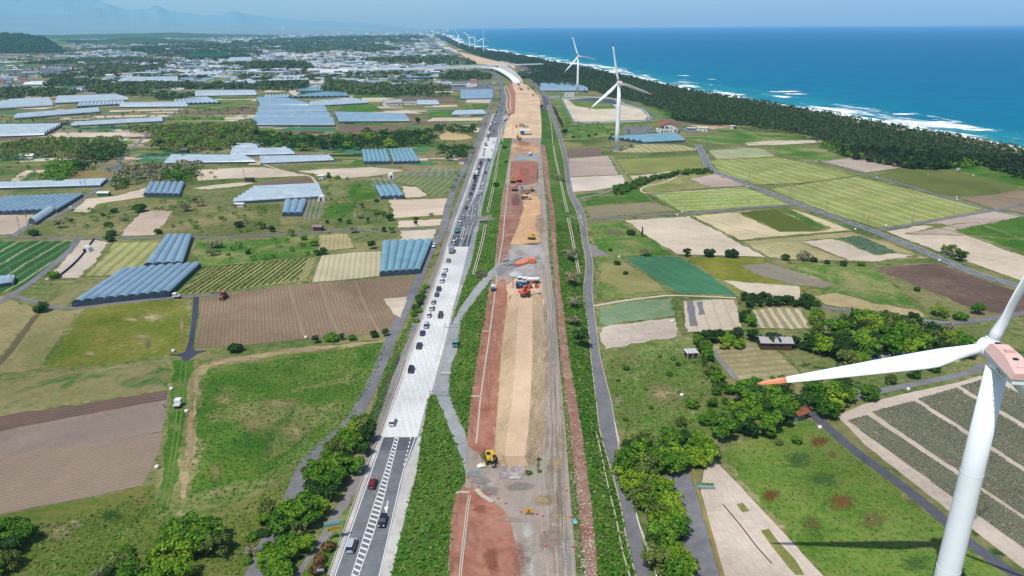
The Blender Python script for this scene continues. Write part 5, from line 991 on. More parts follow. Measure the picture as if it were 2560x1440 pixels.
for x, y, k, s, l in [(1716, 642, 'dark', .8, 'round dark bush below the pale field, leftmost of three'), (1773, 642, 'dbush', 1.7, 'round dark bush below the pale field, middle one of three'), (1829, 643, 'dbush', 1.9, 'round dark bush below the pale field, rightmost of three'),
    (1576, 588, 'dbush', 1.6, 'dark bush on the grass left of the big pale field'), (1605, 594, 'spire', .8, 'thin sparse tree at the left edge of the big pale field'), (1612, 640, 'grey', 1.4, 'twiggy bush above the teal crop'), (1526, 628, 'dbush', .8, 'small dark conifer on the grass by the side road'), (1543, 662, 'dbush', .9, 'small dark conifer on the dry grass right of the lane'), (1563, 686, 'dbush', .6, 'tiny dark bush on the dry grass right of the lane'),
    (2380, 640, 'broad', .95, 'spreading tree at the edge of the two lane country road'), (2400, 652, 'dark', .95, 'rounded dark tree right of the spreading tree by the country road'), (2362, 632, 'broad', .7, 'small leafy tree left of the spreading tree by the country road'),
    (1963, 650, 'dbush', 1.3, 'dark bush left of the bare bush above the grey fallow'), (2010, 650, 'grey', 1.5, 'bare grey bush above the grey fallow'), (2035, 655, 'dbush', 1.1, 'dark bush right of the bare bush above the grey fallow'), (2067, 660, 'dbush', .9, 'small dark bush below the blue green crop'), (2108, 665, 'dbush', 1.2, 'round dark bush below the blue green crop'), (2152, 664, 'bush', 1.1, 'yellowish round bush above the dark ploughed field'),
    (2292, 728, 'dbush', .9, 'small dark bush on the left edge of the dark ploughed field'), (2443, 785, 'broad', .8, 'round tree by the lane below the dark ploughed field'), (2350, 790, 'yellow', .9, 'yellow green tree by the lane, left of the round tree'), (2400, 800, 'bush', 1.6, 'low green bush between the two trees by the lane'), (2372, 848, 'grey', 2.2, 'large blue grey bush right of the bright wood'), (2580, 460, 'dark', 1.4, 'big dark tree at the right edge above the brown field'),
    (1452, 862, 'dark', 1.05, 'dark round tree on the embankment beside the right hand lane'), (1425, 650, 'grey', 1.9, 'grey leafless bush high on the right embankment'), (1430, 710, 'grey', 1.9, 'grey leafless bush midway on the right embankment'), (1434, 765, 'grey', 1.5, 'grey leafless bush low on the right embankment'), (1432, 810, 'grey', 1.3, 'grey leafless bush just above the dark round tree'), (1398, 450, 'grey', 1.5, 'grey bush at the far drain on the right embankment'), (1400, 1415, 'bush', .01, None),
    (1240, 466, 'dbush', 1.1, 'dark bush on the left embankment by the drain'), (1205, 695, 'grey', 1.3, 'grey bush on the left embankment by the gravel ramp'), (1265, 408, 'dbush', 1.0, 'dark bush at the top of the left embankment'), (1262, 372, 'dbush', 1.4, 'dark bush on the left embankment below the sand fill'),
    (1322, 1185, 'bush', .5, 'small green weed clump beside the broken slab'), (1347, 1150, 'bush', .35, 'small weed clump at the toe of the sand mound'), (1348, 1180, 'bush', .4, 'weed clump right of the broken slab'),
    (822, 1375, 'bronze', 1.25, 'clipped dark bush on the verge, topmost of three'), (800, 1405, 'bronze', 1.3, 'clipped dark bush on the verge, middle one of three'), (794, 1432, 'bronze', 1.35, 'clipped dark bush on the verge, lowest of three'), (770, 1462, 'yellow', .5, 'yellow green bush on the verge at the bottom edge'),
    (590, 880, 'dbush', 1.3, 'round dark bush below the ploughed strips, leftmost'), (790, 858, 'dark', .62, 'dark tree at the left end of the hedge below the ploughed strips'), (830, 852, 'bush', 1.4, 'leafy bush right of the dark tree below the ploughed strips'), (855, 850, 'dark', .5, 'dark leafy tree midway in the hedge below the ploughed strips'), (880, 850, 'bush', 1.2, 'low bush right of the middle of the hedge below the ploughed strips'), (936, 843, 'dbush', 1.0, 'small dark bush near the lane below the ploughed strips'), (964, 840, 'dark', .5, 'small dark tree touching the lane below the ploughed strips'),
    (104, 780, 'dbush', 1.9, 'wide dark bush below the bend of the farm road'), (135, 696, 'bush', 1.7, 'green bush at the foot of the sandy garden'), (275, 604, 'dbush', 1.5, 'dark bush at the top of the sandy garden'), (397, 585, 'dbush', 1.3, 'dark bush right of the pinkish field'), (280, 590, 'dbush', 1.6, 'dark bush left of the pinkish field'), (85, 590, 'dbush', 1.7, 'dark bush at the fork of the farm roads'),
    (680, 580, 'dark', .8, 'round dark tree above the pink roofed hut'), (655, 572, 'broad', .7, 'green tree left of the round dark tree'), (730, 590, 'broad', .7, 'green tree left of the pink roofed hut'), (760, 600, 'yellow', .6, 'yellow green bushy tree left of the pink roofed hut'), (785, 615, 'yellow', .7, 'yellow green tree below the pink roofed hut'), (810, 635, 'dark', .75, 'dark bush at the corner of the sandy rows'), (795, 638, 'dbush', 1.2, 'low dark bush left of the corner bush'), (930, 622, 'dark', .75, 'dark round tree above the sandy rows'), (1040, 564, 'dark', .6, 'dark tree on the narrow sand field by the lane'), (1040, 550, 'dbush', .8, 'small dark tree behind the narrow sand field'), (1078, 540, 'grey', .7, 'bare little tree on the peach coloured field'),
    (975, 552, 'dark', .9, 'dark tree at the corner of the peach coloured field'), (958, 540, 'broad', .6, 'leafy tree left of the corner of the peach coloured field'), (940, 536, 'yellow', .65, 'yellow green shrub in the thicket by the peach field'), (920, 555, 'dark', .6, 'dark shrub in the thicket by the peach field'), (905, 520, 'broad', .6, 'leafy shrub above the thicket by the peach field'), (900, 545, 'grey', 1.1, 'grey shrub in the thicket by the peach field'), (942, 505, 'dbush', 1.1, 'dark bush right below the bright meadow strip'), (960, 580, 'dark', .6, 'dark tree along the side road, left of two'), (980, 582, 'broad', .55, 'leafy tree along the side road, right of two'), (885, 582, 'grey', 1.2, 'twiggy bush by the side road'), (818, 560, 'dark', .5, 'dark tree in the line above the side road, leftmost'), (850, 556, 'dark', .6, 'dark tree in the line above the side road, second'), (872, 560, 'broad', .5, 'green tree in the line above the side road, third'),
    (350, 530, 'dbush', 2.2, 'blue green bush above the pinkish field'), (460, 520, 'yellow', .7, 'yellowish tree on the scrub meadow'), (465, 528, 'grey', 1.6, 'grey bare tree on the scrub meadow, left of two'), (500, 516, 'grey', 1.6, 'grey bare tree on the scrub meadow, right of two'), (272, 568, 'dbush', 1.4, 'dark bush on the scrub meadow left of the pinkish field'), (286, 532, 'dbush', 1.2, 'bluish bush on the scrub meadow by the farm road'), (258, 540, 'dbush', .9, 'small bluish bush on the scrub meadow by the farm road'), (150, 570, 'grey', 1.8, 'grey bare shrub by the farm road fork'), (180, 558, 'dark', .5, 'dark little tree by the farm road fork'), (310, 552, 'grey', 1.2, 'grey shrub left of the pinkish field'), (597, 568, 'dbush', 1.5, 'dark bush on the dry meadow'), (553, 548, 'yellow', .5, 'small yellow tree on the dry meadow'), (540, 620, 'grey', 1.5, 'grey bare tree below the side road'), (530, 640, 'grey', 1.3, 'grey bare tree above the hedged rows'), (620, 635, 'dbush', .9, 'small dark bush above the hedged rows'), (487, 503, 'dbush', .9, 'little dark bush on the scrub meadow top'),
    (822, 445, 'dbush', 1.0, 'dark bush beside the white shed, lower'), (821, 436, 'dbush', .8, 'dark bush beside the white shed, upper'), (845, 446, 'bush', 1.2, 'low bush right of the white shed'), (658, 405, 'dbush', 1.3, 'round bush at the left end of the long greenhouse'), (1045, 308, 'dark', 1.5, 'large round tree right of the long greenhouses')]:
    if l: plant(k, x, y, s, l, z=(1.5 if (1380 < x < 1460 and y < 900) or 1195 < x < 1275 else 2.5 if 1300 < x < 1360 and y > 1100 else 0))
# roadside strip of bushes
grove([(1030, 800), (1040, 770), (1060, 710), (1066, 716), (1052, 770), (1040, 805)], 2.6, ['dbush', 'bush'], .8, 1.1, 'green bush on the verge between lane and pavement', 'verge bushes', 6)
# row of small trees by the retention basin
for i in range(12):
    t = i / 11.; plant('dbush', 1384 + 22 * t, 270 + 48 * t, 1.1, 'small street tree in the row along the basin bank', 'street trees by the basin')
for x, y, l in ((1412, 338, 'tall dark tree at the corner of the basin lawn'), (1434, 345, 'single clipped tree on the basin lawn, leftmost'), (1472, 342, 'single clipped tree on the basin lawn, second'), (1490, 338, 'single clipped tree on the basin lawn, third'), (1530, 338, 'single clipped tree beside the mast of the second turbine')): plant('dark' if x == 1412 else 'dbush', x, y, 1.3 if x == 1412 else 1.1, l)
# small shrubs over the pasture and clover meadow
grove([(1520, 920), (1700, 880), (1760, 920), (1800, 1020), (1700, 1080), (1560, 1070)], 11, ['bush', 'dbush'], .3, .75, 'small shrub scattered over the rough pasture', 'shrubs on the pasture')
grove([(1720, 1000), (1790, 960), (1830, 1030), (1770, 1090), (1700, 1080)], 5, ['broad', 'bush'], .35, .6, 'young tree at the wooded corner of the pasture', 'young trees on the pasture')
grove([(1850, 1120), (1900, 1090), (1990, 1085), (2000, 1110), (1900, 1150)], 7, ['broad'], .3, .45, 'young tree on the upper end of the clover meadow', 'young trees on the clover meadow')
for x, y, s, l in ((2170, 1000, .75, 'round tree left of the lane bend below the cemetery'), (2225, 960, .55, 'small tree below the cemetery, leftmost of three'), (2283, 945, .75, 'dark tree below the cemetery, middle of three'), (2335, 930, .65, 'small tree below the cemetery, rightmost of three'), (2420, 895, .8, 'dark tree right of the cemetery'), (2068, 1045, .95, 'large bright tree beside the rusty roofed shed')): plant('broad', x, y, s, l)

# ---- mid-distance woods on the left
A6 = 'tree in the belt of woodland beyond the long greenhouse'
for pts, sp, ks, lab, g in [
    ([(375, 368), (385, 345), (430, 330), (520, 322), (640, 325), (640, 345), (560, 372), (430, 378)], 10, ['broad', 'yellow', 'grey', 'dark'], A6, 'woodland belt left'),
    ([(640, 330), (780, 345), (860, 345), (930, 335), (1000, 330), (1090, 335), (1095, 352), (1000, 365), (860, 372), (640, 372)], 11, ['dark', 'broad', 'yellow'], 'tree in the wood above the twin arched greenhouses', 'woodland belt right')]:
    (grove(pts, sp * 1.9, ks, 1.2, 1.8, lab, g, 6), mass('thicket', pts, sp * .8, 4.2, 6, L_olv if 'left' in g else L_drk, 60, 1.3, 6))
for pts, sp, mat in [([(0, 400), (0, 372), (60, 355), (180, 350), (300, 352), (310, 372), (290, 395), (200, 400), (120, 392)], 9, L_olv), ([(200, 395), (200, 370), (260, 362), (310, 368), (300, 398), (240, 404)], 7, L_drk), ([(112, 448), (125, 420), (160, 405), (190, 412), (180, 440), (150, 456)], 7, L_mid), ([(185, 420), (210, 410), (240, 418), (200, 425)], 7, L_drk),
    ([(285, 470), (300, 440), (320, 425), (420, 415), (500, 412), (490, 440), (400, 452), (330, 460)], 9, L_gry), ([(400, 440), (440, 425), (490, 425), (488, 450), (420, 455)], 8, L_mid), ([(275, 480), (290, 455), (320, 450), (320, 465)], 7, L_mid), ([(300, 325), (330, 318), (420, 316), (440, 325), (380, 335)], 9, L_olv),
    ([(1100, 395), (1110, 375), (1120, 372), (1125, 400), (1165, 405), (1178, 370), (1130, 368), (1100, 368)], 8, L_drk), ([(390, 322), (385, 345), (640, 330), (640, 310), (500, 312)], 9, L_olv), ([(1040, 335), (1100, 318), (1200, 322), (1190, 332), (1100, 330)], 9, L_drk)]:
    mass('thicket', pts, sp, 4.2, 5.5, mat, 70, 1.3, 4)
for pts, sp in [([(120, 585), (200, 530), (400, 500), (560, 520), (690, 520), (690, 560), (600, 588), (440, 588), (420, 540), (340, 520), (290, 585)], 13), ([(490, 605), (780, 598), (785, 640), (520, 662)], 12), ([(640, 420), (900, 450), (930, 500), (880, 550), (820, 560), (820, 500), (790, 445)], 15), ([(560, 350), (1190, 355), (1180, 372), (600, 372)], 16), ([(0, 290), (640, 270), (640, 325), (0, 345)], 22), ([(0, 372), (200, 352), (560, 380), (560, 460), (120, 470), (0, 450)], 18), ([(1130, 440), (1190, 370), (1178, 380), (1120, 500)], 9), ([(1420, 300), (1640, 320), (1700, 360), (1430, 350)], 20)]:
    mass('scrub', pts, sp, 1.7, 2.4, L_drk if sp == 22 else L_mid, 30, .8, jit_=.9)
# ---- distant woods (band after band)
for pts, sp, mat, h in [([(225, 232), (245, 214), (420, 205), (500, 215), (560, 222), (730, 222), (700, 232), (560, 236), (480, 238), (340, 238)], 14, L_far, 8), ([(0, 245), (0, 225), (120, 224), (200, 228), (180, 238)], 14, L_far, 7), ([(115, 215), (140, 202), (200, 195), (270, 192), (280, 206), (240, 214)], 15, L_far, 8), ([(400, 250), (410, 236), (470, 232), (480, 248)], 12, L_far, 8),
    ([(640, 222), (650, 210), (760, 206), (765, 222)], 15, L_far, 8), ([(810, 225), (820, 208), (880, 206), (900, 214), (960, 212), (985, 222), (960, 235), (890, 236)], 13, L_far, 8), ([(960, 240), (965, 222), (1050, 218), (1130, 222), (1148, 236), (1100, 240), (1020, 238)], 12, L_far, 9), ([(1105, 198), (1110, 184), (1180, 182), (1225, 190), (1228, 204), (1160, 200)], 15, L_far, 9),
    ([(240, 185), (190, 168), (190, 150), (280, 140), (380, 138), (420, 150), (400, 172), (330, 182)], 26, L_far, 7), ([(400, 150), (360, 128), (480, 118), (640, 122), (650, 136), (560, 150)], 30, L_far, 7), ([(560, 165), (570, 150), (770, 158), (775, 172), (600, 172)], 22, L_far, 8), ([(640, 172), (640, 156), (760, 160), (775, 171)], 16, L_far, 9), ([(740, 130), (640, 118), (900, 104), (960, 112), (1000, 124), (900, 128)], 40, L_far, 7), ([(900, 150), (1000, 142), (1060, 142), (1140, 140), (1180, 162), (1120, 165), (1000, 160)], 38, L_far, 6),
    ([(1290, 190), (1320, 178), (1345, 172), (1350, 190), (1330, 200)], 13, L_far, 8), ([(440, 222), (500, 215), (640, 212), (640, 222)], 15, L_far, 8), ([(100, 170), (110, 162), (130, 160), (130, 168)], 15, L_far, 8), ([(300, 120), (700, 104), (1000, 98), (1060, 104), (700, 112), (330, 128)], 60, L_far, 7), ([(160, 126), (200, 122), (300, 118), (300, 122), (170, 130)], 24, L_far, 8), ([(560, 106), (800, 92), (1060, 88), (1060, 94), (800, 100)], 80, L_far, 8), ([(150, 100), (500, 106), (520, 110), (200, 108)], 60, L_far, 7), ([(800, 188), (900, 184), (1010, 182), (1090, 186), (1085, 192), (900, 192)], 16, L_far, 6), ([(0, 162), (90, 155), (180, 148), (180, 152), (60, 162)], 18, L_far, 6), ([(0, 196), (100, 190), (260, 182), (260, 187), (100, 196)], 16, L_far, 6)]:
    mass('distant_woodland', pts, sp, sp * .62, h, mat, 24, sp * .30, 3)
hx = []
for i in range(900):
    px = random.uniform(-30, 158); yr = E(HILL, px)[0]; t = random.random(); D = 3450 + t * 800; pr = RAYY(px, yr, 4250); p = Vector((pr.x, pr.y, 0)) / 4250 * D
    hx.append((p.x, p.y, pr.z * t ** .8))
H_ = np.array(hx); tag(quads_obj('distant_woodland', cards(H_ + [0, 0, 3], np.full((len(H_), 3), 11.) * [1, 1, .6], 16, 6.), L_drk), kind='stuff')
# random tree lines between the far fields
xy = []
for i in range(220):
    py = 92 + random.random() ** 1.2 * 120; px = random.uniform(0, 1110); c = G(px, py); L_ = random.uniform(30, 120); a_ = R(random.choice([-8, 0, 4, 85, 95]))
    for k in range(int(L_ / 9)): xy.append((c.x + math.cos(a_) * k * 9 + random.uniform(-4, 4), c.y + math.sin(a_) * k * 9 + random.uniform(-5, 5)))
mass('distant_woodland', None, 9, 5.5, 6, L_far, 20, 3., xy=xy)

# ---- the pine forest along the shore
INN = [(1082, 84), (1098, 92), (1112, 100), (1135, 112), (1165, 126), (1200, 139), (1240, 149), (1290, 160), (1330, 172), (1352, 180), (1346, 190), (1330, 203), (1345, 214), (1420, 219), (1490, 226), (1520, 240), (1560, 246), (1600, 254), (1625, 268), (1650, 276), (1690, 300), (1760, 310), (1850, 322), (1930, 330), (1965, 332), (2010, 345), (2060, 362), (2100, 384), (2140, 398), (2200, 408), (2260, 418), (2330, 425), (2390, 416), (2440, 410), (2520, 436), (2580, 452), (2700, 480)]
inner = [G(x, y + 3) for x, y in INN]; outer = [Vector((p.x - 30, p.y - 12, 0)) for p in CW]
Wp = inner + outer[::-1]
xy = []; Y = 300.
while Y < 8500:
    s_ = 5.7 * (1 + max(0, Y - 700) / 1400.); cr = []
    for i in range(len(Wp)):
        a_, b_ = Wp[i], Wp[(i + 1) % len(Wp)]
        if (a_.y > Y) != (b_.y > Y): cr.append(a_.x + (Y - a_.y) * (b_.x - a_.x) / (b_.y - a_.y))
    cr.sort()
    for u, v in zip(cr[::2], cr[1::2]):
        xx = u + random.uniform(0, s_); v = min(v, .76 * Y + 30)
        while xx < v: xy.append((xx + random.uniform(-.4, .4) * s_, Y + random.uniform(-.4, .4) * s_, s_)); xx += s_
    Y += s_ * .9
xy.sort(key=lambda p: p[0] ** 2 + p[1] ** 2)
ind, rest = xy[:290], np.array(xy[290:])
for x, y, s_ in ind:
    k = random.choice(['pine', 'pine', 'dark']) if random.random() < .4 else 'pine'
    pr = TR['%s%d' % (k, random.randrange(NV[k]))]; e = random.uniform(1.0, 1.45)
    place(pr, (x, y, 0), random.uniform(0, 6.28), (e * 1.1, e * 1.1, e), {'pine': 'dark pine at the near fringe of the shore forest', 'dark': 'rounded evergreen at the near fringe of the shore forest', 'broad': 'fresh green broadleaf at the near fringe of the shore forest'}[k], 'trees at the near fringe of the shore forest')
near = rest[rest[:, 1] < 1500]; farr = rest[rest[:, 1] >= 1500]
def forest(P_, n, k, mat=L_pin):
    h = rng.uniform(7, 10.5, len(P_)); r = P_[:, 2] * rng.uniform(.42, .66, len(P_))
    C = np.stack([P_[:, 0], P_[:, 1], h * .62], 1); Rr = np.stack([r, r, h * .38], 1)
    tag(quads_obj('pine_forest', cards(C, Rr, n, P_[:, 2] * k, up=.5), mat), kind='stuff')
mk = rng.random(len(near)) < .09
forest(near[~mk], 34, .2); forest(near[mk], 26, .2, L_drk); forest(farr, 22, .22)
poly('forest_floor', [(x, y + 2) for x, y in INN] + [(x - 3, y - 1) for x, y in COAST[::-1]], field('needle_litter', [S(60, 66, 42), S(84, 84, 56)], .3, .05, .2), 1.2, jit=0)
gm = [p for p in scatter([(1660, 296), (1760, 306), (1860, 316), (1935, 326), (1950, 318), (1850, 300), (1760, 292), (1680, 285)], 5.5)]
mass('scrub_belt', None, 6, 3.6, 5, L_mid, 30, 1.3, xy=gm)
mass('scrub_belt', [(2050, 372), (2130, 398), (2260, 422), (2380, 424), (2440, 420), (2440, 410), (2300, 408), (2150, 388), (2060, 362)], 5.5, 3.2, 5, L_mid, 30, 1.2)

# ---- ground cover on the embankments and rough land near the camera
def tufts(name, pts, sp, r, h, mat, n=7, size=.45, z=0.):
    P_ = scatter(pts, sp, 0, z)
    if P_:
        P_ = np.array(P_); k = len(P_); rr = r * rng.uniform(.5, 1.5, k); hh = h * rng.uniform(.3, 1.5, k)
        C = np.stack([P_[:, 0], P_[:, 1], np.full(k, z)], 1)
        tag(quads_obj(name, cards(C, np.stack([rr, rr, hh], 1), n, size, up=1.0, zmin=0), mat), kind='stuff')
G_v = leafmat('ground_leaves', S(50, 92, 24, 1.0), S(72, 118, 34, 1.0), S(110, 140, 60, 1.0))
G_o = leafmat('ground_leaves_olive', S(66, 94, 34, .95), S(94, 116, 50, .95), S(138, 138, 84, .95))
def slope_tufts(L, Rr, y0, y1, dens, mat, n=6, size=.5, r=.6, h=.6):
    ya = G(1280, y0).y; yb = G(1280, y1).y; C = []; rows_ = [(y0 + (y1 - y0) * i / 60.) for i in range(61)]
    for a_, b_ in zip(rows_, rows_[1:]):
        l, q = E(L, a_), E(Rr, a_); l2, q2 = E(L, b_), E(Rr, b_)
        A, B, C_, D_ = G(l[0], a_, l[1]), G(q[0], a_, q[1]), G(q2[0], b_, q2[1]), G(l2[0], b_, l2[1]); ar = max(0, (B - A).x) * (D_ - A).y
        for k in range(int(ar * dens + random.random())):
            u, v = random.random(), random.random(); p = A.lerp(B, u).lerp(D_.lerp(C_, u), v); C.append((p.x, p.y, p.z + .05 + wnoise(p.x, p.y, .12) * .2))
    C = np.array(C); k = len(C); rr = r * rng.uniform(.5, 1.5, k); hh = h * rng.uniform(.3, 1.5, k)
    tag(quads_obj('ground_cover', cards(C, np.stack([rr, rr, hh], 1), n, size, up=1.0, zmin=0), mat), kind='stuff')
for m_, dn in ((G_v, .62), (G_o, .3)):
    slope_tufts(shz, slL, 1500, 992, dn, m_); slope_tufts(gR, redL, 1100, 700, dn, m_); slope_tufts(shz, gL2, 810, 480, dn * .8, m_); slope_tufts(jR, rdL, 1500, 560, dn, m_)
tufts('ground_cover', [(560, 1275), (620, 1240), (740, 1172), (790, 1127), (870, 1052), (900, 1010), (950, 910), (965, 862), (900, 880), (860, 990), (700, 1150), (560, 1240)], 1.3, .6, .4, G_v, 6, .45)
tufts('ground_cover', [(0, 1330), (200, 1290), (380, 1225), (440, 1292), (600, 1270), (735, 1185), (690, 1290), (600, 1440), (0, 1500)], 1.5, .7, .35, G_o, 6, .5)
tufts('ground_cover', [(500, 940), (640, 910), (900, 870), (940, 880), (860, 1000), (740, 1120), (600, 1230), (470, 1270), (490, 1100)], 1.6, .6, .3, G_v, 5, .45)
tufts('ground_cover', [(1520, 900), (1700, 860), (1760, 910), (1830, 1040), (1720, 1100), (1560, 1100)], 1.7, .6, .35, G_o, 5, .5)
tufts('ground_cover', [(1810, 1140), (1960, 1070), (2060, 1080), (2180, 1175), (2440, 1385), (2500, 1500), (2100, 1500), (1940, 1300)], 1.6, .5, .25, G_o, 5, .4)
tufts('ground_cover', [(1442, 1500), (1440, 1400), (1430, 1260), (1415, 1100), (1405, 1000), (1398, 900), (1404, 900), (1420, 1050), (1440, 1200), (1452, 1300), (1458, 1500)], .9, .4, .4, G_o, 5, .35, 2.4)
tufts('ground_cover', [(1020, 850), (1040, 800), (1030, 790), (990, 860), (960, 930), (1000, 880)], .9, .5, .5, G_v, 6, .4)
tufts('ground_cover', [(905, 1090), (930, 1020), (965, 930), (1000, 880), (975, 960), (945, 1060), (925, 1110)], .8, .4, .4, G_v, 6, .4)

# ---- crops with real rows
def crop_rows(name, polys, p, q, sp, r, h, mat, along=.7, n=3, size=.45, gap=.06):
    d = G(*q) - G(*p); d.z = 0; d.normalize(); nn = Vector((-d.y, d.x, 0)); C = []
    for pts in polys:
        W = [G(x, y) for x, y in pts]; us = [w_.dot(d) for w_ in W]; vs = [w_.dot(nn) for w_ in W]; v = math.ceil(min(vs) / sp) * sp
        while v < max(vs):
            u = min(us)
            while u < max(us):
                wv = v + .25 * wnoise(u, v, .05); x, y = d.x * u + nn.x * wv, d.y * u + nn.y * wv
                if abs(x) < .7 * y + 45 and random.random() > gap and inside((x, y), W): C.append((x, y, zl(3, y)))
                u += along * random.uniform(.8, 1.2)
            v += sp
    C = np.array(C); k = len(C); rr = r * rng.uniform(.7, 1.3, k)
    tag(quads_obj(name, cards(C, np.stack([rr, rr, h * rng.uniform(.6, 1.3, k)], 1), n, size, up=.5, zmin=0), mat), kind='stuff')
L_leek = leafmat('leek_leaves', S(74, 98, 72, 1.3), S(94, 118, 90, 1.3), S(122, 140, 110, 1.3), .15)
crop_rows('leek_rows', LEEK, (2118, 1045), (2560, 1345), 1.05, .17, .34, L_leek, .38, 4, .32, .03)
crop_rows('hedge_rows', [[(446, 738), (478, 708), (508, 672), (640, 658), (770, 646), (764, 660), (745, 700), (600, 722)]], (560, 722), (650, 660), 2.6, .38, .7, L_mid, .5, 5, .42, .01)
crop_rows('vegetable_rows', [[(2096, 597), (2148, 590), (2242, 632), (2188, 638)]], (2096, 597), (2188, 638), 1.8, .5, .4, L_leek, .9, 4, .5)
# ================================================================== WIND TURBINES
M_wt = plain('turbine_white', S(226, 232, 238, 1.1), .35, 0, .03, .2, .4); M_red = plain('turbine_salmon', S(248, 204, 194), .4, 0, .05, .3); M_tip = plain('blade_tip_orange', S(240, 156, 114), .4, 0, .05)
M_tipr = plain('blade_tip_red', S(206, 60, 60), .4, 0, .05); M_blk = plain('black_rubber', S(40, 40, 44), .7, 0, .1); M_dark = plain('dark_opening', S(48, 44, 56), .8, 0, .05)
def loft(secs, name, mat, parent, smooth=True, cap=True):
    n = len(secs[0]); V = [v for s in secs for v in s]; F = []
    for i in range(len(secs) - 1):
        for k in range(n): j = (k + 1) % n; F.append((i * n + k, i * n + j, (i + 1) * n + j, (i + 1) * n + k))
    if cap: F += [tuple(range(n - 1, -1, -1)), tuple(range((len(secs) - 1) * n, len(secs) * n))]
    o = mesh_obj(name, V, F, mat, parent); fixn(o)
    if smooth:
        for p in o.data.polygons: p.use_smooth = len(p.vertices) == 4
    return o
HH = 61.5; OFF = 3.8; BL = 37.0
def blade_secs(r0, r1, m=16):
    out = []
    for i in range(m + 1):
        r = r0 + (r1 - r0) * i / m; s = []
        if r < 9: t = max(0, (r - 2.2) / 6.8); t = t * t * (3 - 2 * t); ch = 1.9 + (3.2 - 1.9) * t; th = 1.9 * (1 - t) + .62 * t
        else: u = (r - 9) / (BL - 9); ch = 3.2 * (1 - u) ** .85 + .5 * u if r < BL - .3 else .28; th = .62 * (1 - u) + .08
        tw = R(14) * max(0, 1 - r / 20) + R(30); le = ch * (.5 if r < 2.3 else .5 - .16 * min(1, (r - 2.3) / 6))
        for k in range(12):
            a_ = 2 * PI * k / 12; y = math.cos(a_) * ch / 2 + (ch / 2 - le); x = math.sin(a_) * th / 2 * (1 if r < 3 else (1 - .35 * math.cos(a_)))
            s.append((x * math.cos(tw) - y * math.sin(tw) - .0, x * math.sin(tw) + y * math.cos(tw), r))
        out.append(s)
    return out
def make_turbine(tipmat=M_tip, detail=True):
    t = empty('wind_turbine'); t['category'] = 'wind turbine'
    N = 40 if detail else 14
    secs = [[(r * math.cos(2 * PI * k / N), r * math.sin(2 * PI * k / N), z) for k in range(N)] for z, r in ((0, 2.15), (20, 1.98), (40, 1.8), (59.6, 1.6))]
    tw = loft(secs, 'tower', M_wt, t)
    [MB().tube([(0, 0, z), (0, 0, z + .12)], r, 40).build('flange', M_wt, tw) for z, r in ((20, 2.01), (40, 1.83))]; MB().tube([(0, 0, .0), (0, 0, .5)], 3.4, 24).build('foundation', m_conc2, t)
    d = MB().box(-.5, .5, -2.2, -2.05, .6, 2.8).build('tower_door', M_dark, t)
    # nacelle: white lower shell, salmon roof
    def ring(x, w_, zb, zm, wb): return [(x, -w_, zm), (x, -wb, zb), (x, wb, zb), (x, w_, zm)]
    nb = loft([ring(2.2, 1.35, 60.1, 61.8, .9), ring(.5, 1.75, 59.8, 62.0, 1.2), ring(-4, 1.85, 59.9, 61.6, 1.35), ring(-7.4, 1.75, 60.3, 61.2, 1.4)], 'nacelle', M_wt, t, smooth=False)
    def rf(x, w_, zm, wt, zt): return [(x, -w_, zm), (x, w_, zm), (x, wt, zt), (x, -wt, zt)]
    r_ = loft([rf(2.25, 1.36, 61.81, .75, 62.9), rf(.5, 1.78, 62.01, 1.15, 63.5), rf(-3.6, 1.88, 61.64, 1.25, 63.35), rf(-7.6, 1.8, 61.22, 1.5, 62.2)], 'nacelle_roof', M_red, nb, smooth=False)
    if detail:
        MB().box(.9, 1.6, -.3, .4, 63.2, 63.42).build('hatch', M_dark, nb); MB().box(-4.6, -3.8, -.35, .45, 63.05, 63.24).build('hatch', M_dark, nb)
        MB().add([(-1.2, -.55, 63.42), (-2.6, -.7, 63.4), (-2.6, .7, 63.4), (-1.2, .55, 63.42), (-2.6, -.7, 63.85), (-2.6, .7, 63.85)], [(0, 1, 4), (3, 5, 2), (0, 4, 5, 3), (1, 2, 5, 4)]).build('air_scoop', M_red, nb)
        MB().tube([(-6.6, -.9, 62.4), (-6.6, -.9, 63.6), (-6.6, .9, 63.6), (-6.6, .9, 62.4)], .045, 5).build('rail', M_red, nb)
        cu = bpy.data.curves.new('lettering', 'FONT'); cu.body = 'MD77'; cu.size = 1.15; cu.extrude = .01
        tmp = bpy.data.objects.new('lettering', cu); COL.objects.link(tmp); bpy.context.view_layer.update()
        me = bpy.data.meshes.new_from_object(tmp); bpy.data.objects.remove(tmp); me.materials.clear(); me.materials.append(plain('letter_blue_black', S(44, 50, 78), .6))
        lo = bpy.data.objects.new('lettering', me); COL.objects.link(lo); lo.parent = nb; lo.location = (-3.0, 1.82, 60.5); lo.rotation_euler = (PI / 2 - .28, 0, PI); 
    # spinner
    secs = []
    for x, r in ((2.25, 1.25), (2.6, 1.55), (3.4, 1.72), (4.4, 1.66), (5.2, 1.3), (5.8, .7), (6.0, .15)): secs.append([(x, r * math.cos(2 * PI * k / 24), HH + r * math.sin(2 * PI * k / 24)) for k in range(24)])
    loft(secs, 'hub', M_wt, t)
    for k in range(3):
        b = loft(blade_secs(1.2, 32.2, 18 if detail else 8), 'blade', M_wt, t); b.location = (OFF, 0, HH)
        loft(blade_secs(32.21, BL, 6 if detail else 2), 'blade_tip', tipmat, b)
        if detail: loft([[(r * math.cos(2 * PI * q / 20), r * math.sin(2 * PI * q / 20), z) for q in range(20)] for z, r in ((1.3, 1.0), (1.35, 1.12), (1.6, 1.12), (1.65, 1.0))], 'root_collar', M_wt, b)
    return t
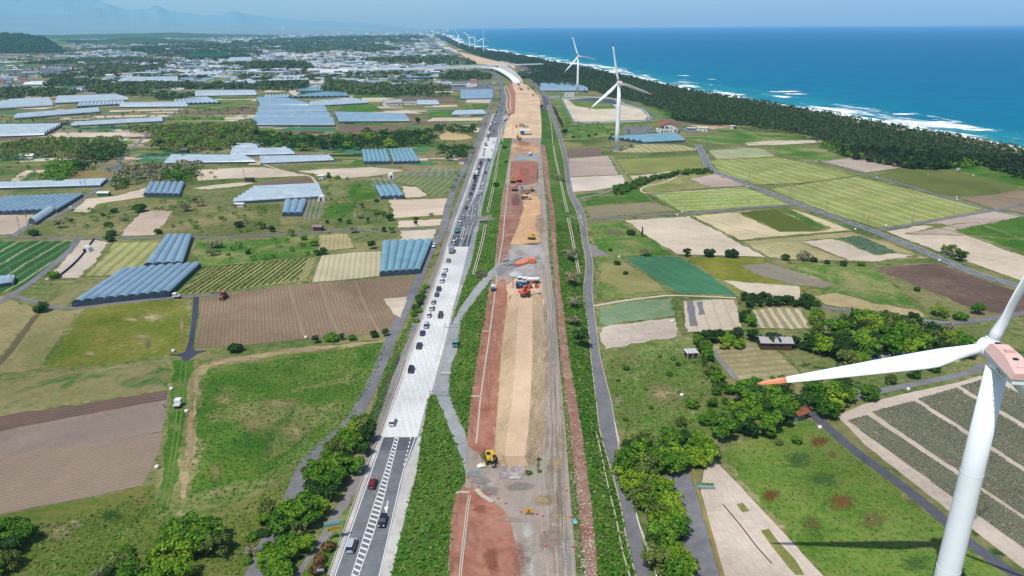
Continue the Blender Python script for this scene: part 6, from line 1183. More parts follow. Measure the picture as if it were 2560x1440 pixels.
def set_rotor(o, ph):
    k = 0
    for c in o.children:
        if c.name.startswith('blade'): c.rotation_euler = (ph - PI / 2 + k * 2 * PI / 3, 0, 0); k += 1
wtN = make_turbine(); wtN.location = (78.0, 106.72, 0); wtN.rotation_euler = (0, 0, 1.443); set_rotor(wtN, 6.044)
tag(wtN, 'huge white turbine close at the right edge, one blade reaching left', 'wind turbine', 'coastal wind turbines')
wtM = make_turbine(M_tipr, False)
W_ = [(98.44, 688.6, 1.66, 1.377, 1, 'red tipped turbine in the middle distance in front of the red roofed house'), (113.5, 1290.8, 1.5, 1.25, 1, 'red tipped turbine on the forest edge left of the nearer middle distance one')]
for i, (x, y, l) in enumerate([(1209, 135, 'rightmost of the four small turbines beyond the viaduct'), (1187.5, 130, 'third from left of the four small turbines beyond the viaduct'), (1174, 125, 'second from left of the four small turbines beyond the viaduct'), (1147, 118, 'leftmost of the four small turbines beyond the viaduct')]):
    p = G(x, y); W_.append((p.x, p.y, 1.5 + .2 * (i % 2), (1.62, 2.05, .6, 1.0)[i], 1, l))
for i, x in enumerate([40, 59, 80, 118, 168, 220, 347, 380, 394, 410, 478, 70 + 640]):
    yb = [60, 58, 64, 62, 64, 67, 68, 69, 69, 71, 74, 77][i]; p = G(x, 80 if i < 11 else 88); s_ = 1.0
    W_.append((p.x * .82, p.y * .82, 1.3 + .3 * (i % 3), .5 + .7 * i, 1.0, '%s tiny turbine from the left on the hazy foothills' % ['first', 'second', 'third', 'fourth', 'fifth', 'sixth', 'seventh', 'eighth', 'ninth', 'tenth', 'eleventh', 'twelfth'][i], (CH + (HY + 6 - yb) / FP * p.y * .82) - 0))
for i, a_ in enumerate(W_):
    o = wtM if i == 0 else copy_tree(wtM)
    z = 0
    if len(a_) > 6:
        yb = [60, 58, 64, 62, 64, 67, 68, 69, 69, 71, 74, 77][i - 6]; z = max(0, CH - (yb - HY) / FP * a_[1])
    o.location = (a_[0], a_[1], z); o.rotation_euler = (0, 0, a_[2]); set_rotor(o, a_[3]); tag(o, a_[5], 'wind turbine', 'coastal wind turbines' if i < 6 else 'hazy wind turbines on the foothills')

# ================================================================== GREENHOUSES
M_galv = plain('galvanised_steel', S(170, 178, 184), .45, .5, .08)
def film(name, c, hoop=1.6):
    if name in MATS: return MATS[name]
    a = NB(name); uv = a.n('ShaderNodeUVMap').outputs[0]; s_ = a.n('ShaderNodeSeparateXYZ', {0: uv})
    n1 = a.noise(.12, 5, .7, .8); n2 = a.noise(1.2, 3, .7)
    f = a.math('ADD', a.math('MULTIPLY', n1, .7), a.math('MULTIPLY', n2, .3))
    cc = a.ramp(f, [(.3, tuple(v * .72 for v in c[:3]) + (1,)), (.52, c), (.72, tuple(min(.9, v * 1.28) for v in c[:3]) + (1,))])
    fr = a.math('FRACT', a.math('DIVIDE', s_.outputs[1], hoop)); g = a.mapr(a.math('ABSOLUTE', a.math('SUBTRACT', fr, .5)), .40, .47, 0, .45)
    cc = a.mix(g, cc, tuple(min(.85, v * 1.35) for v in c[:3]) + (1,))
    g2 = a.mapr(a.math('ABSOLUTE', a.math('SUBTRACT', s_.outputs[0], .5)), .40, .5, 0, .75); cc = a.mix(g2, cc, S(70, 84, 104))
    a.col(cc); a.b.inputs['Roughness'].default_value = .35; a.b.inputs['Specular IOR Level'].default_value = .5; a.bump(n1, .25, .3)
    MATS[name] = a.m; return a.m
F_b = film('plastic_film_blue', S(136, 164, 184)); F_t = film('plastic_film_teal', S(124, 166, 180)); F_w = film('plastic_film_pale', S(178, 194, 204)); F_s = film('plastic_film_white', S(224, 228, 230))
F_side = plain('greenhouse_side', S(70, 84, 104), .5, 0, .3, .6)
def uvmesh(name, V, F, UV, mat, parent, smooth=True):
    o = mesh_obj(name, V, F, mat, parent); ul = o.data.uv_layers.new(name='UVMap')
    for lp in o.data.loops: ul.data[lp.index].uv = UV[lp.vertex_index]
    if smooth: o.data.shade_smooth()
    return o
def greenhouse(q, n, axis, mat, label, eave=1.7, rise=.26, parts=True, group='greenhouses', zb=0, side=None, openend=True):
    a_, b_, c_, d_ = [G(x, y) for x, y in q]      # front-left, front-right, back-right, back-left
    if axis == 'w': a_, b_, c_, d_ = b_, c_, d_, a_   # spans run left-right: the edge across the spans is the right-hand one
    base = (a_ + b_ + c_ + d_) / 4
    t = empty('greenhouse', base); tag(t, label, 'greenhouse', group)
    def Pt(u, v): return (a_.lerp(b_, u)).lerp(d_.lerp(c_, u), v) - base
    W1 = ((b_ - a_).length + (c_ - d_).length) / 2; L1 = ((d_ - a_).length + (c_ - b_).length) / 2; w_ = W1 / n; rs = w_ * rise; m = 8
    kv = max(2, min(24, int(L1 / 5)))
    V = []; F = []; UV = []; roofs = []
    for s_ in range(n):
        V = []; F = []; UV = []
        for i in range(kv + 1):
            v = i / kv
            for k in range(m + 1):
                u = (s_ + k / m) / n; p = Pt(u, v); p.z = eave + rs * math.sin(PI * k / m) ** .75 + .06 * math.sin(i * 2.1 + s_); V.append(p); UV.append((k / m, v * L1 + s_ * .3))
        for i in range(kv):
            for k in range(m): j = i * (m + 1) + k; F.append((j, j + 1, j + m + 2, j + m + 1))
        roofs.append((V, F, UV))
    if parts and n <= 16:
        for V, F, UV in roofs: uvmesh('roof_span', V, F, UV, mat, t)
    else:
        VV = []; FF = []; UU = []
        for V, F, UV in roofs: k = len(VV); VV += V; UU += UV; FF += [tuple(i + k for i in f) for f in F]
        uvmesh('roof', VV, FF, UU, mat, t)
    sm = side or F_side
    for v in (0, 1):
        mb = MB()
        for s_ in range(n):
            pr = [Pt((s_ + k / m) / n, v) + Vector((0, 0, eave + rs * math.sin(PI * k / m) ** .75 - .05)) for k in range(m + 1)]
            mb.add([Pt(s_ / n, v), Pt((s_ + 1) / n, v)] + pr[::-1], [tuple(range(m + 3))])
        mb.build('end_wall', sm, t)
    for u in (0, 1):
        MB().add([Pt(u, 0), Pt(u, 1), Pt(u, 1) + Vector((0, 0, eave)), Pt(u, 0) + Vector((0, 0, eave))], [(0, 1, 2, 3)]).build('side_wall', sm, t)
    return t
GH = [
 ([(181, 768), (425, 742), (503, 668), (306, 684)], 9, 'd', F_b, 'largest multi-span blue greenhouse with nine tunnels by the farm road bend', 2.2),
 ([(362, 672), (458, 668), (482, 596), (416, 598)], 4, 'd', F_b, 'four long blue tunnels joined behind the largest greenhouse', 2.2),
 ([(-70, 541), (143, 532), (209, 492), (10, 500)], 13, 'd', F_b, 'wide blue greenhouse with many tunnels at the left edge', 2.0),
 ([(72, 559), (92, 563), (138, 532), (120, 527)], 1, 'd', F_w, 'single narrow tunnel running up to the wide left greenhouse', 1.6),
 ([(359, 492), (450, 493), (462, 462), (373, 462)], 6, 'd', F_b, 'six tunnel blue greenhouse above the scrub meadow', 1.9),
 ([(583, 511), (808, 497), (797, 467), (640, 474)], 6, 'w', F_w, 'pale wide greenhouse with flat white roofs right of the scrub meadow', 1.7),
 ([(706, 541), (754, 541), (768, 506), (712, 508)], 3, 'd', F_b, 'three tunnel greenhouse beside the bare hoop frames', 1.8),
 ([(950, 692), (1050, 685), (1081, 608), (956, 613)], 6, 'd', F_t, 'teal blue six tunnel greenhouse right beside the lane', 2.0),
 ([(952, 499), (1013, 497), (993, 469), (938, 472)], 4, 'd', F_t, 'small four tunnel teal greenhouse above the peach coloured field', 1.8),
 ([(910, 411), (978, 410), (967, 379), (904, 380)], 6, 'd', F_t, 'left one of the twin arched greenhouses', 1.9),
 ([(984, 411), (1051, 409), (1031, 376), (972, 378)], 6, 'd', F_t, 'right one of the twin arched greenhouses', 1.9),
 ([(412, 412), (638, 408), (610, 394), (430, 392)], 7, 'w', F_w, 'long pale greenhouse tapering right above the bare bushes', 1.5),
 ([(577, 392), (738, 389), (714, 373), (582, 376)], 5, 'w', F_w, 'pale greenhouse with stepped right end above the long tapering one', 1.5),
 ([(578, 372), (672, 371), (670, 364), (582, 365)], 3, 'w', F_w, 'short pale greenhouse hidden against the woodland belt', 1.5),
 ([(652, 412), (835, 404), (822, 394), (650, 396)], 4, 'w', F_w, 'flat pale greenhouse under netting left of the twin arched ones', 1.2),
 ([(635, 317), (838, 317), (832, 300), (637, 300)], 7, 'w', F_b, 'front row of the stacked long blue greenhouses', 2.2),
 ([(640, 296), (826, 296), (822, 287), (642, 287)], 4, 'w', F_b, 'second row of the stacked long blue greenhouses', 2.0),
 ([(645, 283), (818, 282), (811, 271), (648, 272)], 5, 'w', F_b, 'third row of the stacked long blue greenhouses', 2.0),
 ([(650, 268), (772, 267), (720, 254), (642, 251)], 6, 'w', F_b, 'topmost tapering row of the stacked long blue greenhouses', 1.8),
 ([(846, 308), (1024, 306), (1010, 292), (836, 287)], 6, 'w', F_b, 'long blue greenhouse right of the stacked rows', 1.8),
 ([(772, 269), (920, 260), (878, 250), (776, 261)], 5, 'w', F_w, 'pale tapering greenhouse right of the topmost stacked row', 1.6),
 ([(718, 246), (874, 244), (866, 234), (810, 234)], 11, 'd', F_t, 'arched teal greenhouses behind the stacked rows', 2.0),
 ([(660, 248), (722, 247), (725, 240), (662, 241)], 7, 'd', F_w, 'small arched pale greenhouse left of the arched teal ones', 1.6),
 ([(740, 231), (808, 231), (812, 222), (748, 223)], 8, 'd', F_t, 'teal greenhouse above the arched teal ones', 1.6),
 ([(437, 263), (553, 260), (520, 246), (434, 247)], 10, 'd', F_w, 'ten arched pale greenhouses beside the green meadow', 1.8),
 ([(300, 270), (470, 269), (464, 262), (304, 264)], 3, 'w', F_w, 'long white greenhouse in front of the ten arched ones', 1.6),
 ([(36, 300), (250, 283), (246, 276), (46, 292)], 3, 'w', F_w, 'long slanting white greenhouse near the left edge', 1.7),
 ([(178, 318), (408, 306), (405, 299), (190, 311)], 3, 'w', F_w, 'long slanting white greenhouse below the green strip field', 1.5),
 ([(-60, 347), (112, 341), (156, 317), (-60, 320)], 8, 'w', F_w, 'broad silvery greenhouse with serrated right end at the left edge', 1.8),
 ([(-60, 278), (134, 267), (124, 254), (36, 257)], 5, 'w', F_w, 'broad pale greenhouse with rounded right end at the left edge', 1.6),
 ([(140, 261), (322, 253), (290, 243), (146, 249)], 5, 'w', F_w, 'big pale greenhouse behind the row of twelve arches', 1.8),
 ([(192, 270), (316, 263), (310, 255), (198, 260)], 12, 'd', F_w, 'row of twelve small arches in front of the big pale greenhouse', 1.6),
 ([(-40, 476), (252, 468), (270, 452), (-40, 464)], 5, 'w', F_w, 'long white greenhouse crossing under the farm road at the left', 1.5),
 ([(-40, 726), (36, 714), (40, 698), (-40, 702)], 4, 'w', F_b, 'cut off blue greenhouse at the fork by the left edge', 1.8),
 ([(295, 211), (446, 206), (446, 199), (312, 202)], 4, 'w', F_w, 'pale greenhouse under the sheds in the upper left', 1.6),
 ([(126, 234), (206, 231), (206, 226), (130, 229)], 3, 'w', F_w, 'small pale greenhouse above the arches in the upper left', 1.5),
 ([(1152, 250), (1233, 249), (1231, 231), (1152, 232)], 8, 'w', F_b, 'blue greenhouse between the lane and the car park', 1.8),
 ([(486, 242), (642, 240), (636, 232), (492, 234)], 4, 'w', F_w, 'long pale greenhouse beyond the ten arched ones', 1.6),
 ([(440, 193), (542, 191), (560, 181), (470, 184)], 6, 'd', F_s, 'dazzling white greenhouse group in the upper left', 1.8),
 ([(665, 205), (772, 203), (772, 193), (698, 195)], 9, 'd', F_s, 'dazzling white greenhouse group left of the farm sheds', 1.8),
 ([(1042, 264), (1098, 264), (1092, 257), (1044, 257)], 3, 'w', F_w, 'pale greenhouse right of the grey gabled barn', 1.5),
 ([(1520, 348), (1607, 360), (1712, 355), (1684, 338)], 6, 'd', F_t, 'blue greenhouse below the red roofed house', 1.6),
 ([(1350, 229), (1470, 230), (1440, 216), (1352, 217)], 5, 'w', F_b, 'blue greenhouse against the pine forest behind the second turbine', 1.8),
 ([(1010, 199), (1085, 197), (1082, 190), (1020, 192)], 5, 'd', F_t, 'teal greenhouse left of the road under the viaduct', 1.5),
 ([(800, 183), (870, 182), (868, 180), (802, 181)], 2, 'w', F_s, 'thin white greenhouse just below the viaduct ramp', 1.4),
 ([(570, 158), (630, 156), (630, 153), (580, 154)], 2, 'w', F_w, 'flat pale greenhouse by the far netted grove', 1.4),
 ([(560, 213), (640, 211), (640, 206), (566, 208)], 4, 'w', F_w, 'pale greenhouse right of the dazzling white group', 1.4),
 ([(60, 214), (260, 212), (262, 209), (80, 210)], 2, 'w', F_s, 'long low white greenhouse in front of the left village', 1.4),
 ([(1130, 290), (1215, 288), (1205, 281), (1140, 282)], 3, 'w', F_w, 'netted pale greenhouse left of the lane', 1.3),
]
for q, n, ax, mt, lab, ev in GH: greenhouse(q, n, ax, mt, lab, ev, parts=(q[0][1] > 440))
# bare hoop frames
def hoops(q, n, m_, label):
    a_, b_, c_, d_ = [G(x, y) for x, y in q]; base = (a_ + b_ + c_ + d_) / 4; mb = MB(); t = empty('hoop_frame', base); tag(t, label, 'greenhouse frame')
    def Pt(u, v): return (a_.lerp(b_, u)).lerp(d_.lerp(c_, u), v) - base
    w_ = (b_ - a_).length / n
    for s_ in range(n):
        hb = MB()
        for i in range(m_ + 1):
            hb.tube([Pt((s_ + k / 6) / n, i / m_) + Vector((0, 0, 1.7 + w_ * .25 * math.sin(PI * k / 6) if 0 <= k <= 6 else 0)) for k in range(7)], .07, 4, False)
            hb.tube([Pt(s_ / n, i / m_), Pt(s_ / n, i / m_) + Vector((0, 0, 1.7))], .07, 4, False)
        for u in (0, .5, 1): hb.tube([Pt((s_ + u) / n, 0) + Vector((0, 0, 1.7 + (w_ * .25 if u == .5 else 0))), Pt((s_ + u) / n, 1) + Vector((0, 0, 1.7 + (w_ * .25 if u == .5 else 0)))], .07, 4, False)
        hb.build('hoop_span', M_galv, t)
hoops([(754, 553), (800, 556), (812, 506), (768, 504)], 4, 9, 'bare steel hoops beside the three tunnel greenhouse')
hoops([(937, 471), (993, 468), (984, 452), (928, 454)], 4, 6, 'bare steel hoops behind the small teal greenhouse')
hoops([(1000, 446), (1148, 452), (1140, 430), (1030, 432)], 7, 8, 'large bare hoop frame over the netted orchard')
hoops([(1010, 250), (1060, 250), (1050, 239), (1012, 240)], 6, 5, 'bare hoops in the distance above the grey gabled barn')
# distant blocks among the fields
gp = empty('greenhouse'); gp['category'] = 'greenhouse'
VV = []; FF = []; UU = []
for s_ in range(5):
    k0 = len(VV)
    for v in (0, 1):
        for k in range(5): VV.append((-26 + 52 * v, (s_ + k / 4) * 5 - 12.5, 2 + 1.5 * math.sin(PI * k / 4))); UU.append((k / 4, v * 50))
    for k in range(4): FF.append((k0 + k, k0 + k + 5, k0 + k + 6, k0 + k + 1))
uvmesh('roof', VV, FF, UU, F_w, gp); MB().box(-26, 26, -12.5, 12.5, 0, 2).build('side_wall', F_side, gp)
gp2 = empty('greenhouse'); gp2['category'] = 'greenhouse'; uvmesh('roof', VV, FF, UU, F_s, gp2); MB().box(-26, 26, -12.5, 12.5, 0, 2).build('side_wall', F_side, gp2)
occ = []
for i in range(150):
    py = 84 + random.random() ** 1.1 * 105; px = random.uniform(0, 1130 if py > 120 else 1080); c = G(px, py)
    if 60 < py < 140 and px < 190: continue
    if any((c.x - x) ** 2 + (c.y - y) ** 2 < 75 ** 2 for x, y in occ): continue
    occ.append((c.x, c.y)); s_ = random.uniform(.6, 1.3) * (c.y / 2500) ** .35
    pr = gp2 if random.random() < .35 else gp
    place(pr, (c.x, c.y, 0), R(random.choice([0, 4, -6, 90])), (s_ * random.uniform(.6, 1.5), s_ * random.uniform(.5, 1.2), 1.1), 'white greenhouse block scattered among the hazy distant fields' if pr is gp2 else 'pale blue greenhouse block scattered among the hazy distant fields', 'greenhouse blocks in the hazy distance')

# ================================================================== BUILDINGS
M_wall = plain('white_render', S(234, 232, 228), .8, 0, .06, .6); M_gls = plain('window_glass', S(54, 62, 80), .45, 0, .2, 1, .1)
M_tile = plain('grey_roof_tiles', S(96, 98, 108), .6, 0, .2, 1.2); M_rtile = plain('red_roof_tiles', S(196, 84, 52), .6, 0, .14, 1.2); M_brn = plain('brown_boards', S(96, 72, 58), .8, 0, .25, 2); M_rust = plain('rusty_iron', S(150, 88, 62), .8, 0, .35, 1.5)
M_gtile = plain('pale_metal_roof', S(182, 178, 174), .5, 0, .1, 1); M_btile = plain('blue_roof_tiles', S(96, 122, 150), .5, 0, .12)
def gable(x0, x1, y0, y1, ze, zr, ov=.5, axis='x'):
    mb = MB()
    if axis == 'x':
        ym = (y0 + y1) / 2; k = (zr - ze) / ((y1 - y0) / 2); zo = ze - k * ov
        for (ya, yb, za, zb) in ((y0 - ov, ym, zo, zr), (ym, y1 + ov, zr, zo)):
            mb.add([(x0 - ov, ya, za), (x1 + ov, ya, za), (x1 + ov, yb, zb), (x0 - ov, yb, zb), (x0 - ov, ya, za + .18), (x1 + ov, ya, za + .18), (x1 + ov, yb, zb + .18), (x0 - ov, yb, zb + .18)], [(3, 2, 1, 0), (4, 5, 6, 7), (0, 1, 5, 4), (1, 2, 6, 5), (2, 3, 7, 6), (3, 0, 4, 7)])
    else:
        m2 = gable(y0, y1, x0, x1, ze, zr, ov, 'x'); mb.add([(y, x, z) for x, y, z in m2.V], [f[::-1] for f in m2.F])
    return mb
def house(name, w_, d_, ze, zr, wall, roof, wins=(), label=None, axis='x', door=True, cat='house'):
    t = empty(name); t['category'] = cat; x0, x1, y0, y1 = -w_ / 2, w_ / 2, -d_ / 2, d_ / 2
    mb = MB().box(x0, x1, y0, y1, 0, ze)
    if axis == 'x': mb.add([(x0, y0, ze), (x0, y1, ze), (x0, 0, zr - .02), (x1, y0, ze), (x1, y1, ze), (x1, 0, zr - .02)], [(0, 2, 1), (3, 4, 5)])
    else: mb.add([(x0, y0, ze), (x1, y0, ze), (0, y0, zr - .02), (x0, y1, ze), (x1, y1, ze), (0, y1, zr - .02)], [(0, 1, 2), (3, 5, 4)])
    mb.build('wall', wall, t); gable(x0, x1, y0, y1, ze, zr, .5, axis).build('roof', roof, t)
    for (u, z, ww, hh) in wins: MB().box(u - ww / 2, u + ww / 2, y0 - .04, y0 + .02, z, z + hh).build('window', M_gls, t)
    if door: MB().box(w_ * .3 - .5, w_ * .3 + .5, y0 - .05, y0 + .02, 0, 2.1).build('door', M_brn, t)
    return t
def put(t, x, y, rz, label, s=1, cat=None, z=0):
    p = G(x, y, z); t.location = (p.x, p.y, z); t.rotation_euler = (0, 0, rz); t.scale = (s, s, s); tag(t, label, cat); return t
# the red roofed house
t = empty('red_roofed_house'); mb = MB().box(-9, 9, -6, 6, 0, 6.6); mb.add([(-9, -6, 6.6), (9, -6, 6.6), (0, -6, 10.2), (-9, 6, 6.6), (9, 6, 6.6), (0, 6, 10.2)], [(0, 1, 2), (3, 5, 4)]); mb.build('wall', M_wall, t)
gable(-9, 9, -6, 6, 6.6, 10.3, 1.1, 'y').build('roof', M_rtile, t)
MB().box(-11.5, -9.02, -4, 3, 0, 3.4).build('side_wing', M_wall, t); MB().box(5.4, 7.2, -6.9, -6.02, 3.2, 5.4).build('balcony', M_wall, t)
for u, z, ww, hh in [(-5.8, 4, 2.6, 1.8), (-1.9, 4, 2.6, 1.8), (1.0, 4, .6, 1.2), (2.6, 4, .6, 1.2), (6.3, 4.1, 1.4, 1.5), (8.1, 4.2, .6, 1), (-.8, 7, .5, 1.4), (1.0, 7, .5, 1.4), (-6, 0, 1.4, 2.3), (-3.6, .1, .8, 2.2), (-2, .2, .8, 2.1), (-.6, .2, .8, 2.1), (1.2, .4, .6, 2), (2.8, .4, .6, 2), (6.2, 0, 1, 2.4), (8, .5, .6, 1.6)]: MB().box(u - ww / 2, u + ww / 2, -6.05, -5.98, z, z + hh).build('window', M_gls, t)
put(t, 1670, 330, R(-7), 'white two storey house with a bright red tiled roof', 1.12, 'house')
t = house('annex', 12, 5, 4.0, 4.4, M_wall, M_wall, [(-3, 1, 1, 1.2), (-1, 1, 1, 1.2), (3, 1.1, 1.6, 1)], axis='x', cat='building'); put(t, 1757, 328, R(-35), 'plain white flat roofed building right of the red roofed house')
t = empty('carport'); [MB().tube([(x, y, 0), (x, y, 2.6)], .09, 6).build('post', M_galv, t) for x in (-4, 4) for y in (-2, 2)]; MB().box(-5, 5, -2.6, 2.6, 2.6, 2.8).build('roof', M_wall, t); put(t, 1728, 325, R(-30), 'white carport roof between the red roofed house and white annex', 1, 'carport')
t = house('shed', 6, 4.5, 3.4, 3.8, M_wall, M_wall, door=False, axis='x', cat='shed'); MB().box(.2, 2.8, -2.32, -2.26, 0, 2.9).build('door', M_dark, t); put(t, 1832, 322, R(-4), 'white shed with a dark open door at the forest edge')
t = house('switch_building', 16, 10, 6.5, 6.7, M_wall, M_wall, [(-3, 2, 1.2, 2), (4, 2, 1, 1.6)], cat='building', door=False); put(t, 1423, 243, 0, 'white boxy building at the foot of the second turbine')
t = empty('wall_enclosure'); MB().box(-9, 9, -.2, .2, 0, 4).build('wall', m_conc2, t); put(t, 1386, 246, 0, 'grey concrete wall left of the white boxy building', 1, 'wall')
# farm huts
t = empty('striped_hut'); MB().box(-2, 2, -1.6, 1.6, 0, 2.2).build('wall', M_brn, t)
MB().box(-2.3, 2.3, -2, 2, 2.2, 2.35).build('roof', M_gtile, t)
for i in range(4): MB().box(-2.1 + i * 1.1, -1.6 + i * 1.1, -2.0, 2.0, 2.36, 2.4).build('roof_sheet', M_wall, t)
for x in (-1.9, 0, 1.9): MB().box(x - .06, x + .06, -2, -1.9, 0, 2.2).build('post', M_wall, t)
put(t, 1727, 892, R(6), 'little hut with a striped tin roof on the pasture', 1, 'hut')
t = house('barn', 11, 5.5, 3.0, 3.9, M_brn, M_gtile, [(-1.5, 1.4, 1.6, 1), (1.5, 1.4, 1.6, 1)], cat='barn'); MB().box(-1.9, -1.1, -3.2, 3.2, 3.96, 4.05).build('skylight', M_dark, t)
MB().box(.7, 1.5, -3.2, 3.2, 3.96, 4.05).build('skylight', M_dark, t); put(t, 1935, 868, R(-3), 'long dark wooden barn in front of the tall dark hedge')
t = house('rusty_shed', 4.6, 3.4, 2.3, 3.0, plain('teal_boards', S(120, 140, 140), .8, 0, .2, 2), M_rust, door=True, cat='shed'); put(t, 1996, 1044, R(28), 'small shed with a rusty red iron roof beside the lane')
t = house('cemetery_hut', 4, 3, 2.4, 3.2, M_brn, plain('taupe_roof', S(150, 132, 130), .7), cat='hut'); put(t, 2206, 874, 0, 'brown hut behind the cemetery')
t = house('pink_roofed_hut', 5, 3.6, 2.6, 3.2, plain('maroon_boards', S(104, 60, 56), .8), plain('mauve_roof', S(150, 126, 136), .7), cat='hut'); put(t, 796, 576, R(-6), 'dark red hut with a mauve roof on the side road')
def tunnel_shed(x, y, w_, l_, h_, rz, label, m1=None):
    t = empty('tunnel_shed'); n = 10; V = [(w_ / 2 * math.cos(PI * k / n) * (1 if k not in (0, n) else 1), yy, h_ * math.sin(PI * k / n) ** .8) for yy in (-l_ / 2, l_ / 2) for k in range(n + 1)]
    mesh_obj('cover', V, [(k, k + 1, k + n + 2, k + n + 1) for k in range(n)], m1 or M_wall, t, True); MB().add(V[:n + 1] + V[n + 1:], [tuple(range(n + 1)), tuple(range(2 * n + 1, n, -1))]).build('end_wall', m1 or M_wall, t)
    MB().box(-.8, .8, -l_ / 2 - .06, -l_ / 2 - .01, 0, h_ * .7).build('door', M_gls, t); put(t, x, y, rz, label, 1, 'shed')
tunnel_shed(978, 446, 5, 8, 4, R(10), 'white domed tunnel shed left of the netted orchard'); tunnel_shed(805, 501, 5, 6, 3.6, R(4), 'white domed tent beside the bare hoops'); tunnel_shed(218, 629, 4.6, 4, 3.2, R(0), 'white rounded shed on the sandy garden')
t = house('white_shed', 4.6, 3.6, 2.6, 2.9, M_wall, M_wall, cat='shed', door=False); put(t, 803, 447, R(0), 'little white shed at the track bend')
t = house('green_shed', 7.6, 4, 2.6, 3.2, plain('green_sheet', S(70, 128, 92), .6), M_wall, cat='shed', door=False); put(t, 261, 490, R(0), 'green walled shed with a white roof by the farm road')
t = house('white_shed', 12, 5, 3.0, 4.2, M_wall, M_wall, cat='shed', door=False); put(t, 70, 396, 0, 'long white barrel shed at the upper left')
t = house('white_shed', 6, 3, 2.2, 2.6, M_wall, M_wall, cat='shed', door=False); put(t, 599, 517, 0, 'white store box at the corner of the pale wide greenhouse')
t = house('white_shed', 10, 4, 3.2, 4.0, M_wall, M_wall, cat='shed', door=False); put(t, 1163, 323, 0, 'white shed in the field left of the jammed road')
t = house('dark_hut', 6, 4, 2.8, 3.4, M_brn, plain('charcoal_roof', S(60, 60, 66), .7), cat='hut'); put(t, 625, 455, 0, 'black roofed hut on the edge of the sandy field')
t = house('dark_hut', 7, 5, 3, 4.4, M_brn, M_tile, cat='hut'); put(t, 462, 382, 0, 'dark gabled hut above the long tapering greenhouse')
t = house('roadside_house', 6, 5, 3.2, 4.4, M_wall, plain('dusty_red_roof', S(128, 84, 78), .7), cat='house'); put(t, 1157, 409, 0, 'small white house with a dull red roof beside the lane')
t = house('barn', 26, 14, 5, 9, M_wall, M_gtile, cat='barn'); put(t, 982, 264, R(28), 'grey gabled barn left of the pale sheds'); t = house('barn', 26, 8, 3.5, 4.5, M_wall, M_gtile, cat='barn'); put(t, 1020, 262, 0, 'low pale shed joined right of the grey gabled barn')
for i in range(4):
    t = house('farm_shed', 17, 30, 4.5, 8, M_brn, M_gtile, axis='y', cat='barn', door=False); put(t, 910 + i * 18, 216 - i, 0, ['leftmost', 'second', 'third', 'rightmost'][i] + ' of the four gabled cattle sheds')
t = house('farm_shed', 48, 10, 4, 6, M_brn, M_gtile, cat='barn', door=False); put(t, 932, 227, 0, 'long shed in front of the four gabled cattle sheds')
# shop and car park by the main road
t = empty('shop'); MB().box(-26, 26, -12, 12, 0, 6).build('wall', M_wall, t); MB().box(-24, 6, -11, 11, 6, 6.6).build('roof', M_btile, t); MB().box(12, 25, -8, 10, 6, 13).build('tower_block', plain('tan_cladding', S(178, 148, 132), .7), t); MB().box(-24, 4, -13.5, -12.02, 3, 4).build('canopy', M_gls, t); put(t, 1160, 217, 0, 'shop with a blue roof and a tan block beside the car park', 1, 'shop')
# villages
hp = {}
for k, (wl, rf) in {'dark': (M_wall, M_tile), 'red': (M_wall, plain('russet_tiles', S(140, 86, 72), .7, 0, .15)), 'blue': (M_wall, M_btile)}.items():
    hp[k] = house('village_house', 11, 8, 4.6, 7.2, wl, rf, [(-3, 1, 1.8, 1.4), (1, 1, 1.6, 1.4)], cat='house')
nm = {'dark': 'grey tiled', 'red': 'russet tiled', 'blue': 'blue roofed'}
VL = [([(0, 192), (0, 172), (120, 170), (250, 168), (262, 178), (150, 190), (60, 194)], 62, 'in the village at the left edge'), ([(0, 152), (0, 142), (120, 140), (180, 136), (182, 146), (100, 151)], 34, 'in the hamlet along the brown paddies'), ([(290, 160), (300, 142), (410, 140), (440, 146), (380, 158)], 34, 'among the trees of the upper left hamlet'),
      ([(0, 130), (10, 122), (160, 119), (170, 123), (60, 130)], 18, 'along the foot of the wooded hill'), ([(150, 114), (170, 108), (300, 106), (450, 102), (450, 108), (250, 116)], 40, 'in the distant village right of the hill'), ([(330, 176), (345, 168), (420, 166), (430, 175)], 8, 'near the sheds above the pale greenhouse'), ([(950, 166), (960, 160), (1030, 160), (1040, 166)], 12, 'just beyond the long viaduct'), ([(1300, 182), (1310, 176), (1340, 186), (1334, 194)], 9, 'between the new road and the pine forest'), ([(0, 218), (0, 206), (60, 204), (70, 214)], 10, 'at the left edge below the village'), ([(1130, 160), (1125, 154), (1160, 152), (1165, 160)], 6, 'beside the far road beyond the viaduct')]
for pts, cnt, wh in VL:
    W2 = [G(*p) for p in pts]; done = 0; tr_ = 0; used = []
    while done < cnt and tr_ < 4000:
        tr_ += 1; a_, b_ = random.choice(W2), random.choice(W2); c_ = random.choice(W2); u, v = random.random(), random.random()
        p = a_.lerp(b_, u).lerp(c_, v)
        if any((p.x - q.x) ** 2 + (p.y - q.y) ** 2 < 13 ** 2 for q in used): continue
        used.append(p); done += 1; k = random.choice(['dark', 'dark', 'dark', 'red', 'blue'])
        place(hp[k], (p.x, p.y, 0), R(random.choice([0, 90, 12, -8])), random.uniform(.85, 1.5), '%s house %s' % (nm[k], wh), 'houses ' + wh)
TB = [([], []) for _ in range(4)]
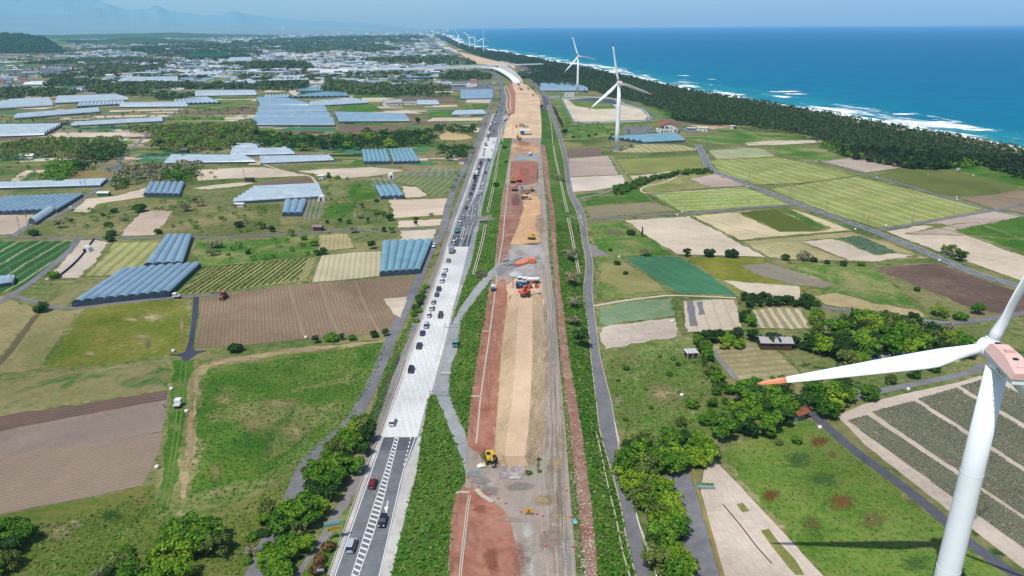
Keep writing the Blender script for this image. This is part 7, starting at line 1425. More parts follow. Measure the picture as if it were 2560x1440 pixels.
for i in range(5200):
    py = 75 + random.random() ** 1.45 * 150; px = random.uniform(20 if py < 96 else 190, 1120) if random.random() < .88 else random.gauss(random.choice([620, 780, 900, 500, 1000]), 60)
    if px > 1120 or px < 0 or (py > 180 and random.random() < .7): continue
    c = G(px, py); g_ = random.choice([0, 1, 1, 2, 3]); s_ = random.uniform(2.2, 5.8) * (c.y / 3000) ** .75; a_ = s_ * (random.uniform(1, 2.4) if g_ < 2 else random.uniform(2.5, 8)); h = min(9, s_ * .7) + 1.5 if g_ < 2 else 2.5
    W3, X3 = TB[g_]; k = len(W3); W3 += [(c.x - a_, c.y - s_, 0), (c.x + a_, c.y - s_, 0), (c.x + a_, c.y + s_, 0), (c.x - a_, c.y + s_, 0), (c.x - a_, c.y - s_, h), (c.x + a_, c.y - s_, h), (c.x + a_, c.y + s_, h), (c.x - a_, c.y + s_, h), (c.x - a_ * .9, c.y, h * 1.35), (c.x + a_ * .9, c.y, h * 1.35)]
    X3 += [tuple(q + k for q in f) for f in ((0, 1, 5, 4), (1, 2, 6, 9, 5), (2, 3, 7, 6), (3, 0, 4, 8, 7), (4, 5, 9, 8), (6, 7, 8, 9))]
for (W3, X3), nm_, c in zip(TB, ('distant_town', 'distant_town', 'distant_greenhouses', 'distant_greenhouses'), ((214, 218, 222), (124, 132, 146), (164, 186, 206), (206, 214, 220))): tag(mesh_obj(nm_, W3, X3, plain('far_%d' % c[0], S(*c), .7, 0, .25, .02)), kind='stuff')
bp = empty('warehouse'); bp['category'] = 'building'; MB().box(-16, 16, -9, 9, 0, 6.5).build('wall', M_wall, bp); MB().box(-16.3, 16.3, -9.3, 9.3, 6.5, 7).build('roof', M_wall, bp)
for i in range(230):
    py = 73.5 + random.random() ** 1.6 * 42; px = random.uniform(300 if py > 95 else 60, 1120); 
    if py > 96: px = random.choice([random.uniform(480, 1000), random.uniform(560, 720)])
    c = G(px, py); s_ = random.uniform(.5, 1.1) * (c.y / 6000) ** .6
    place(bp, (c.x, c.y, 0), R(random.choice([0, 5, -5, 90])), (s_ * random.uniform(.8, 2.6), s_, s_ * random.uniform(.6, 1.6)), 'pale building in the hazy town on the far plain', 'pale buildings of the hazy town')
for x, y, w_, d_, h_, l in [(28, 199, 42, 22, 7, 'cream hall with a row of dark windows at the left edge'), (105, 193, 26, 14, 6, 'grey roofed hall right of the cream hall'), (280, 192, 26, 14, 6, 'white roofed shed right of the hamlet trees'), (318, 191, 34, 20, 8, 'pale depot with a grey roof, upper left'), (238, 130, 18, 10, 5, 'mint coloured hall beside the brown paddies'), (420, 137, 60, 20, 7, 'bright white hall near the green netted grove'), (242, 158, 16, 12, 7, 'dark roofed farmhouse alone on the green slope'), (574, 110, 26, 20, 16, 'tall white block in the distant town'), (600, 103, 60, 26, 14, 'long white hospital like block in the distant town'), (800, 203, 20, 12, 8, 'little blue roofed house below the viaduct'), (855, 190, 16, 10, 6, 'white box building below the viaduct'), (700, 186, 20, 10, 7, 'light blue shed above the dazzling greenhouses'), (1010, 145, 40, 24, 7, 'grey gabled hall beyond the viaduct'), (1304, 143, 14, 12, 10, 'small house at the foot of the small turbines')]:
    t = house('hall', w_, d_, h_ * .75, h_, M_wall, M_gtile if 'white' not in l else M_wall, [(-w_ * .3 + i * w_ * .2, h_ * .4, w_ * .1, 1.2) for i in range(4)], cat='building', door=False); put(t, x, y, 0, l)
# green netted grove posts far away
t = empty('golf_net'); nm_ = plain('green_net', S(40, 120, 100), .8)
for i in range(9): MB().box(-72 + i * 18 - .6, -72 + i * 18 + .6, 0, .6, 0, 20).build('net_post', nm_, t)
MB().box(-72, 72, .8, 1.0, 2, 19).build('net', nm_, t); put(t, 524, 146, 0, 'tall green practice net among the far trees', 1, 'net')

# ================================================================== VIADUCTS
M_deck = plain('viaduct_concrete', S(236, 240, 242, 1.3), .7, 0, .06, .05)
def viaduct(pts, wd, zt, label, piers, dz=1.8, zp=None):
    t = empty('viaduct'); tag(t, label, 'viaduct')
    W2 = smooth_line([G(p[0], p[1], p[2] if len(p) > 2 else zt) for p in pts], 12); A, B = offset(W2, -wd / 2), offset(W2, wd / 2); A2, B2 = offset(W2, -wd / 2 - .4), offset(W2, wd / 2 + .4); V = []; F = []
    for i in range(len(W2)): V += [A[i], B[i], B[i] + Vector((0, 0, 1.0)), B2[i] + Vector((0, 0, 1.0)), B2[i] - Vector((0, 0, dz)), A2[i] - Vector((0, 0, dz)), A2[i] + Vector((0, 0, 1.0)), A[i] + Vector((0, 0, 1.0))]
    for i in range(len(W2) - 1):
        for k in range(8): j = (k + 1) % 8; F.append((i * 8 + k, i * 8 + j, (i + 1) * 8 + j, (i + 1) * 8 + k))
    F += [tuple(range(8)), tuple(range(len(V) - 1, len(V) - 9, -1))]
    fixn(mesh_obj('deck', V, F, M_deck, t))
    D = 0; nxt = piers / 2
    for a_, b_ in zip(W2, W2[1:]):
        D += (b_ - a_).length
        if D > nxt and a_.z > dz + 1.5: nxt += piers; MB().box(a_.x - 2.4, a_.x + 2.4, a_.y - 1.2, a_.y + 1.2, 0, a_.z - dz + .1).build('pier', m_conc2, t)
viaduct([(1356, 159.5, 11), (1290, 161.5, 11), (1220, 163, 11), (1150, 165, 11), (1080, 168, 10.5), (1014, 171, 10), (930, 172.5, 8), (840, 173.5, 6), (740, 173, 4), (655, 171.5, 2)], 9, 10, 'long straight pale viaduct crossing the corridor and ending in mid air', 90)
viaduct([(1012, 173.5, 9.5), (1100, 171, 9.5), (1170, 168.5, 9.5), (1215, 168, 9), (1240, 171, 8.5), (1260, 180, 8), (1280, 193, 7), (1292, 206, 6.4)], 13, 9, 'curved pale viaduct ramp joining the sand fill', 55)
poly('new_deck', [(1282, 207), (1308, 206), (1300, 192), (1278, 172), (1258, 168), (1247, 172), (1262, 186), (1276, 198)], m_concs, 8, 5.0, jit=0)

# ================================================================== POLES
pp = empty('utility_pole'); MB().tube([(0, 0, 0), (0, 0, 11)], [.19, .11], 8).build('pole', plain('pole_concrete', S(168, 164, 158), .8), pp)
for z in (10.4, 9.6): MB().box(-.9, .9, -.07, .07, z, z + .14).build('crossarm', M_galv, pp)
MB().tube([(.35, 0, 8.2), (.35, 0, 9.1)], .25, 8).build('transformer', M_galv, pp); pp['category'] = 'pole'
for x, y, l in [(194, 602, 'by the T junction of the two farm roads'), (155, 636, 'second along the farm road from the T junction'), (95, 685, 'third along the farm road from the T junction'), (34, 717, 'at the fork by the left edge'), (220, 589, 'behind the T junction on the scrub meadow'), (51, 582, 'by the sandy rows, left of two'), (72, 575, 'by the sandy rows, right of two'), (141, 532, 'at the right end of the wide left greenhouse'), (206, 482, 'left of the pair by the long white greenhouse'), (217, 481, 'right of the pair by the long white greenhouse'), (1973, 500, 'first along the right hand country road beyond the crossing'), (2065, 539, 'second along the right hand country road'), (2167, 575, 'beside the right hand road junction'), (2280, 557, 'first along the side lane right of the striped crop'), (2382, 540, 'second along the side lane right of the striped crop'), (2480, 525, 'at the far corner of the striped crop'), (1871, 462, 'left of the big striped crop by the country road'), (1762, 387, 'at the bend of the country road'), (300, 402, 'by the small graveyard in the upper left'), (505, 452, 'on the sandy field, left of two'), (611, 450, 'on the sandy field, right of two'), (1460, 546, 'at the crossing of the right hand lane')]:
    p = G(x, y); place(pp, (p.x, p.y, 0), R(random.uniform(0, 90)), random.uniform(.8, 1.0), 'grey utility pole ' + l, 'utility poles')

# ================================================================== VEHICLES
M_lamp = plain('head_lamp_glass', S(235, 238, 240), .2); M_tail = plain('tail_lamp_red', S(176, 30, 34), .3); M_plate = plain('number_plate', S(226, 230, 232), .5)
CC = {'white': (236, 238, 240), 'silver': (184, 194, 202), 'black': (40, 42, 54), 'navy': (44, 56, 104), 'blue': (60, 92, 140), 'red': (132, 26, 44), 'dark': (62, 62, 72), 'pearl': (226, 222, 208), 'maroon': (96, 56, 60), 'green': (92, 150, 140), 'grey': (150, 156, 164), 'plum': (56, 44, 62)}
def paint(c): return plain('paint_' + c, S(*CC[c]), .4, 0, .03, .5, .3)
def car(kind, c):
    """x forward"""
    L, W, H = {'hatch': (3.9, 1.68, 1.5), 'van': (4.4, 1.72, 1.82), 'sedan': (4.6, 1.76, 1.42), 'suv': (4.4, 1.8, 1.65), 'kei': (3.4, 1.48, 1.75)}[kind]
    t = empty('car'); t['category'] = 'car'; m_ = paint(c); h = W / 2
    P_ = {'hatch': [(-.5, .32), (-.5, .62), (-.47, 1.0), (.22, .98), (.46, .78), (.5, .5), (.49, .3)], 'van': [(-.5, .3), (-.5, .7), (-.48, 1.05), (.3, 1.02), (.47, .82), (.5, .5), (.49, .28)], 'sedan': [(-.5, .32), (-.5, .82), (-.46, .95), (.2, .94), (.46, .78), (.5, .5), (.49, .3)], 'suv': [(-.5, .36), (-.5, .7), (-.47, 1.08), (.22, 1.06), (.46, .92), (.5, .6), (.49, .36)], 'kei': [(-.5, .3), (-.5, .7), (-.49, 1.0), (.34, .98), (.47, .86), (.5, .5), (.49, .3)]}[kind]
    secs = []
    for u, zt in P_: pass
    lo = [(x * L, z) for x, z in P_]
    n = len(lo); V = []
    for s_, ins in ((-1, .0), (1, .0)):
        for x, z in lo: V.append((x, s_ * (h - (.06 if z > .9 else .02 if z < .4 else 0) - (.05 if abs(x) > L * .46 else 0)), z))
    F = [tuple(range(n)), tuple(range(2 * n - 1, n - 1, -1))] + [(i, i + n, (i + 1) % n + n, (i + 1) % n) for i in range(n)]
    # roof and pillars are part of the body shell
    r0, r1, zb = {'hatch': (-.44, .06, .98), 'van': (-.46, .16, 1.02), 'sedan': (-.22, .08, .94), 'suv': (-.42, .06, 1.06), 'kei': (-.47, .24, .98)}[kind]
    f0, f1 = {'hatch': (-.49, .22), 'van': (-.485, .31), 'sedan': (-.38, .22), 'suv': (-.475, .2), 'kei': (-.49, .34)}[kind]
    zr = H; hr = h - .22
    k = len(V); V += [(r0 * L, -hr, zr - .05), (r1 * L, -hr, zr - .05), (r1 * L, hr, zr - .05), (r0 * L, hr, zr - .05), (r0 * L + .1, -hr + .1, zr), (r1 * L - .12, -hr + .1, zr), (r1 * L - .12, hr - .1, zr), (r0 * L + .1, hr - .1, zr)]
    F += [(k + 4, k + 5, k + 6, k + 7), (k, k + 1, k + 5, k + 4), (k + 1, k + 2, k + 6, k + 5), (k + 2, k + 3, k + 7, k + 6), (k + 3, k, k + 4, k + 7), (k + 3, k + 2, k + 1, k)]
    o = mesh_obj('body', V, F, m_, t); fixn(o)
    hb = h - .07; z0 = zb - .02; z1 = zr - .04
    A = [(f0 * L, -hb, z0), (f1 * L, -hb, z0), (f1 * L, hb, z0), (f0 * L, hb, z0)]; B = [(r0 * L, -hr, z1), (r1 * L, -hr, z1), (r1 * L, hr, z1), (r0 * L, hr, z1)]
    def quad(i, j, nm_): mesh_obj(nm_, [A[i], A[j], B[j], B[i]], [(0, 1, 2, 3)], M_gls, t)
    quad(1, 2, 'windscreen'); quad(3, 0, 'rear_window'); quad(0, 1, 'side_window'); quad(2, 3, 'side_window')
    for x in (L * .31, -L * .31):
        for s_ in (-1, 1):
            wh = MB().tube([(x, s_ * (h - .17), .31), (x, s_ * (h + .01), .31)], .31, 12).build('wheel', M_blk, t); MB().tube([(x, s_ * (h + .012), .31), (x, s_ * (h + .02), .31)], .17, 8).build('rim', M_galv, wh)
    zl_ = .72 if kind != 'sedan' else .66
    for s_ in (-1, 1):
        MB().box(L * .455, L * .5 + .005, s_ * (h - .3) - .18, s_ * (h - .3) + .18, zl_ - .12, zl_ + .06).build('headlight', M_lamp, t)
        MB().box(-L * .5 - .02, -L * .485, s_ * (h - .18) - .12, s_ * (h - .18) + .12, .72, 1.0 if kind != 'sedan' else .9).build('tail_light', M_tail, t)
    MB().box(-L * .5 - .025, -L * .5 - .005, -.17, .17, .5, .68).build('number_plate', M_plate, t); MB().box(L * .5 + .0, L * .5 + .015, -.5, .5, .36, .5).build('grille', M_blk, t)
    for s_ in (-1, 1): MB().box(f1 * L - .35, f1 * L - .2, s_ * (h + .06) - .07, s_ * (h + .06) + .07, zb, zb + .14).build('mirror', m_, t)
    return t
CP = {}
def roadang(x, y):
    a_, b_ = G(E(Lw, min(y + 6, 1490))[0], min(y + 6, 1490)), G(E(Lw, max(216, y - 6))[0], max(216, y - 6)); return math.atan2(b_.y - a_.y, b_.x - a_.x)
def carat(kind, c, x, y, label, back=False, ang=None, group=None, z=0.):
    if (kind, c) not in CP: CP[(kind, c)] = car(kind, c)
    p = G(x, y, z + .7); a_ = (roadang(x, y) if ang is None else ang) + (PI if back else 0)
    return place(CP[(kind, c)], (p.x, p.y, z + zl(8, p.y)), a_, 1.06, label, group)
Q1 = 'cars on the left lane of the main road'; Q2 = 'oncoming cars on the right lane'
for k, c, x, y, l in [('van', 'silver', 879, 1364, 'silver estate car in the left lane at the bottom, seen from behind'), ('hatch', 'red', 932, 1209, 'dark red car beside the chevron strip'), ('hatch', 'white', 982, 1055, 'white hatchback just before the concrete paving ends'), ('van', 'plum', 1028, 924, 'black minivan alone in the left lane on the pale concrete'), ('suv', 'dark', 1048, 865, 'dark plum suv following the navy car'), ('hatch', 'navy', 1056, 833, 'navy blue hatchback in the queue on the pale concrete'), ('van', 'silver', 1066, 814, 'silver minivan just ahead of the navy hatchback'),
    ('kei', 'white', 1073, 789, 'white boxy kei car ahead of the silver minivan'), ('suv', 'pearl', 1080, 771, 'cream car ahead of the white kei car'), ('hatch', 'silver', 1084, 755, 'silver blue hatchback ahead of the cream car'), ('hatch', 'blue', 1092, 737, 'blue hatchback ahead of the silver blue one'), ('suv', 'dark', 1097, 723, 'dark suv ahead of the blue hatchback'), ('suv', 'white', 1105, 702, 'white suv ahead of the dark suv'), ('van', 'silver', 1109, 688, 'silver van ahead of the white suv'), ('sedan', 'white', 1114, 675, 'white car with a black roof rack two behind the grey car'), ('suv', 'grey', 1121, 652, 'grey car just behind the box truck'),
    ('van', 'white', 1135, 607, 'white van right in front of the box truck'), ('van', 'white', 1150, 559, 'white minivan ahead of the green pickup at the junction'), ('suv', 'silver', 1159, 543, 'silver suv beside the turning lane box'), ('sedan', 'dark', 1166, 520, 'grey car beside the turn arrows'), ('sedan', 'white', 1171, 500, 'white car at the start of the hatched wedge'), ('sedan', 'black', 1177, 485, 'black car ahead of the white car at the wedge')]: carat(k, c, x, y, l, group=Q1)
ordn = ['first', 'second', 'third', 'fourth', 'fifth', 'sixth', 'seventh', 'eighth', 'ninth', 'tenth', 'eleventh', 'twelfth', '13th', '14th', '15th', '16th', '17th', '18th', '19th', '20th', '21st', '22nd', '23rd', '24th', '25th', '26th', '27th', '28th', '29th', '30th']
for i in range(31, 130): ordn.append('%d%s' % (i, {1: 'st', 2: 'nd', 3: 'rd'}.get(i % 10 if i % 100 not in (11, 12, 13) else 0, 'th')))
cnt = {}
cl = {'white': 'white', 'dark': 'dark', 'silver': 'silver', 'black': 'black', 'navy': 'navy', 'maroon': 'maroon', 'grey': 'grey', 'blue': 'blue', 'pearl': 'cream'}
for k, c, x, y in [('sedan', 'dark', 1183, 472), ('sedan', 'dark', 1185, 463), ('sedan', 'maroon', 1188, 453), ('van', 'white', 1194, 431), ('hatch', 'dark', 1196, 425), ('hatch', 'white', 1198, 419), ('hatch', 'black', 1201, 412), ('hatch', 'navy', 1202, 406), ('hatch', 'white', 1208, 389), ('sedan', 'white', 1209, 385), ('hatch', 'white', 1210, 380), ('suv', 'white', 1211, 374), ('suv', 'silver', 1220, 351), ('sedan', 'dark', 1221, 345), ('hatch', 'silver', 1224, 327), ('suv', 'black', 1225, 322), ('sedan', 'black', 1229, 308), ('van', 'white', 1232, 301), ('hatch', 'silver', 1234, 296), ('suv', 'dark', 1237, 291), ('hatch', 'white', 1239, 287), ('suv', 'black', 1241.5, 283), ('sedan', 'dark', 1243, 278.5), ('hatch', 'silver', 1244.5, 274), ('suv', 'dark', 1246, 269.5), ('hatch', 'white', 1247, 265), ('suv', 'dark', 1248, 260), ('hatch', 'silver', 1249, 255.5), ('suv', 'black', 1250, 251), ('sedan', 'dark', 1250.5, 247), ('hatch', 'white', 1251, 242.5), ('suv', 'dark', 1251, 238), ('hatch', 'blue', 1250.5, 234), ('suv', 'black', 1250, 230), ('hatch', 'dark', 1250, 226), ('sedan', 'white', 1249.5, 222), ('suv', 'dark', 1249, 217), ('hatch', 'black', 1247, 209), ('hatch', 'silver', 1246, 203), ('suv', 'dark', 1243, 198), ('hatch', 'white', 1240, 195), ('suv', 'dark', 1236, 191), ('hatch', 'black', 1233, 187), ('hatch', 'white', 1229, 184)]:
    cnt[c] = cnt.get(c, 0) + 1; carat(k, c, x, y, '%s nearest %s car in the jam beyond the hatched wedge' % (ordn[cnt[c] - 1], cl[c]), group='cars in the traffic jam')
for k, c, x, y, l in [('hatch', 'black', 957, 1303, 'black car coming towards the camera beside the chevrons'), ('suv', 'dark', 1101, 789, 'dark grey car in the right lane on the pale concrete'), ('hatch', 'white', 1207, 461, 'white oncoming car beside the hatched wedge'), ('hatch', 'black', 1214, 433, 'dark oncoming car beyond the wedge, nearest of the dark ones'), ('suv', 'black', 1222, 402, 'black oncoming car just past the short concrete stretch'), ('sedan', 'white', 1229, 376, 'white oncoming car on the short concrete stretch'), ('sedan', 'white', 1234, 356, 'white oncoming car at the top of the short concrete stretch'), ('hatch', 'black', 1234.5, 328, 'black oncoming car below the culvert'), ('van', 'white', 1237, 308, 'white oncoming van level with the culvert'), ('hatch', 'white', 1246, 287, 'white oncoming car just above the culvert'), ('suv', 'dark', 1252, 276, 'dark oncoming car where the new gutters begin'), ('suv', 'black', 1256, 262, 'black oncoming car, farthest in the right lane')]: carat(k, c, x, y, l, True, group=Q2)
carat('hatch', 'white', 1085, 615, 'white car on the side lane by the teal six tunnel greenhouse', True, math.atan2(G(1088, 607).y - G(1068, 645).y, G(1088, 607).x - G(1068, 645).x))
carat('hatch', 'white', 1807, 441, 'white car on the country road by the slanting hedge', True, wang((1790, 432), (1830, 446)))
carat('hatch', 'silver', 1367, 320, 'silver car on the lane beside the street trees', ang=R(100))
# parked cars
k_ = 0; ds = ['white', 'silver', 'dark', 'white', 'navy', 'silver', 'black', 'red']
for r_, yy in enumerate((208.5, 212, 216, 220)):
    for i in range(13): 
        if random.random() < .2: continue
        c = random.choice(ds); carat('hatch', c, 1184 + i * 3.7 + r_ * .6, yy, '%s car parked in the crowded lot beside the shop' % ('dark red' if c == 'red' else 'navy' if c == 'navy' else c), ang=R(85), group='cars parked beside the shop')
# ---- trucks
def truck(cab, body, kind, L=8., name='truck'):
    t = empty(name); t['category'] = 'truck'; W = 2.3; h = W / 2; mc = paint(cab) if cab in CC else cab
    o = MB().rbox(L / 2 - 1.9, L / 2, -h, h, .55, 2.6, .14).build('cab', mc, t)
    mesh_obj('windscreen', [(L / 2 + .012, -h + .15, 1.5), (L / 2 + .012, h - .15, 1.5), (L / 2 + .008, h - .18, 2.35), (L / 2 + .008, -h + .18, 2.35)], [(0, 1, 2, 3)], M_gls, o)
    for s_ in (-1, 1): mesh_obj('side_window', [(L / 2 - 1.3, s_ * (h + .012), 1.5), (L / 2 - .3, s_ * (h + .012), 1.5), (L / 2 - .35, s_ * (h + .012), 2.2), (L / 2 - 1.3, s_ * (h + .012), 2.2)], [(0, 1, 2, 3)], M_gls, o)
    MB().box(-L / 2, L / 2 - .2, -.45, .45, .5, .8).build('chassis', M_blk, t)
    mb_ = body if not isinstance(body, str) else paint(body)
    x1 = L / 2 - 2.1
    if kind == 'box': MB().rbox(-L / 2, x1, -h - .05, h + .05, .85, 3.3, .06).build('cargo_box', mb_, t)
    elif kind == 'tank':
        sec = [[(x, r * 1.05 * math.cos(2 * PI * k / 16), 1.85 + r * math.sin(2 * PI * k / 16)) for k in range(16)] for x, r in ((-L / 2, .9), (-L / 2 + .2, 1.02), (x1 - .2, 1.02), (x1, .9))]
        loft(sec, 'tank', mb_, t); MB().box(-L / 2 + .6, x1 - .4, -.3, .3, 2.85, 3.0).build('walkway', M_galv, t)
    elif kind in ('dump', 'flat'):
        hh = 1.0 if kind == 'dump' else .4; b_ = MB().box(-L / 2, x1, -h, h, .9, 1.05)
        for a_ in ((-L / 2, x1, -h, -h + .09), (-L / 2, x1, h - .09, h), (-L / 2, -L / 2 + .09, -h + .09, h - .09), (x1 - .09, x1, -h + .09, h - .09)): b_.box(a_[0], a_[1], a_[2], a_[3], 1.05, 1.05 + hh)
        b_.build('dump_body' if kind == 'dump' else 'flatbed', mb_, t)
    for x in (L / 2 - 1.1, -L / 2 + 1.1) + ((-L / 2 + 2.3,) if L > 6.5 else ()):
        for s_ in (-1, 1): MB().tube([(x, s_ * (h - .32), .48), (x, s_ * (h + .0), .48)], .48, 12).build('wheel', M_blk, t)
    for s_ in (-1, 1): MB().box(L / 2 - .02, L / 2 + .02, s_ * .8 - .15, s_ * .8 + .15, .75, .95).build('headlight', M_lamp, t); MB().box(-L / 2 - .03, -L / 2 + .0, s_ * .9 - .12, s_ * .9 + .12, .7, .85).build('tail_light', M_tail, t)
    return t
def at(t, x, y, ang, label, z=0., s=1., cat=None, lay=8):
    p = G(x, y, z + .5); t.location = (p.x, p.y, z + zl(lay, p.y)); t.rotation_euler = (0, 0, ang); t.scale = (s, s, s); tag(t, label, cat); return t
at(truck('silver', 'grey', 'box', 7.5), 1129, 629, roadang(1129, 629), 'grey box truck at the start of the pale concrete'); at(truck('green', 'green', 'flat', 5.5), 1143, 580, roadang(1143, 580), 'green and white pickup truck in the left lane by the junction')
at(truck('grey', 'grey', 'box', 7.5), 1214.5, 364, roadang(1214, 364), 'tall grey box truck in the jam on the short concrete stretch'); at(truck('white', 'white', 'box', 7), 1222, 337, roadang(1222, 337), 'white box truck in the jam, nearer of two'); at(truck('white', 'white', 'box', 6), 1227, 315, roadang(1227, 315), 'white box truck in the jam, farther of two')
at(truck('white', 'white', 'box', 6), 1191, 438, roadang(1190, 438), 'white truck ahead of the dark flatbed in the jam'); at(truck('black', 'dark', 'flat', 6.5), 1187, 446, roadang(1187, 446), 'dark flatbed truck in the jam beside the wedge'); at(truck('white', 'white', 'flat', 4.6), 1200, 485, roadang(1200, 485) + PI, 'white oncoming light truck beside the wedge tip')
for x, y, l in ((1235, 213, 'leftmost white coach parked at the shop entrance'), ): at(truck('white', 'white', 'box', 10), x, y, R(95), l)
at(truck('white', 'white', 'flat', 3.5), 442, 743, PI, 'white pickup truck in front of the largest greenhouse', s=.85); at(truck('white', 'white', 'flat', 3.5), 445, 1014, R(95), 'white pickup truck standing on the green track', s=.9)
at(truck('white', 'white', 'flat', 3.5), 2395, 428, R(-150), 'white pickup truck beside the olive field', s=.85); at(truck('white', 'white', 'flat', 3.5), 180, 524, R(200), 'white pickup truck right of the wide left greenhouse', s=.8)
at(truck('green', 'grey', 'flat', 4.8), 1140, 862, R(265), 'teal cabbed truck parked at the lay-by', s=.95)
# site vehicles
at(truck('blue', 'blue', 'dump', 7.0, 'dump_truck'), 1309, 718, PI, 'blue dump truck behind the orange excavator', ZC); at(truck('white', 'white', 'tank', 7.5, 'tanker_truck'), 1327, 706, PI, 'white water tanker beside the blue dump truck', ZC)
at(truck('white', 'white', 'flat', 4.6), 1301, 702, R(-96), 'white pickup truck behind the blue dump truck', ZC); at(truck('white', 'dark', 'flat', 6.5), 1316, 497, 0, 'white cabbed truck with a dark bed on the orange fill', ZC)
at(truck('white', 'white', 'flat', 4.), 1325, 388, R(60), 'small white truck on the gravel bed', ZC); at(truck('white', 'grey', 'flat', 6.), 1314, 318, 0, 'white truck in the machine park on the sand', 4.0); at(truck('dark', 'blue', 'dump', 6.), 1332, 223, R(100), 'dark truck on the far haul road', ZU)
at(truck('white', 'blue', 'flat', 4.5), 1233, 724, R(92), 'small blue and white machine on the red soil edge', ZC, .8)
# ---- excavators and other machines
def paintc(nm_, c): return plain('machine_' + nm_, S(*c), .4, 0, .08)
MC = {'yellow': (226, 184, 60), 'orange': (228, 108, 74), 'ochre': (196, 146, 60), 'pink': (196, 110, 100), 'green': (120, 150, 120)}
def excavator(c, swing=0., reach=1.0, name='excavator'):
    t = empty(name); t['category'] = 'excavator'; m_ = paintc(c, MC[c])
    for s_ in (-1, 1):
        pr = [(-1.9, .25), (-1.6, .02), (1.6, .02), (1.9, .25), (1.9, .6), (1.6, .85), (-1.6, .85), (-1.9, .6)]
        MB().prism(pr, s_ * 1.25 - .28, s_ * 1.25 + .28).build('track', M_blk, t)
    MB().box(-.8, .8, -.97, .97, .3, .9).build('undercarriage', M_blk, t)
    def rot(v): ca, sa = math.cos(swing), math.sin(swing); return (v[0] * ca - v[1] * sa, v[0] * sa + v[1] * ca, v[2])
    def rb(mb): mb.V = [rot(v) for v in mb.V]; return mb
    h_ = rb(MB().rbox(-2.2, 1.3, -1.3, 1.3, 1.0, 1.9, .12)).build('house', m_, t); rb(MB().rbox(-2.6, -1.7, -1.25, 1.25, 1.1, 2.2, .2)).build('counterweight', m_, h_)
    rb(MB().box(-1.6, -.2, -1.1, -.1, 1.92, 2.15)).build('engine_cover', M_blk, h_)
    cb = rb(MB().rbox(-.1, 1.5, .3, 1.25, 1.9, 3.0, .1)).build('cab', m_, h_)
    cw = rb(MB().box(.0, 1.52, .26, 1.27, 2.2, 2.85)).build('cab_window', M_gls, t)
    def arm(p, q, r0, r1, nm_, mt=m_):
        a_, b_ = Vector(p), Vector(q); d = (b_ - a_).normalized(); u = Vector((0, 1, 0)); v = d.cross(u); V = []
        for pt, r in ((a_, r0), ((a_ + b_) / 2, (r0 + r1) * .62), (b_, r1)):
            for s1, s2 in ((-1, -1), (1, -1), (1, 1), (-1, 1)): V.append(pt + u * s1 * .2 + v * s2 * r)
        mb = MB(); mb.add(V, [(3, 2, 1, 0), (8, 9, 10, 11)] + [(i * 4 + k, i * 4 + (k + 1) % 4, (i + 1) * 4 + (k + 1) % 4, (i + 1) * 4 + k) for i in range(2) for k in range(4)])
        return fixn(rb(mb).build(nm_, mt, t))
    e1 = (3.4 * reach, 0, 4.3); e2 = (5.9 * reach, 0, 2.4); arm((1.0, 0, 1.6), e1, .25, .3, 'boom'); arm(e1, e2, .28, .18, 'stick')
    bk = [(e2[0] - .3, e2[2]), (e2[0] + .35, e2[2] - .1), (e2[0] + .5, e2[2] - .9), (e2[0] - .2, e2[2] - 1.35), (e2[0] - .7, e2[2] - .9)]
    fixn(rb(MB().prism(bk, -.55, .55)).build('bucket', m_ if c == 'orange' else M_blk, t)); rb(MB().tube([(1.2, 0, 1.5), (2.6 * reach, 0, 3.2)], .1, 6)).build('hydraulic_ram', M_galv, t)
    return t
at(excavator('yellow', 0, .62), 1227, 1150, R(-82), 'yellow excavator at the near end of the sand mound, bucket lowered', ZC, .92); at(excavator('orange', R(-35), .95), 1314, 736, R(78), 'orange excavator on top of the far end of the sand mound', 4.0, 1.2)
at(excavator('ochre', 0, .7), 1282, 455, R(92), 'yellow brown excavator on the red soil, left of the orange one', ZC, 1.2); at(excavator('orange', 0, .7), 1298, 453, R(88), 'orange excavator on the red soil rows', ZC, 1.2); at(excavator('pink', 0, .8), 1287, 476, R(-10), 'faded red machine with its boom folded below the two excavators', ZC, 1.1)
at(excavator('ochre', 0, .6), 1331, 476, R(95), 'small yellow excavator beside the haul road', ZC, .85); at(excavator('ochre', 0, .5), 1318, 484, R(10), 'tiny yellow roller machine above the white cabbed truck', ZC, .5)
at(excavator('ochre', 0, .9), 1298, 349, R(110), 'dark excavator at the edge of the tan sand fill', ZC + .6, 1.1); at(excavator('ochre', 0, .6), 1300, 316, R(90), 'yellow loader second in the machine park', 4.2, .8); at(excavator('orange', 0, .5), 1291, 318, R(90), 'orange loader first in the machine park', 4.2, .8); at(excavator('ochre', R(30), .7), 1307, 316, R(90), 'brown excavator third in the machine park', 4.2, .8)
for x, y, l in ((1297, 214, 'leftmost excavator on the far sand fill'), (1311, 211, 'rear excavator on the far sand fill'), (1303, 226, 'front left excavator on the far sand fill'), (1321, 224, 'front right excavator on the far sand fill'), (1333, 240, 'excavator alone by the curve of the new road')): at(excavator('ochre', R(random.uniform(-90, 90)), .8), x, y, R(random.uniform(0, 360)), l, ZU, 1.1)
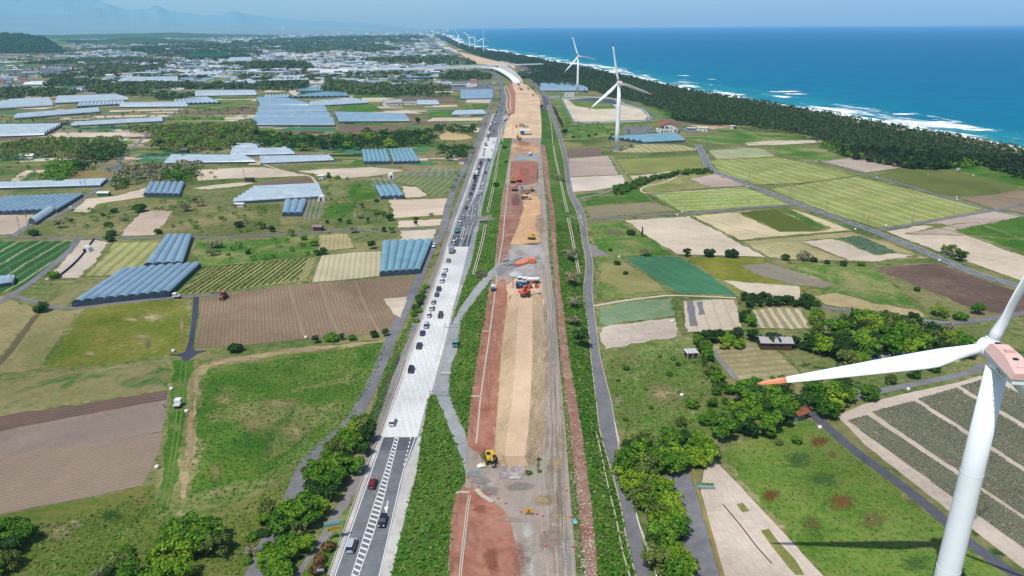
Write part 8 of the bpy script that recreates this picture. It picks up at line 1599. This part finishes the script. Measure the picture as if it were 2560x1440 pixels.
# bulldozer
t = empty('bulldozer'); t['category'] = 'bulldozer'; my = paintc('yellow', MC['yellow'])
for s_ in (-1, 1): MB().prism([(-1.7, .25), (-1.4, .02), (1.4, .02), (1.7, .25), (1.6, .75), (-1.6, .75)], s_ * 1.1 - .25, s_ * 1.1 + .25).build('track', M_blk, t)
MB().rbox(-1.6, 1.4, -.85, .85, .5, 1.6, .12).build('body', my, t); MB().rbox(-1.2, .2, -.7, .7, 1.6, 2.6, .08).build('cab', my, t); MB().box(-1.1, .22, -.72, .72, 1.85, 2.4).build('cab_window', M_gls, t)
MB().prism([(1.9, .1), (2.1, .1), (2.05, .6), (2.2, 1.1), (2.05, 1.1), (1.9, .6)], -1.6, 1.6).build('blade', my, t); MB().box(1.0, 1.95, -1.2, -1.05, .3, .5).box(1.0, 1.95, 1.05, 1.2, .3, .5).build('push_arm', my, t)
at(t, 1330, 596, R(175), 'yellow bulldozer on the orange fill', ZC, 1.1)
t = empty('site_canopy'); MB().box(-4, 4, -3, 3, 2.8, 3.0).build('roof', M_wall, t); [MB().tube([(x, y, 0), (x, y, 2.8)], .08, 5).build('post', M_galv, t) for x in (-3.8, 3.8) for y in (-2.8, 2.8)]; MB().box(-3.6, -.6, -3.1, -2.9, .2, 2.6).build('blue_sheet', paint('blue'), t); at(t, 1313, 335, 0, 'white site office canopy with a blue sheet', 3.3, 1.4, 'canopy')
# tractor
t = empty('tractor'); t['category'] = 'tractor'; mr = plain('machine_red', S(168, 56, 44), .4)
MB().rbox(-.2, 1.7, -.45, .45, .8, 1.5, .1).build('bonnet', mr, t); MB().rbox(-1.5, -.2, -.7, .7, .9, 2.4, .1).build('cab', mr, t); MB().box(-1.45, -.18, -.72, .72, 1.5, 2.2).build('cab_window', M_gls, t)
for s_ in (-1, 1): MB().tube([(-.9, s_ * .65, .75), (-.9, s_ * 1.05, .75)], .75, 14).build('wheel', M_blk, t); MB().tube([(1.2, s_ * .5, .45), (1.2, s_ * .8, .45)], .45, 12).build('wheel', M_blk, t)
MB().box(-2.6, -1.5, -1.1, 1.1, .3, .8).build('tiller', mr, t); at(t, 558, 746, R(-85), 'red tractor with a tiller at the top of the ploughed strips', 0, 1.3)
# orange boxes, planks and other site goods
mo_ = plain('orange_formwork', S(238, 138, 104), .6, 0, .06); k = 0
t = tag(MB().rbox(-1.6, 1.6, -1.4, 1.4, 0, 2.2, .1).build('formwork_block', mo_), 'tall orange block at the right end of the orange row', 'block'); at(t, 1330, 655, R(8), None, ZC)
for i, (x, y) in enumerate([(1293, 660), (1298, 657), (1303, 655.5), (1308, 654), (1313, 652), (1318, 650.5), (1300, 661), (1306, 659), (1312, 656.5), (1318, 654)]): t = tag(MB().rbox(-1.5, 1.5, -.9, .9, 0, .8, .05).build('orange_slab', mo_), '%s low orange panel from the left beside the tall block' % ordn[i], 'panel', 'orange panels'); at(t, x, y, R(24), None, ZC)
for i, (x, y) in enumerate([(1268, 659), (1276, 655), (1284, 651), (1290, 648), (1296, 645), (1274, 661), (1284, 656)]): t = tag(MB().box(-2.2, 2.2, -.3, .3, 0, .3).box(-2.2, 2.2, -.25, .25, .3, .5).build('beam_stack', plain('grey_beams', S(186, 192, 184), .7)), '%s pale beam stack from the left beside the orange panels' % ordn[i], 'beam stack', 'beam stacks'); at(t, x, y, R(34), None, ZC)
t = tag(MB().rbox(-1.4, 1.4, -.7, .7, 0, 1.1, .1).build('generator', plain('lilac_steel', S(176, 180, 196), .5)), 'grey generator on the edge of the red soil', 'generator'); at(t, 1265, 651, R(22), None, ZC)
mb = MB(); n = 14; V = [(0, 0, 1.5)] + [(3.2 * math.cos(2 * PI * k / n) * random.uniform(.85, 1.1), 2.6 * math.sin(2 * PI * k / n) * random.uniform(.85, 1.1), 0) for k in range(n)] + [(1.7 * math.cos(2 * PI * k / n) * random.uniform(.85, 1.1), 1.4 * math.sin(2 * PI * k / n), .95) for k in range(n)]
o = mesh_obj('gravel_pile', V, [(0, 1 + n + k, 1 + n + (k + 1) % n) for k in range(n)] + [(1 + k, 1 + (k + 1) % n, 1 + n + (k + 1) % n, 1 + n + k) for k in range(n)], m_conc2); tag(o, 'pale gravel pile behind the parked trucks', 'gravel pile'); at(o, 1290, 686, 0, None, ZC, 1.2)
# white bulk bags
bagm = plain('white_bag', S(236, 236, 232), .8, 0, .08, 3)
bg0 = MB(); secs = []
for z, r in ((0, .42), (.2, .56), (.6, .58), (.85, .5), (.95, .3)): secs.append([(r * (1 + .12 * math.cos(4 * 2 * PI * k / 12)) * math.cos(2 * PI * k / 12), r * math.sin(2 * PI * k / 12), z) for k in range(12)])
bagp = loft(secs, 'bulk_bag', bagm, None); bagp['category'] = 'bag'; KIDS[bagp.name] = []
for x, y, l in [(429, 975, 'on the field corner left of the pickup on the green track'), (467, 1031, 'right of the pickup on the green track'), (393, 1171, 'at the lower corner of the rowed field'), (434, 880, 'left of the dark asphalt path end'), (416, 741, 'at the front corner of the largest greenhouse'), (1680, 806, 'on the pale worked soil above the pasture'), (2270, 976, 'below the cemetery lane'), (2049, 1072, 'beside the dark lane by the leek field'), (765, 846, 'below the ploughed strips'), (1554, 441, 'right end of the pale field'), (1565, 436, 'at the end of the rutted track'), (1527, 404, 'at the top of the rutted track'), (1705, 531, 'on the verge where two fields meet, lower'), (1693, 539, 'on the verge where two fields meet, upper'), (1548, 644, 'at the corner of the teal crop'), (2138, 575, 'on the verge of the country road, upper'), (2348, 653, 'on the verge of the country road, lower'), (2100, 416, 'along the fence of the brown field, first'), (2040, 405, 'along the fence of the brown field, second'), (2192, 446, 'left of the olive field'), (2391, 494, 'right corner of the olive field, upper'), (2392, 500, 'right corner of the olive field, lower'), (2215, 566, 'at the tip of the striped crop'), (2433, 440, 'right of the white pickup by the olive field'), (1869, 468, 'at the corner of the light striped crop'), (987, 499, 'at the top of the peach field'), (1704, 991, 'rubble heap like, on the rough pasture'), (1990, 761, 'upper garden plots, left of two'), (1999, 761, 'upper garden plots, right of two')]:
    p = G(x, y); place(bagp, (p.x, p.y, 0), random.random(), random.uniform(.95, 1.15), 'white bulk bag ' + l, 'white bulk bags')
# cones and the yellow sign
cp = empty('traffic_cone'); cp['category'] = 'traffic cone'; mcone = plain('cone_red', S(214, 70, 52), .5)
MB().box(-.28, .28, -.28, .28, 0, .05).build('base', mcone, cp); MB().tube([(0, 0, .05), (0, 0, .34)], [.2, .13], 10).build('lower_cone', mcone, cp); MB().tube([(0, 0, .34), (0, 0, .58)], [.13, .08], 10).build('reflective_band', M_white_ := plain('cone_white', S(240, 240, 240), .5), cp); MB().tube([(0, 0, .58), (0, 0, .8)], [.08, .03], 10).build('cone_top', mcone, cp)
for i, (x, y) in enumerate([(1169, 1195), (1180, 1205), (1196, 1217), (1224, 1236), (1245, 1247), (1264, 1259), (1303, 1280), (1342, 1286), (1357, 1291), (1360, 1331), (1363, 1365), (1410, 1113), (1417, 1227), (1426, 1293), (1433, 1368), (1315, 1165), (1310, 1186), (1403, 945), (1402, 1020)]):
    p = G(x, y, ZC); place(cp, (p.x, p.y, ZC + .05), 0, 1.0, 'red and white cone ' + ('%s from the left along the edge of the near red soil' % ordn[i] if i < 9 else '%s beside the pale trench' % ['first', 'second'][i - 9] if i < 11 else ['far up the haul road edge', 'on the haul road edge above the red bed', 'on the haul road edge by the blue sheet', 'lowest on the haul road edge'][i - 11] if i < 15 else ['upper right of the broken slab', 'lower right of the broken slab', 'highest on the haul road edge', 'second highest on the haul road edge'][i - 15]), 'traffic cones')
t = empty('work_sign'); t['category'] = 'sign'; MB().box(-.75, .75, -.03, .03, .35, 1.35).build('panel', plain('sign_yellow', S(244, 178, 40), .5), t); MB().box(-.6, -.5, -.02, .3, 0, .4).box(.5, .6, -.02, .3, 0, .4).build('stand', M_blk, t)
MB().tube([(0, -.05, 1.18), (0, -.04, 1.2)], .12, 8).box(-.12, .12, -.05, -.035, .75, 1.05).box(-.4, .4, -.05, -.036, .5, .62).build('worker_pictogram', M_blk, t); at(t, 1322, 1283, 0, 'yellow work sign with a black figure among the cones', ZC, 1.2, lay=3)
# road guide sign on the verge and the small white sign
t = empty('guide_sign'); t['category'] = 'road sign'
for x in (-1.25, 1.25): MB().tube([(x, .08, 0), (x, .08, 4.4)], .09, 8).build('post', plain('sign_post', S(206, 214, 196), .5), t)
MB().box(-1.9, 1.9, -.04, .04, 2.1, 4.9).build('panel', plain('sign_pale_green', S(186, 204, 176), .5), t)
MB().box(-1.8, 1.8, -.06, -.045, 3.6, 4.8).build('teal_band', plain('sign_teal', S(96, 166, 162), .5), t); MB().box(-1.35, 1.8, -.06, -.045, 2.35, 3.5).build('yellow_band', plain('sign_amber', S(222, 184, 52), .5), t)
mb = MB()
for z in (4.5,):
    for i in range(11): mb.box(-1.6 + i * .29, -1.42 + i * .29, -.075, -.062, z - .17, z + .1 * (i % 2) + .04)
mb.build('white_lettering', m_white, t); mb = MB()
for z in (3.15, 2.75):
    for i in range(8): mb.box(-.5 + i * .27, -.34 + i * .27, -.075, -.062, z - .1, z + .08)
mb.tube([(-1.0, -.066, 2.8), (-1.0, -.065, 3.0)], .2, 8).build('brown_lettering', plain('sign_brown', S(120, 84, 40), .6), t)
at(t, 836, 1346, R(14), 'teal and yellow guide sign on two posts on the verge', s=1.05)
t = empty('small_sign'); MB().tube([(0, 0, 0), (0, 0, 2.6)], .06, 6).build('post', M_galv, t); MB().box(-1.4, .05, -.07, -.03, 2.2, 2.75).build('panel', plain('sign_light_blue', S(206, 224, 234), .5), t); MB().box(-1.25, -.1, -.09, -.075, 2.42, 2.52).build('lettering', plain('sign_grey', S(130, 140, 150), .5), t); at(t, 811, 1444, R(10), 'small pale blue sign on a thin post at the bottom', cat='road sign')
# gates of the lay-by
for x, y, l in ((1134, 818, 'steel gate frame at the top of the lay-by'), (1102, 988, 'steel gate frame at the bottom of the lay-by')):
    t = empty('site_gate'); MB().tube([(-3.6, 0, 0), (-3.6, 0, 1.7)], .1, 6).build('post', M_galv, t); MB().tube([(3.6, 0, 0), (3.6, 0, 1.7)], .1, 6).build('post', M_galv, t)
    MB().box(-3.5, 3.5, -.04, .04, 1.35, 1.45).box(-3.5, 3.5, -.04, .04, .3, .38).build('rail', M_galv, t); at(t, x, y, R(-6), l, .1, 1, 'gate')
t = empty('notice_board'); MB().box(-1.8, 1.8, -.05, .05, .6, 1.2).build('panel', M_wall, t); [MB().box(x - .06, x + .06, -.06, .1, 0, .6).build('post', M_galv, t) for x in (-1.6, 1.6)]; at(t, 1115, 936, R(-4), 'white notice board in the lay-by', .1, 1, 'board')
# cemetery
poly('cemetery_ground', [(2125, 895), (2150, 880), (2200, 880), (2300, 885), (2380, 880), (2400, 905), (2280, 915), (2140, 912)], m_sand, 3)
gs = empty('gravestone'); gs['category'] = 'gravestone'; mg = plain('grey_granite', S(150, 156, 166), .4, 0, .15, 2)
MB().box(-1.3, 1.3, -1.6, 1.6, 0, .35).build('plinth', mg, gs); MB().box(-.5, .5, .2, 1.1, .35, .75).build('pedestal', mg, gs); MB().rbox(-.3, .3, .35, .95, .75, 1.9, .05).build('headstone', mg, gs); MB().box(-.6, .6, -1.0, -.5, .35, .6).build('flower_stand', mg, gs)
i = 0
for y in (888, 896, 905):
    for x in range(2132, 2400, 21):
        if random.random() < .3 or (x > 2330 and y > 900): continue
        p = G(x + random.uniform(-4, 4), y); place(gs, (p.x, p.y, .05), R(random.choice([160, 180, 200])), random.uniform(.85, 1.2), '%s grey gravestone of the little cemetery, counted from the far left' % ordn[i], 'gravestones of the cemetery'); i += 1
for j, (x, y) in enumerate([(268, 424), (275, 422), (282, 420), (290, 419), (297, 418), (262, 427), (272, 428), (288, 426)]): p = G(x, y); place(gs, (p.x, p.y, .05), 0, 1.2, '%s gravestone from the left in the small upper left graveyard' % ordn[j], 'gravestones of the upper left graveyard')
# cold frame on the sand plot
t = empty('cold_frame'); MB().box(-2.2, 2.2, -.8, .8, 0, .7).build('frame', plain('frame_mesh', S(150, 176, 176), .6), t); tag(t, None, 'plant frame'); quads_obj('plants', cards(np.array([[x, 0, .75] for x in np.linspace(-1.8, 1.8, 6)]), np.full((6, 3), .45), 24, .25), G_v, t); at(t, 1764, 1215, R(-4), 'netted planting frame on the sand plot', cat='plant frame')
# tarpaulin and blue sheet
t = mesh_obj('tarpaulin', [(-.9, -.6, .1), (.2, -.7, .25), (1, -.4, .1), (.9, .5, .2), (0, .7, .45), (-1, .5, .15), (0, 0, .5)], [(6, 0, 1), (6, 1, 2), (6, 2, 3), (6, 3, 4), (6, 4, 5), (6, 5, 0)], bagm); tag(t, 'white sheet with yellow tape left of the near excavator', 'tarpaulin'); at(t, 1203, 1163, .3, None, ZC, 1.1)
t2 = MB().box(-.35, -.2, -.9, .9, .0, .5).build('safety_tape', plain('hi_vis', S(214, 236, 40), .6), t); t2.location = (1.1, 0, 0)
t = mesh_obj('blue_sheet', [(-.5, -1, .1), (.5, -1.1, .2), (.7, 0, .35), (.5, 1, .2), (-.4, 1.1, .15), (0, 0, .5)], [(5, 0, 1), (5, 1, 2), (5, 2, 3), (5, 3, 4), (5, 4, 0)], plain('sky_sheet', S(130, 190, 206), .5)); tag(t, 'light blue sheet at the right edge of the haul road', 'sheet'); at(t, 1437, 1302, .2, None, ZC, .8)
# people
def person(name, shirt, label, x, y, rz, bend=.5):
    me = bpy.data.meshes.new('person'); P_ = {'pel': (0, 0, .9), 'ch': (bend * .4, 0, 1.3), 'nk': (bend * .55, 0, 1.46), 'hd': (bend * .65, 0, 1.62), 'sl': (bend * .45, .19, 1.38), 'el': (bend * .8, .26, 1.12), 'hl': (bend * 1.1, .22, .92), 'sr': (bend * .45, -.19, 1.38), 'er': (bend * .8, -.26, 1.12), 'hr': (bend * 1.1, -.22, .92), 'kl': (.08, .11, .48), 'fl': (0, .12, .06), 'tl': (.18, .12, .03), 'kr': (.02, -.11, .48), 'fr': (-.06, -.12, .06), 'tr': (.12, -.12, .03)}
    ks = list(P_); E_ = [('pel', 'ch'), ('ch', 'nk'), ('nk', 'hd'), ('ch', 'sl'), ('sl', 'el'), ('el', 'hl'), ('ch', 'sr'), ('sr', 'er'), ('er', 'hr'), ('pel', 'kl'), ('kl', 'fl'), ('fl', 'tl'), ('pel', 'kr'), ('kr', 'fr'), ('fr', 'tr')]
    me.from_pydata([P_[k] for k in ks], [(ks.index(a_), ks.index(b_)) for a_, b_ in E_], []); o = bpy.data.objects.new('person', me); COL.objects.link(o)
    o.modifiers.new('skin', 'SKIN'); rad = {'pel': .15, 'ch': .17, 'nk': .06, 'hd': .11, 'sl': .07, 'sr': .07, 'el': .05, 'er': .05, 'hl': .035, 'hr': .035, 'kl': .07, 'kr': .07, 'fl': .05, 'fr': .05, 'tl': .04, 'tr': .04}
    for i_, k_2 in enumerate(ks): me.skin_vertices[0].data[i_].radius = (rad[k_2],) * 2
    me.skin_vertices[0].data[0].use_root = True; s_ = o.modifiers.new('sub', 'SUBSURF'); s_.levels = s_.render_levels = 1; me.materials.append(plain('cloth_' + shirt, S(*{'grey': (110, 112, 120), 'white': (226, 226, 226), 'navy': (50, 56, 80)}[shirt]), .8))
    hat = MB().tube([(bend * .65, 0, 1.66), (bend * .66, 0, 1.69), (bend * .67, 0, 1.78)], [.22, .13, .1], 12).build('hat', bagm, o); at(o, x, y, rz, label, cat='person', lay=3)
person('person', 'grey', 'person in grey stooping at the edge of the dark soil rows', 411, 1016, R(200)); person('person', 'white', 'person leaning over the bed of the pickup on the green track', 449, 1008, R(90), .2)
person('person', 'navy', 'stooping worker in the olive field near its fence', 2233, 450, R(30)); person('person', 'white', 'stooping worker in a white hat in the middle of the olive field', 2320, 438, R(120))
# ------------------------------------------------------------------ haze
o = MB().box(-42000, 42000, -420, 24600, -8, 1500).build('haze', None)
hm = bpy.data.materials.new('haze'); hm.use_nodes = True; t = hm.node_tree; t.nodes.clear()
pv = t.nodes.new('ShaderNodeVolumePrincipled'); pv.inputs['Density'].default_value = HAZE_D; pv.inputs['Color'].default_value = HAZE_C + (1,); pv.inputs['Anisotropy'].default_value = 0.0
mo = t.nodes.new('ShaderNodeOutputMaterial'); t.links.new(pv.outputs[0], mo.inputs['Volume'])
o.data.materials.append(hm); tag(o, kind='stuff')
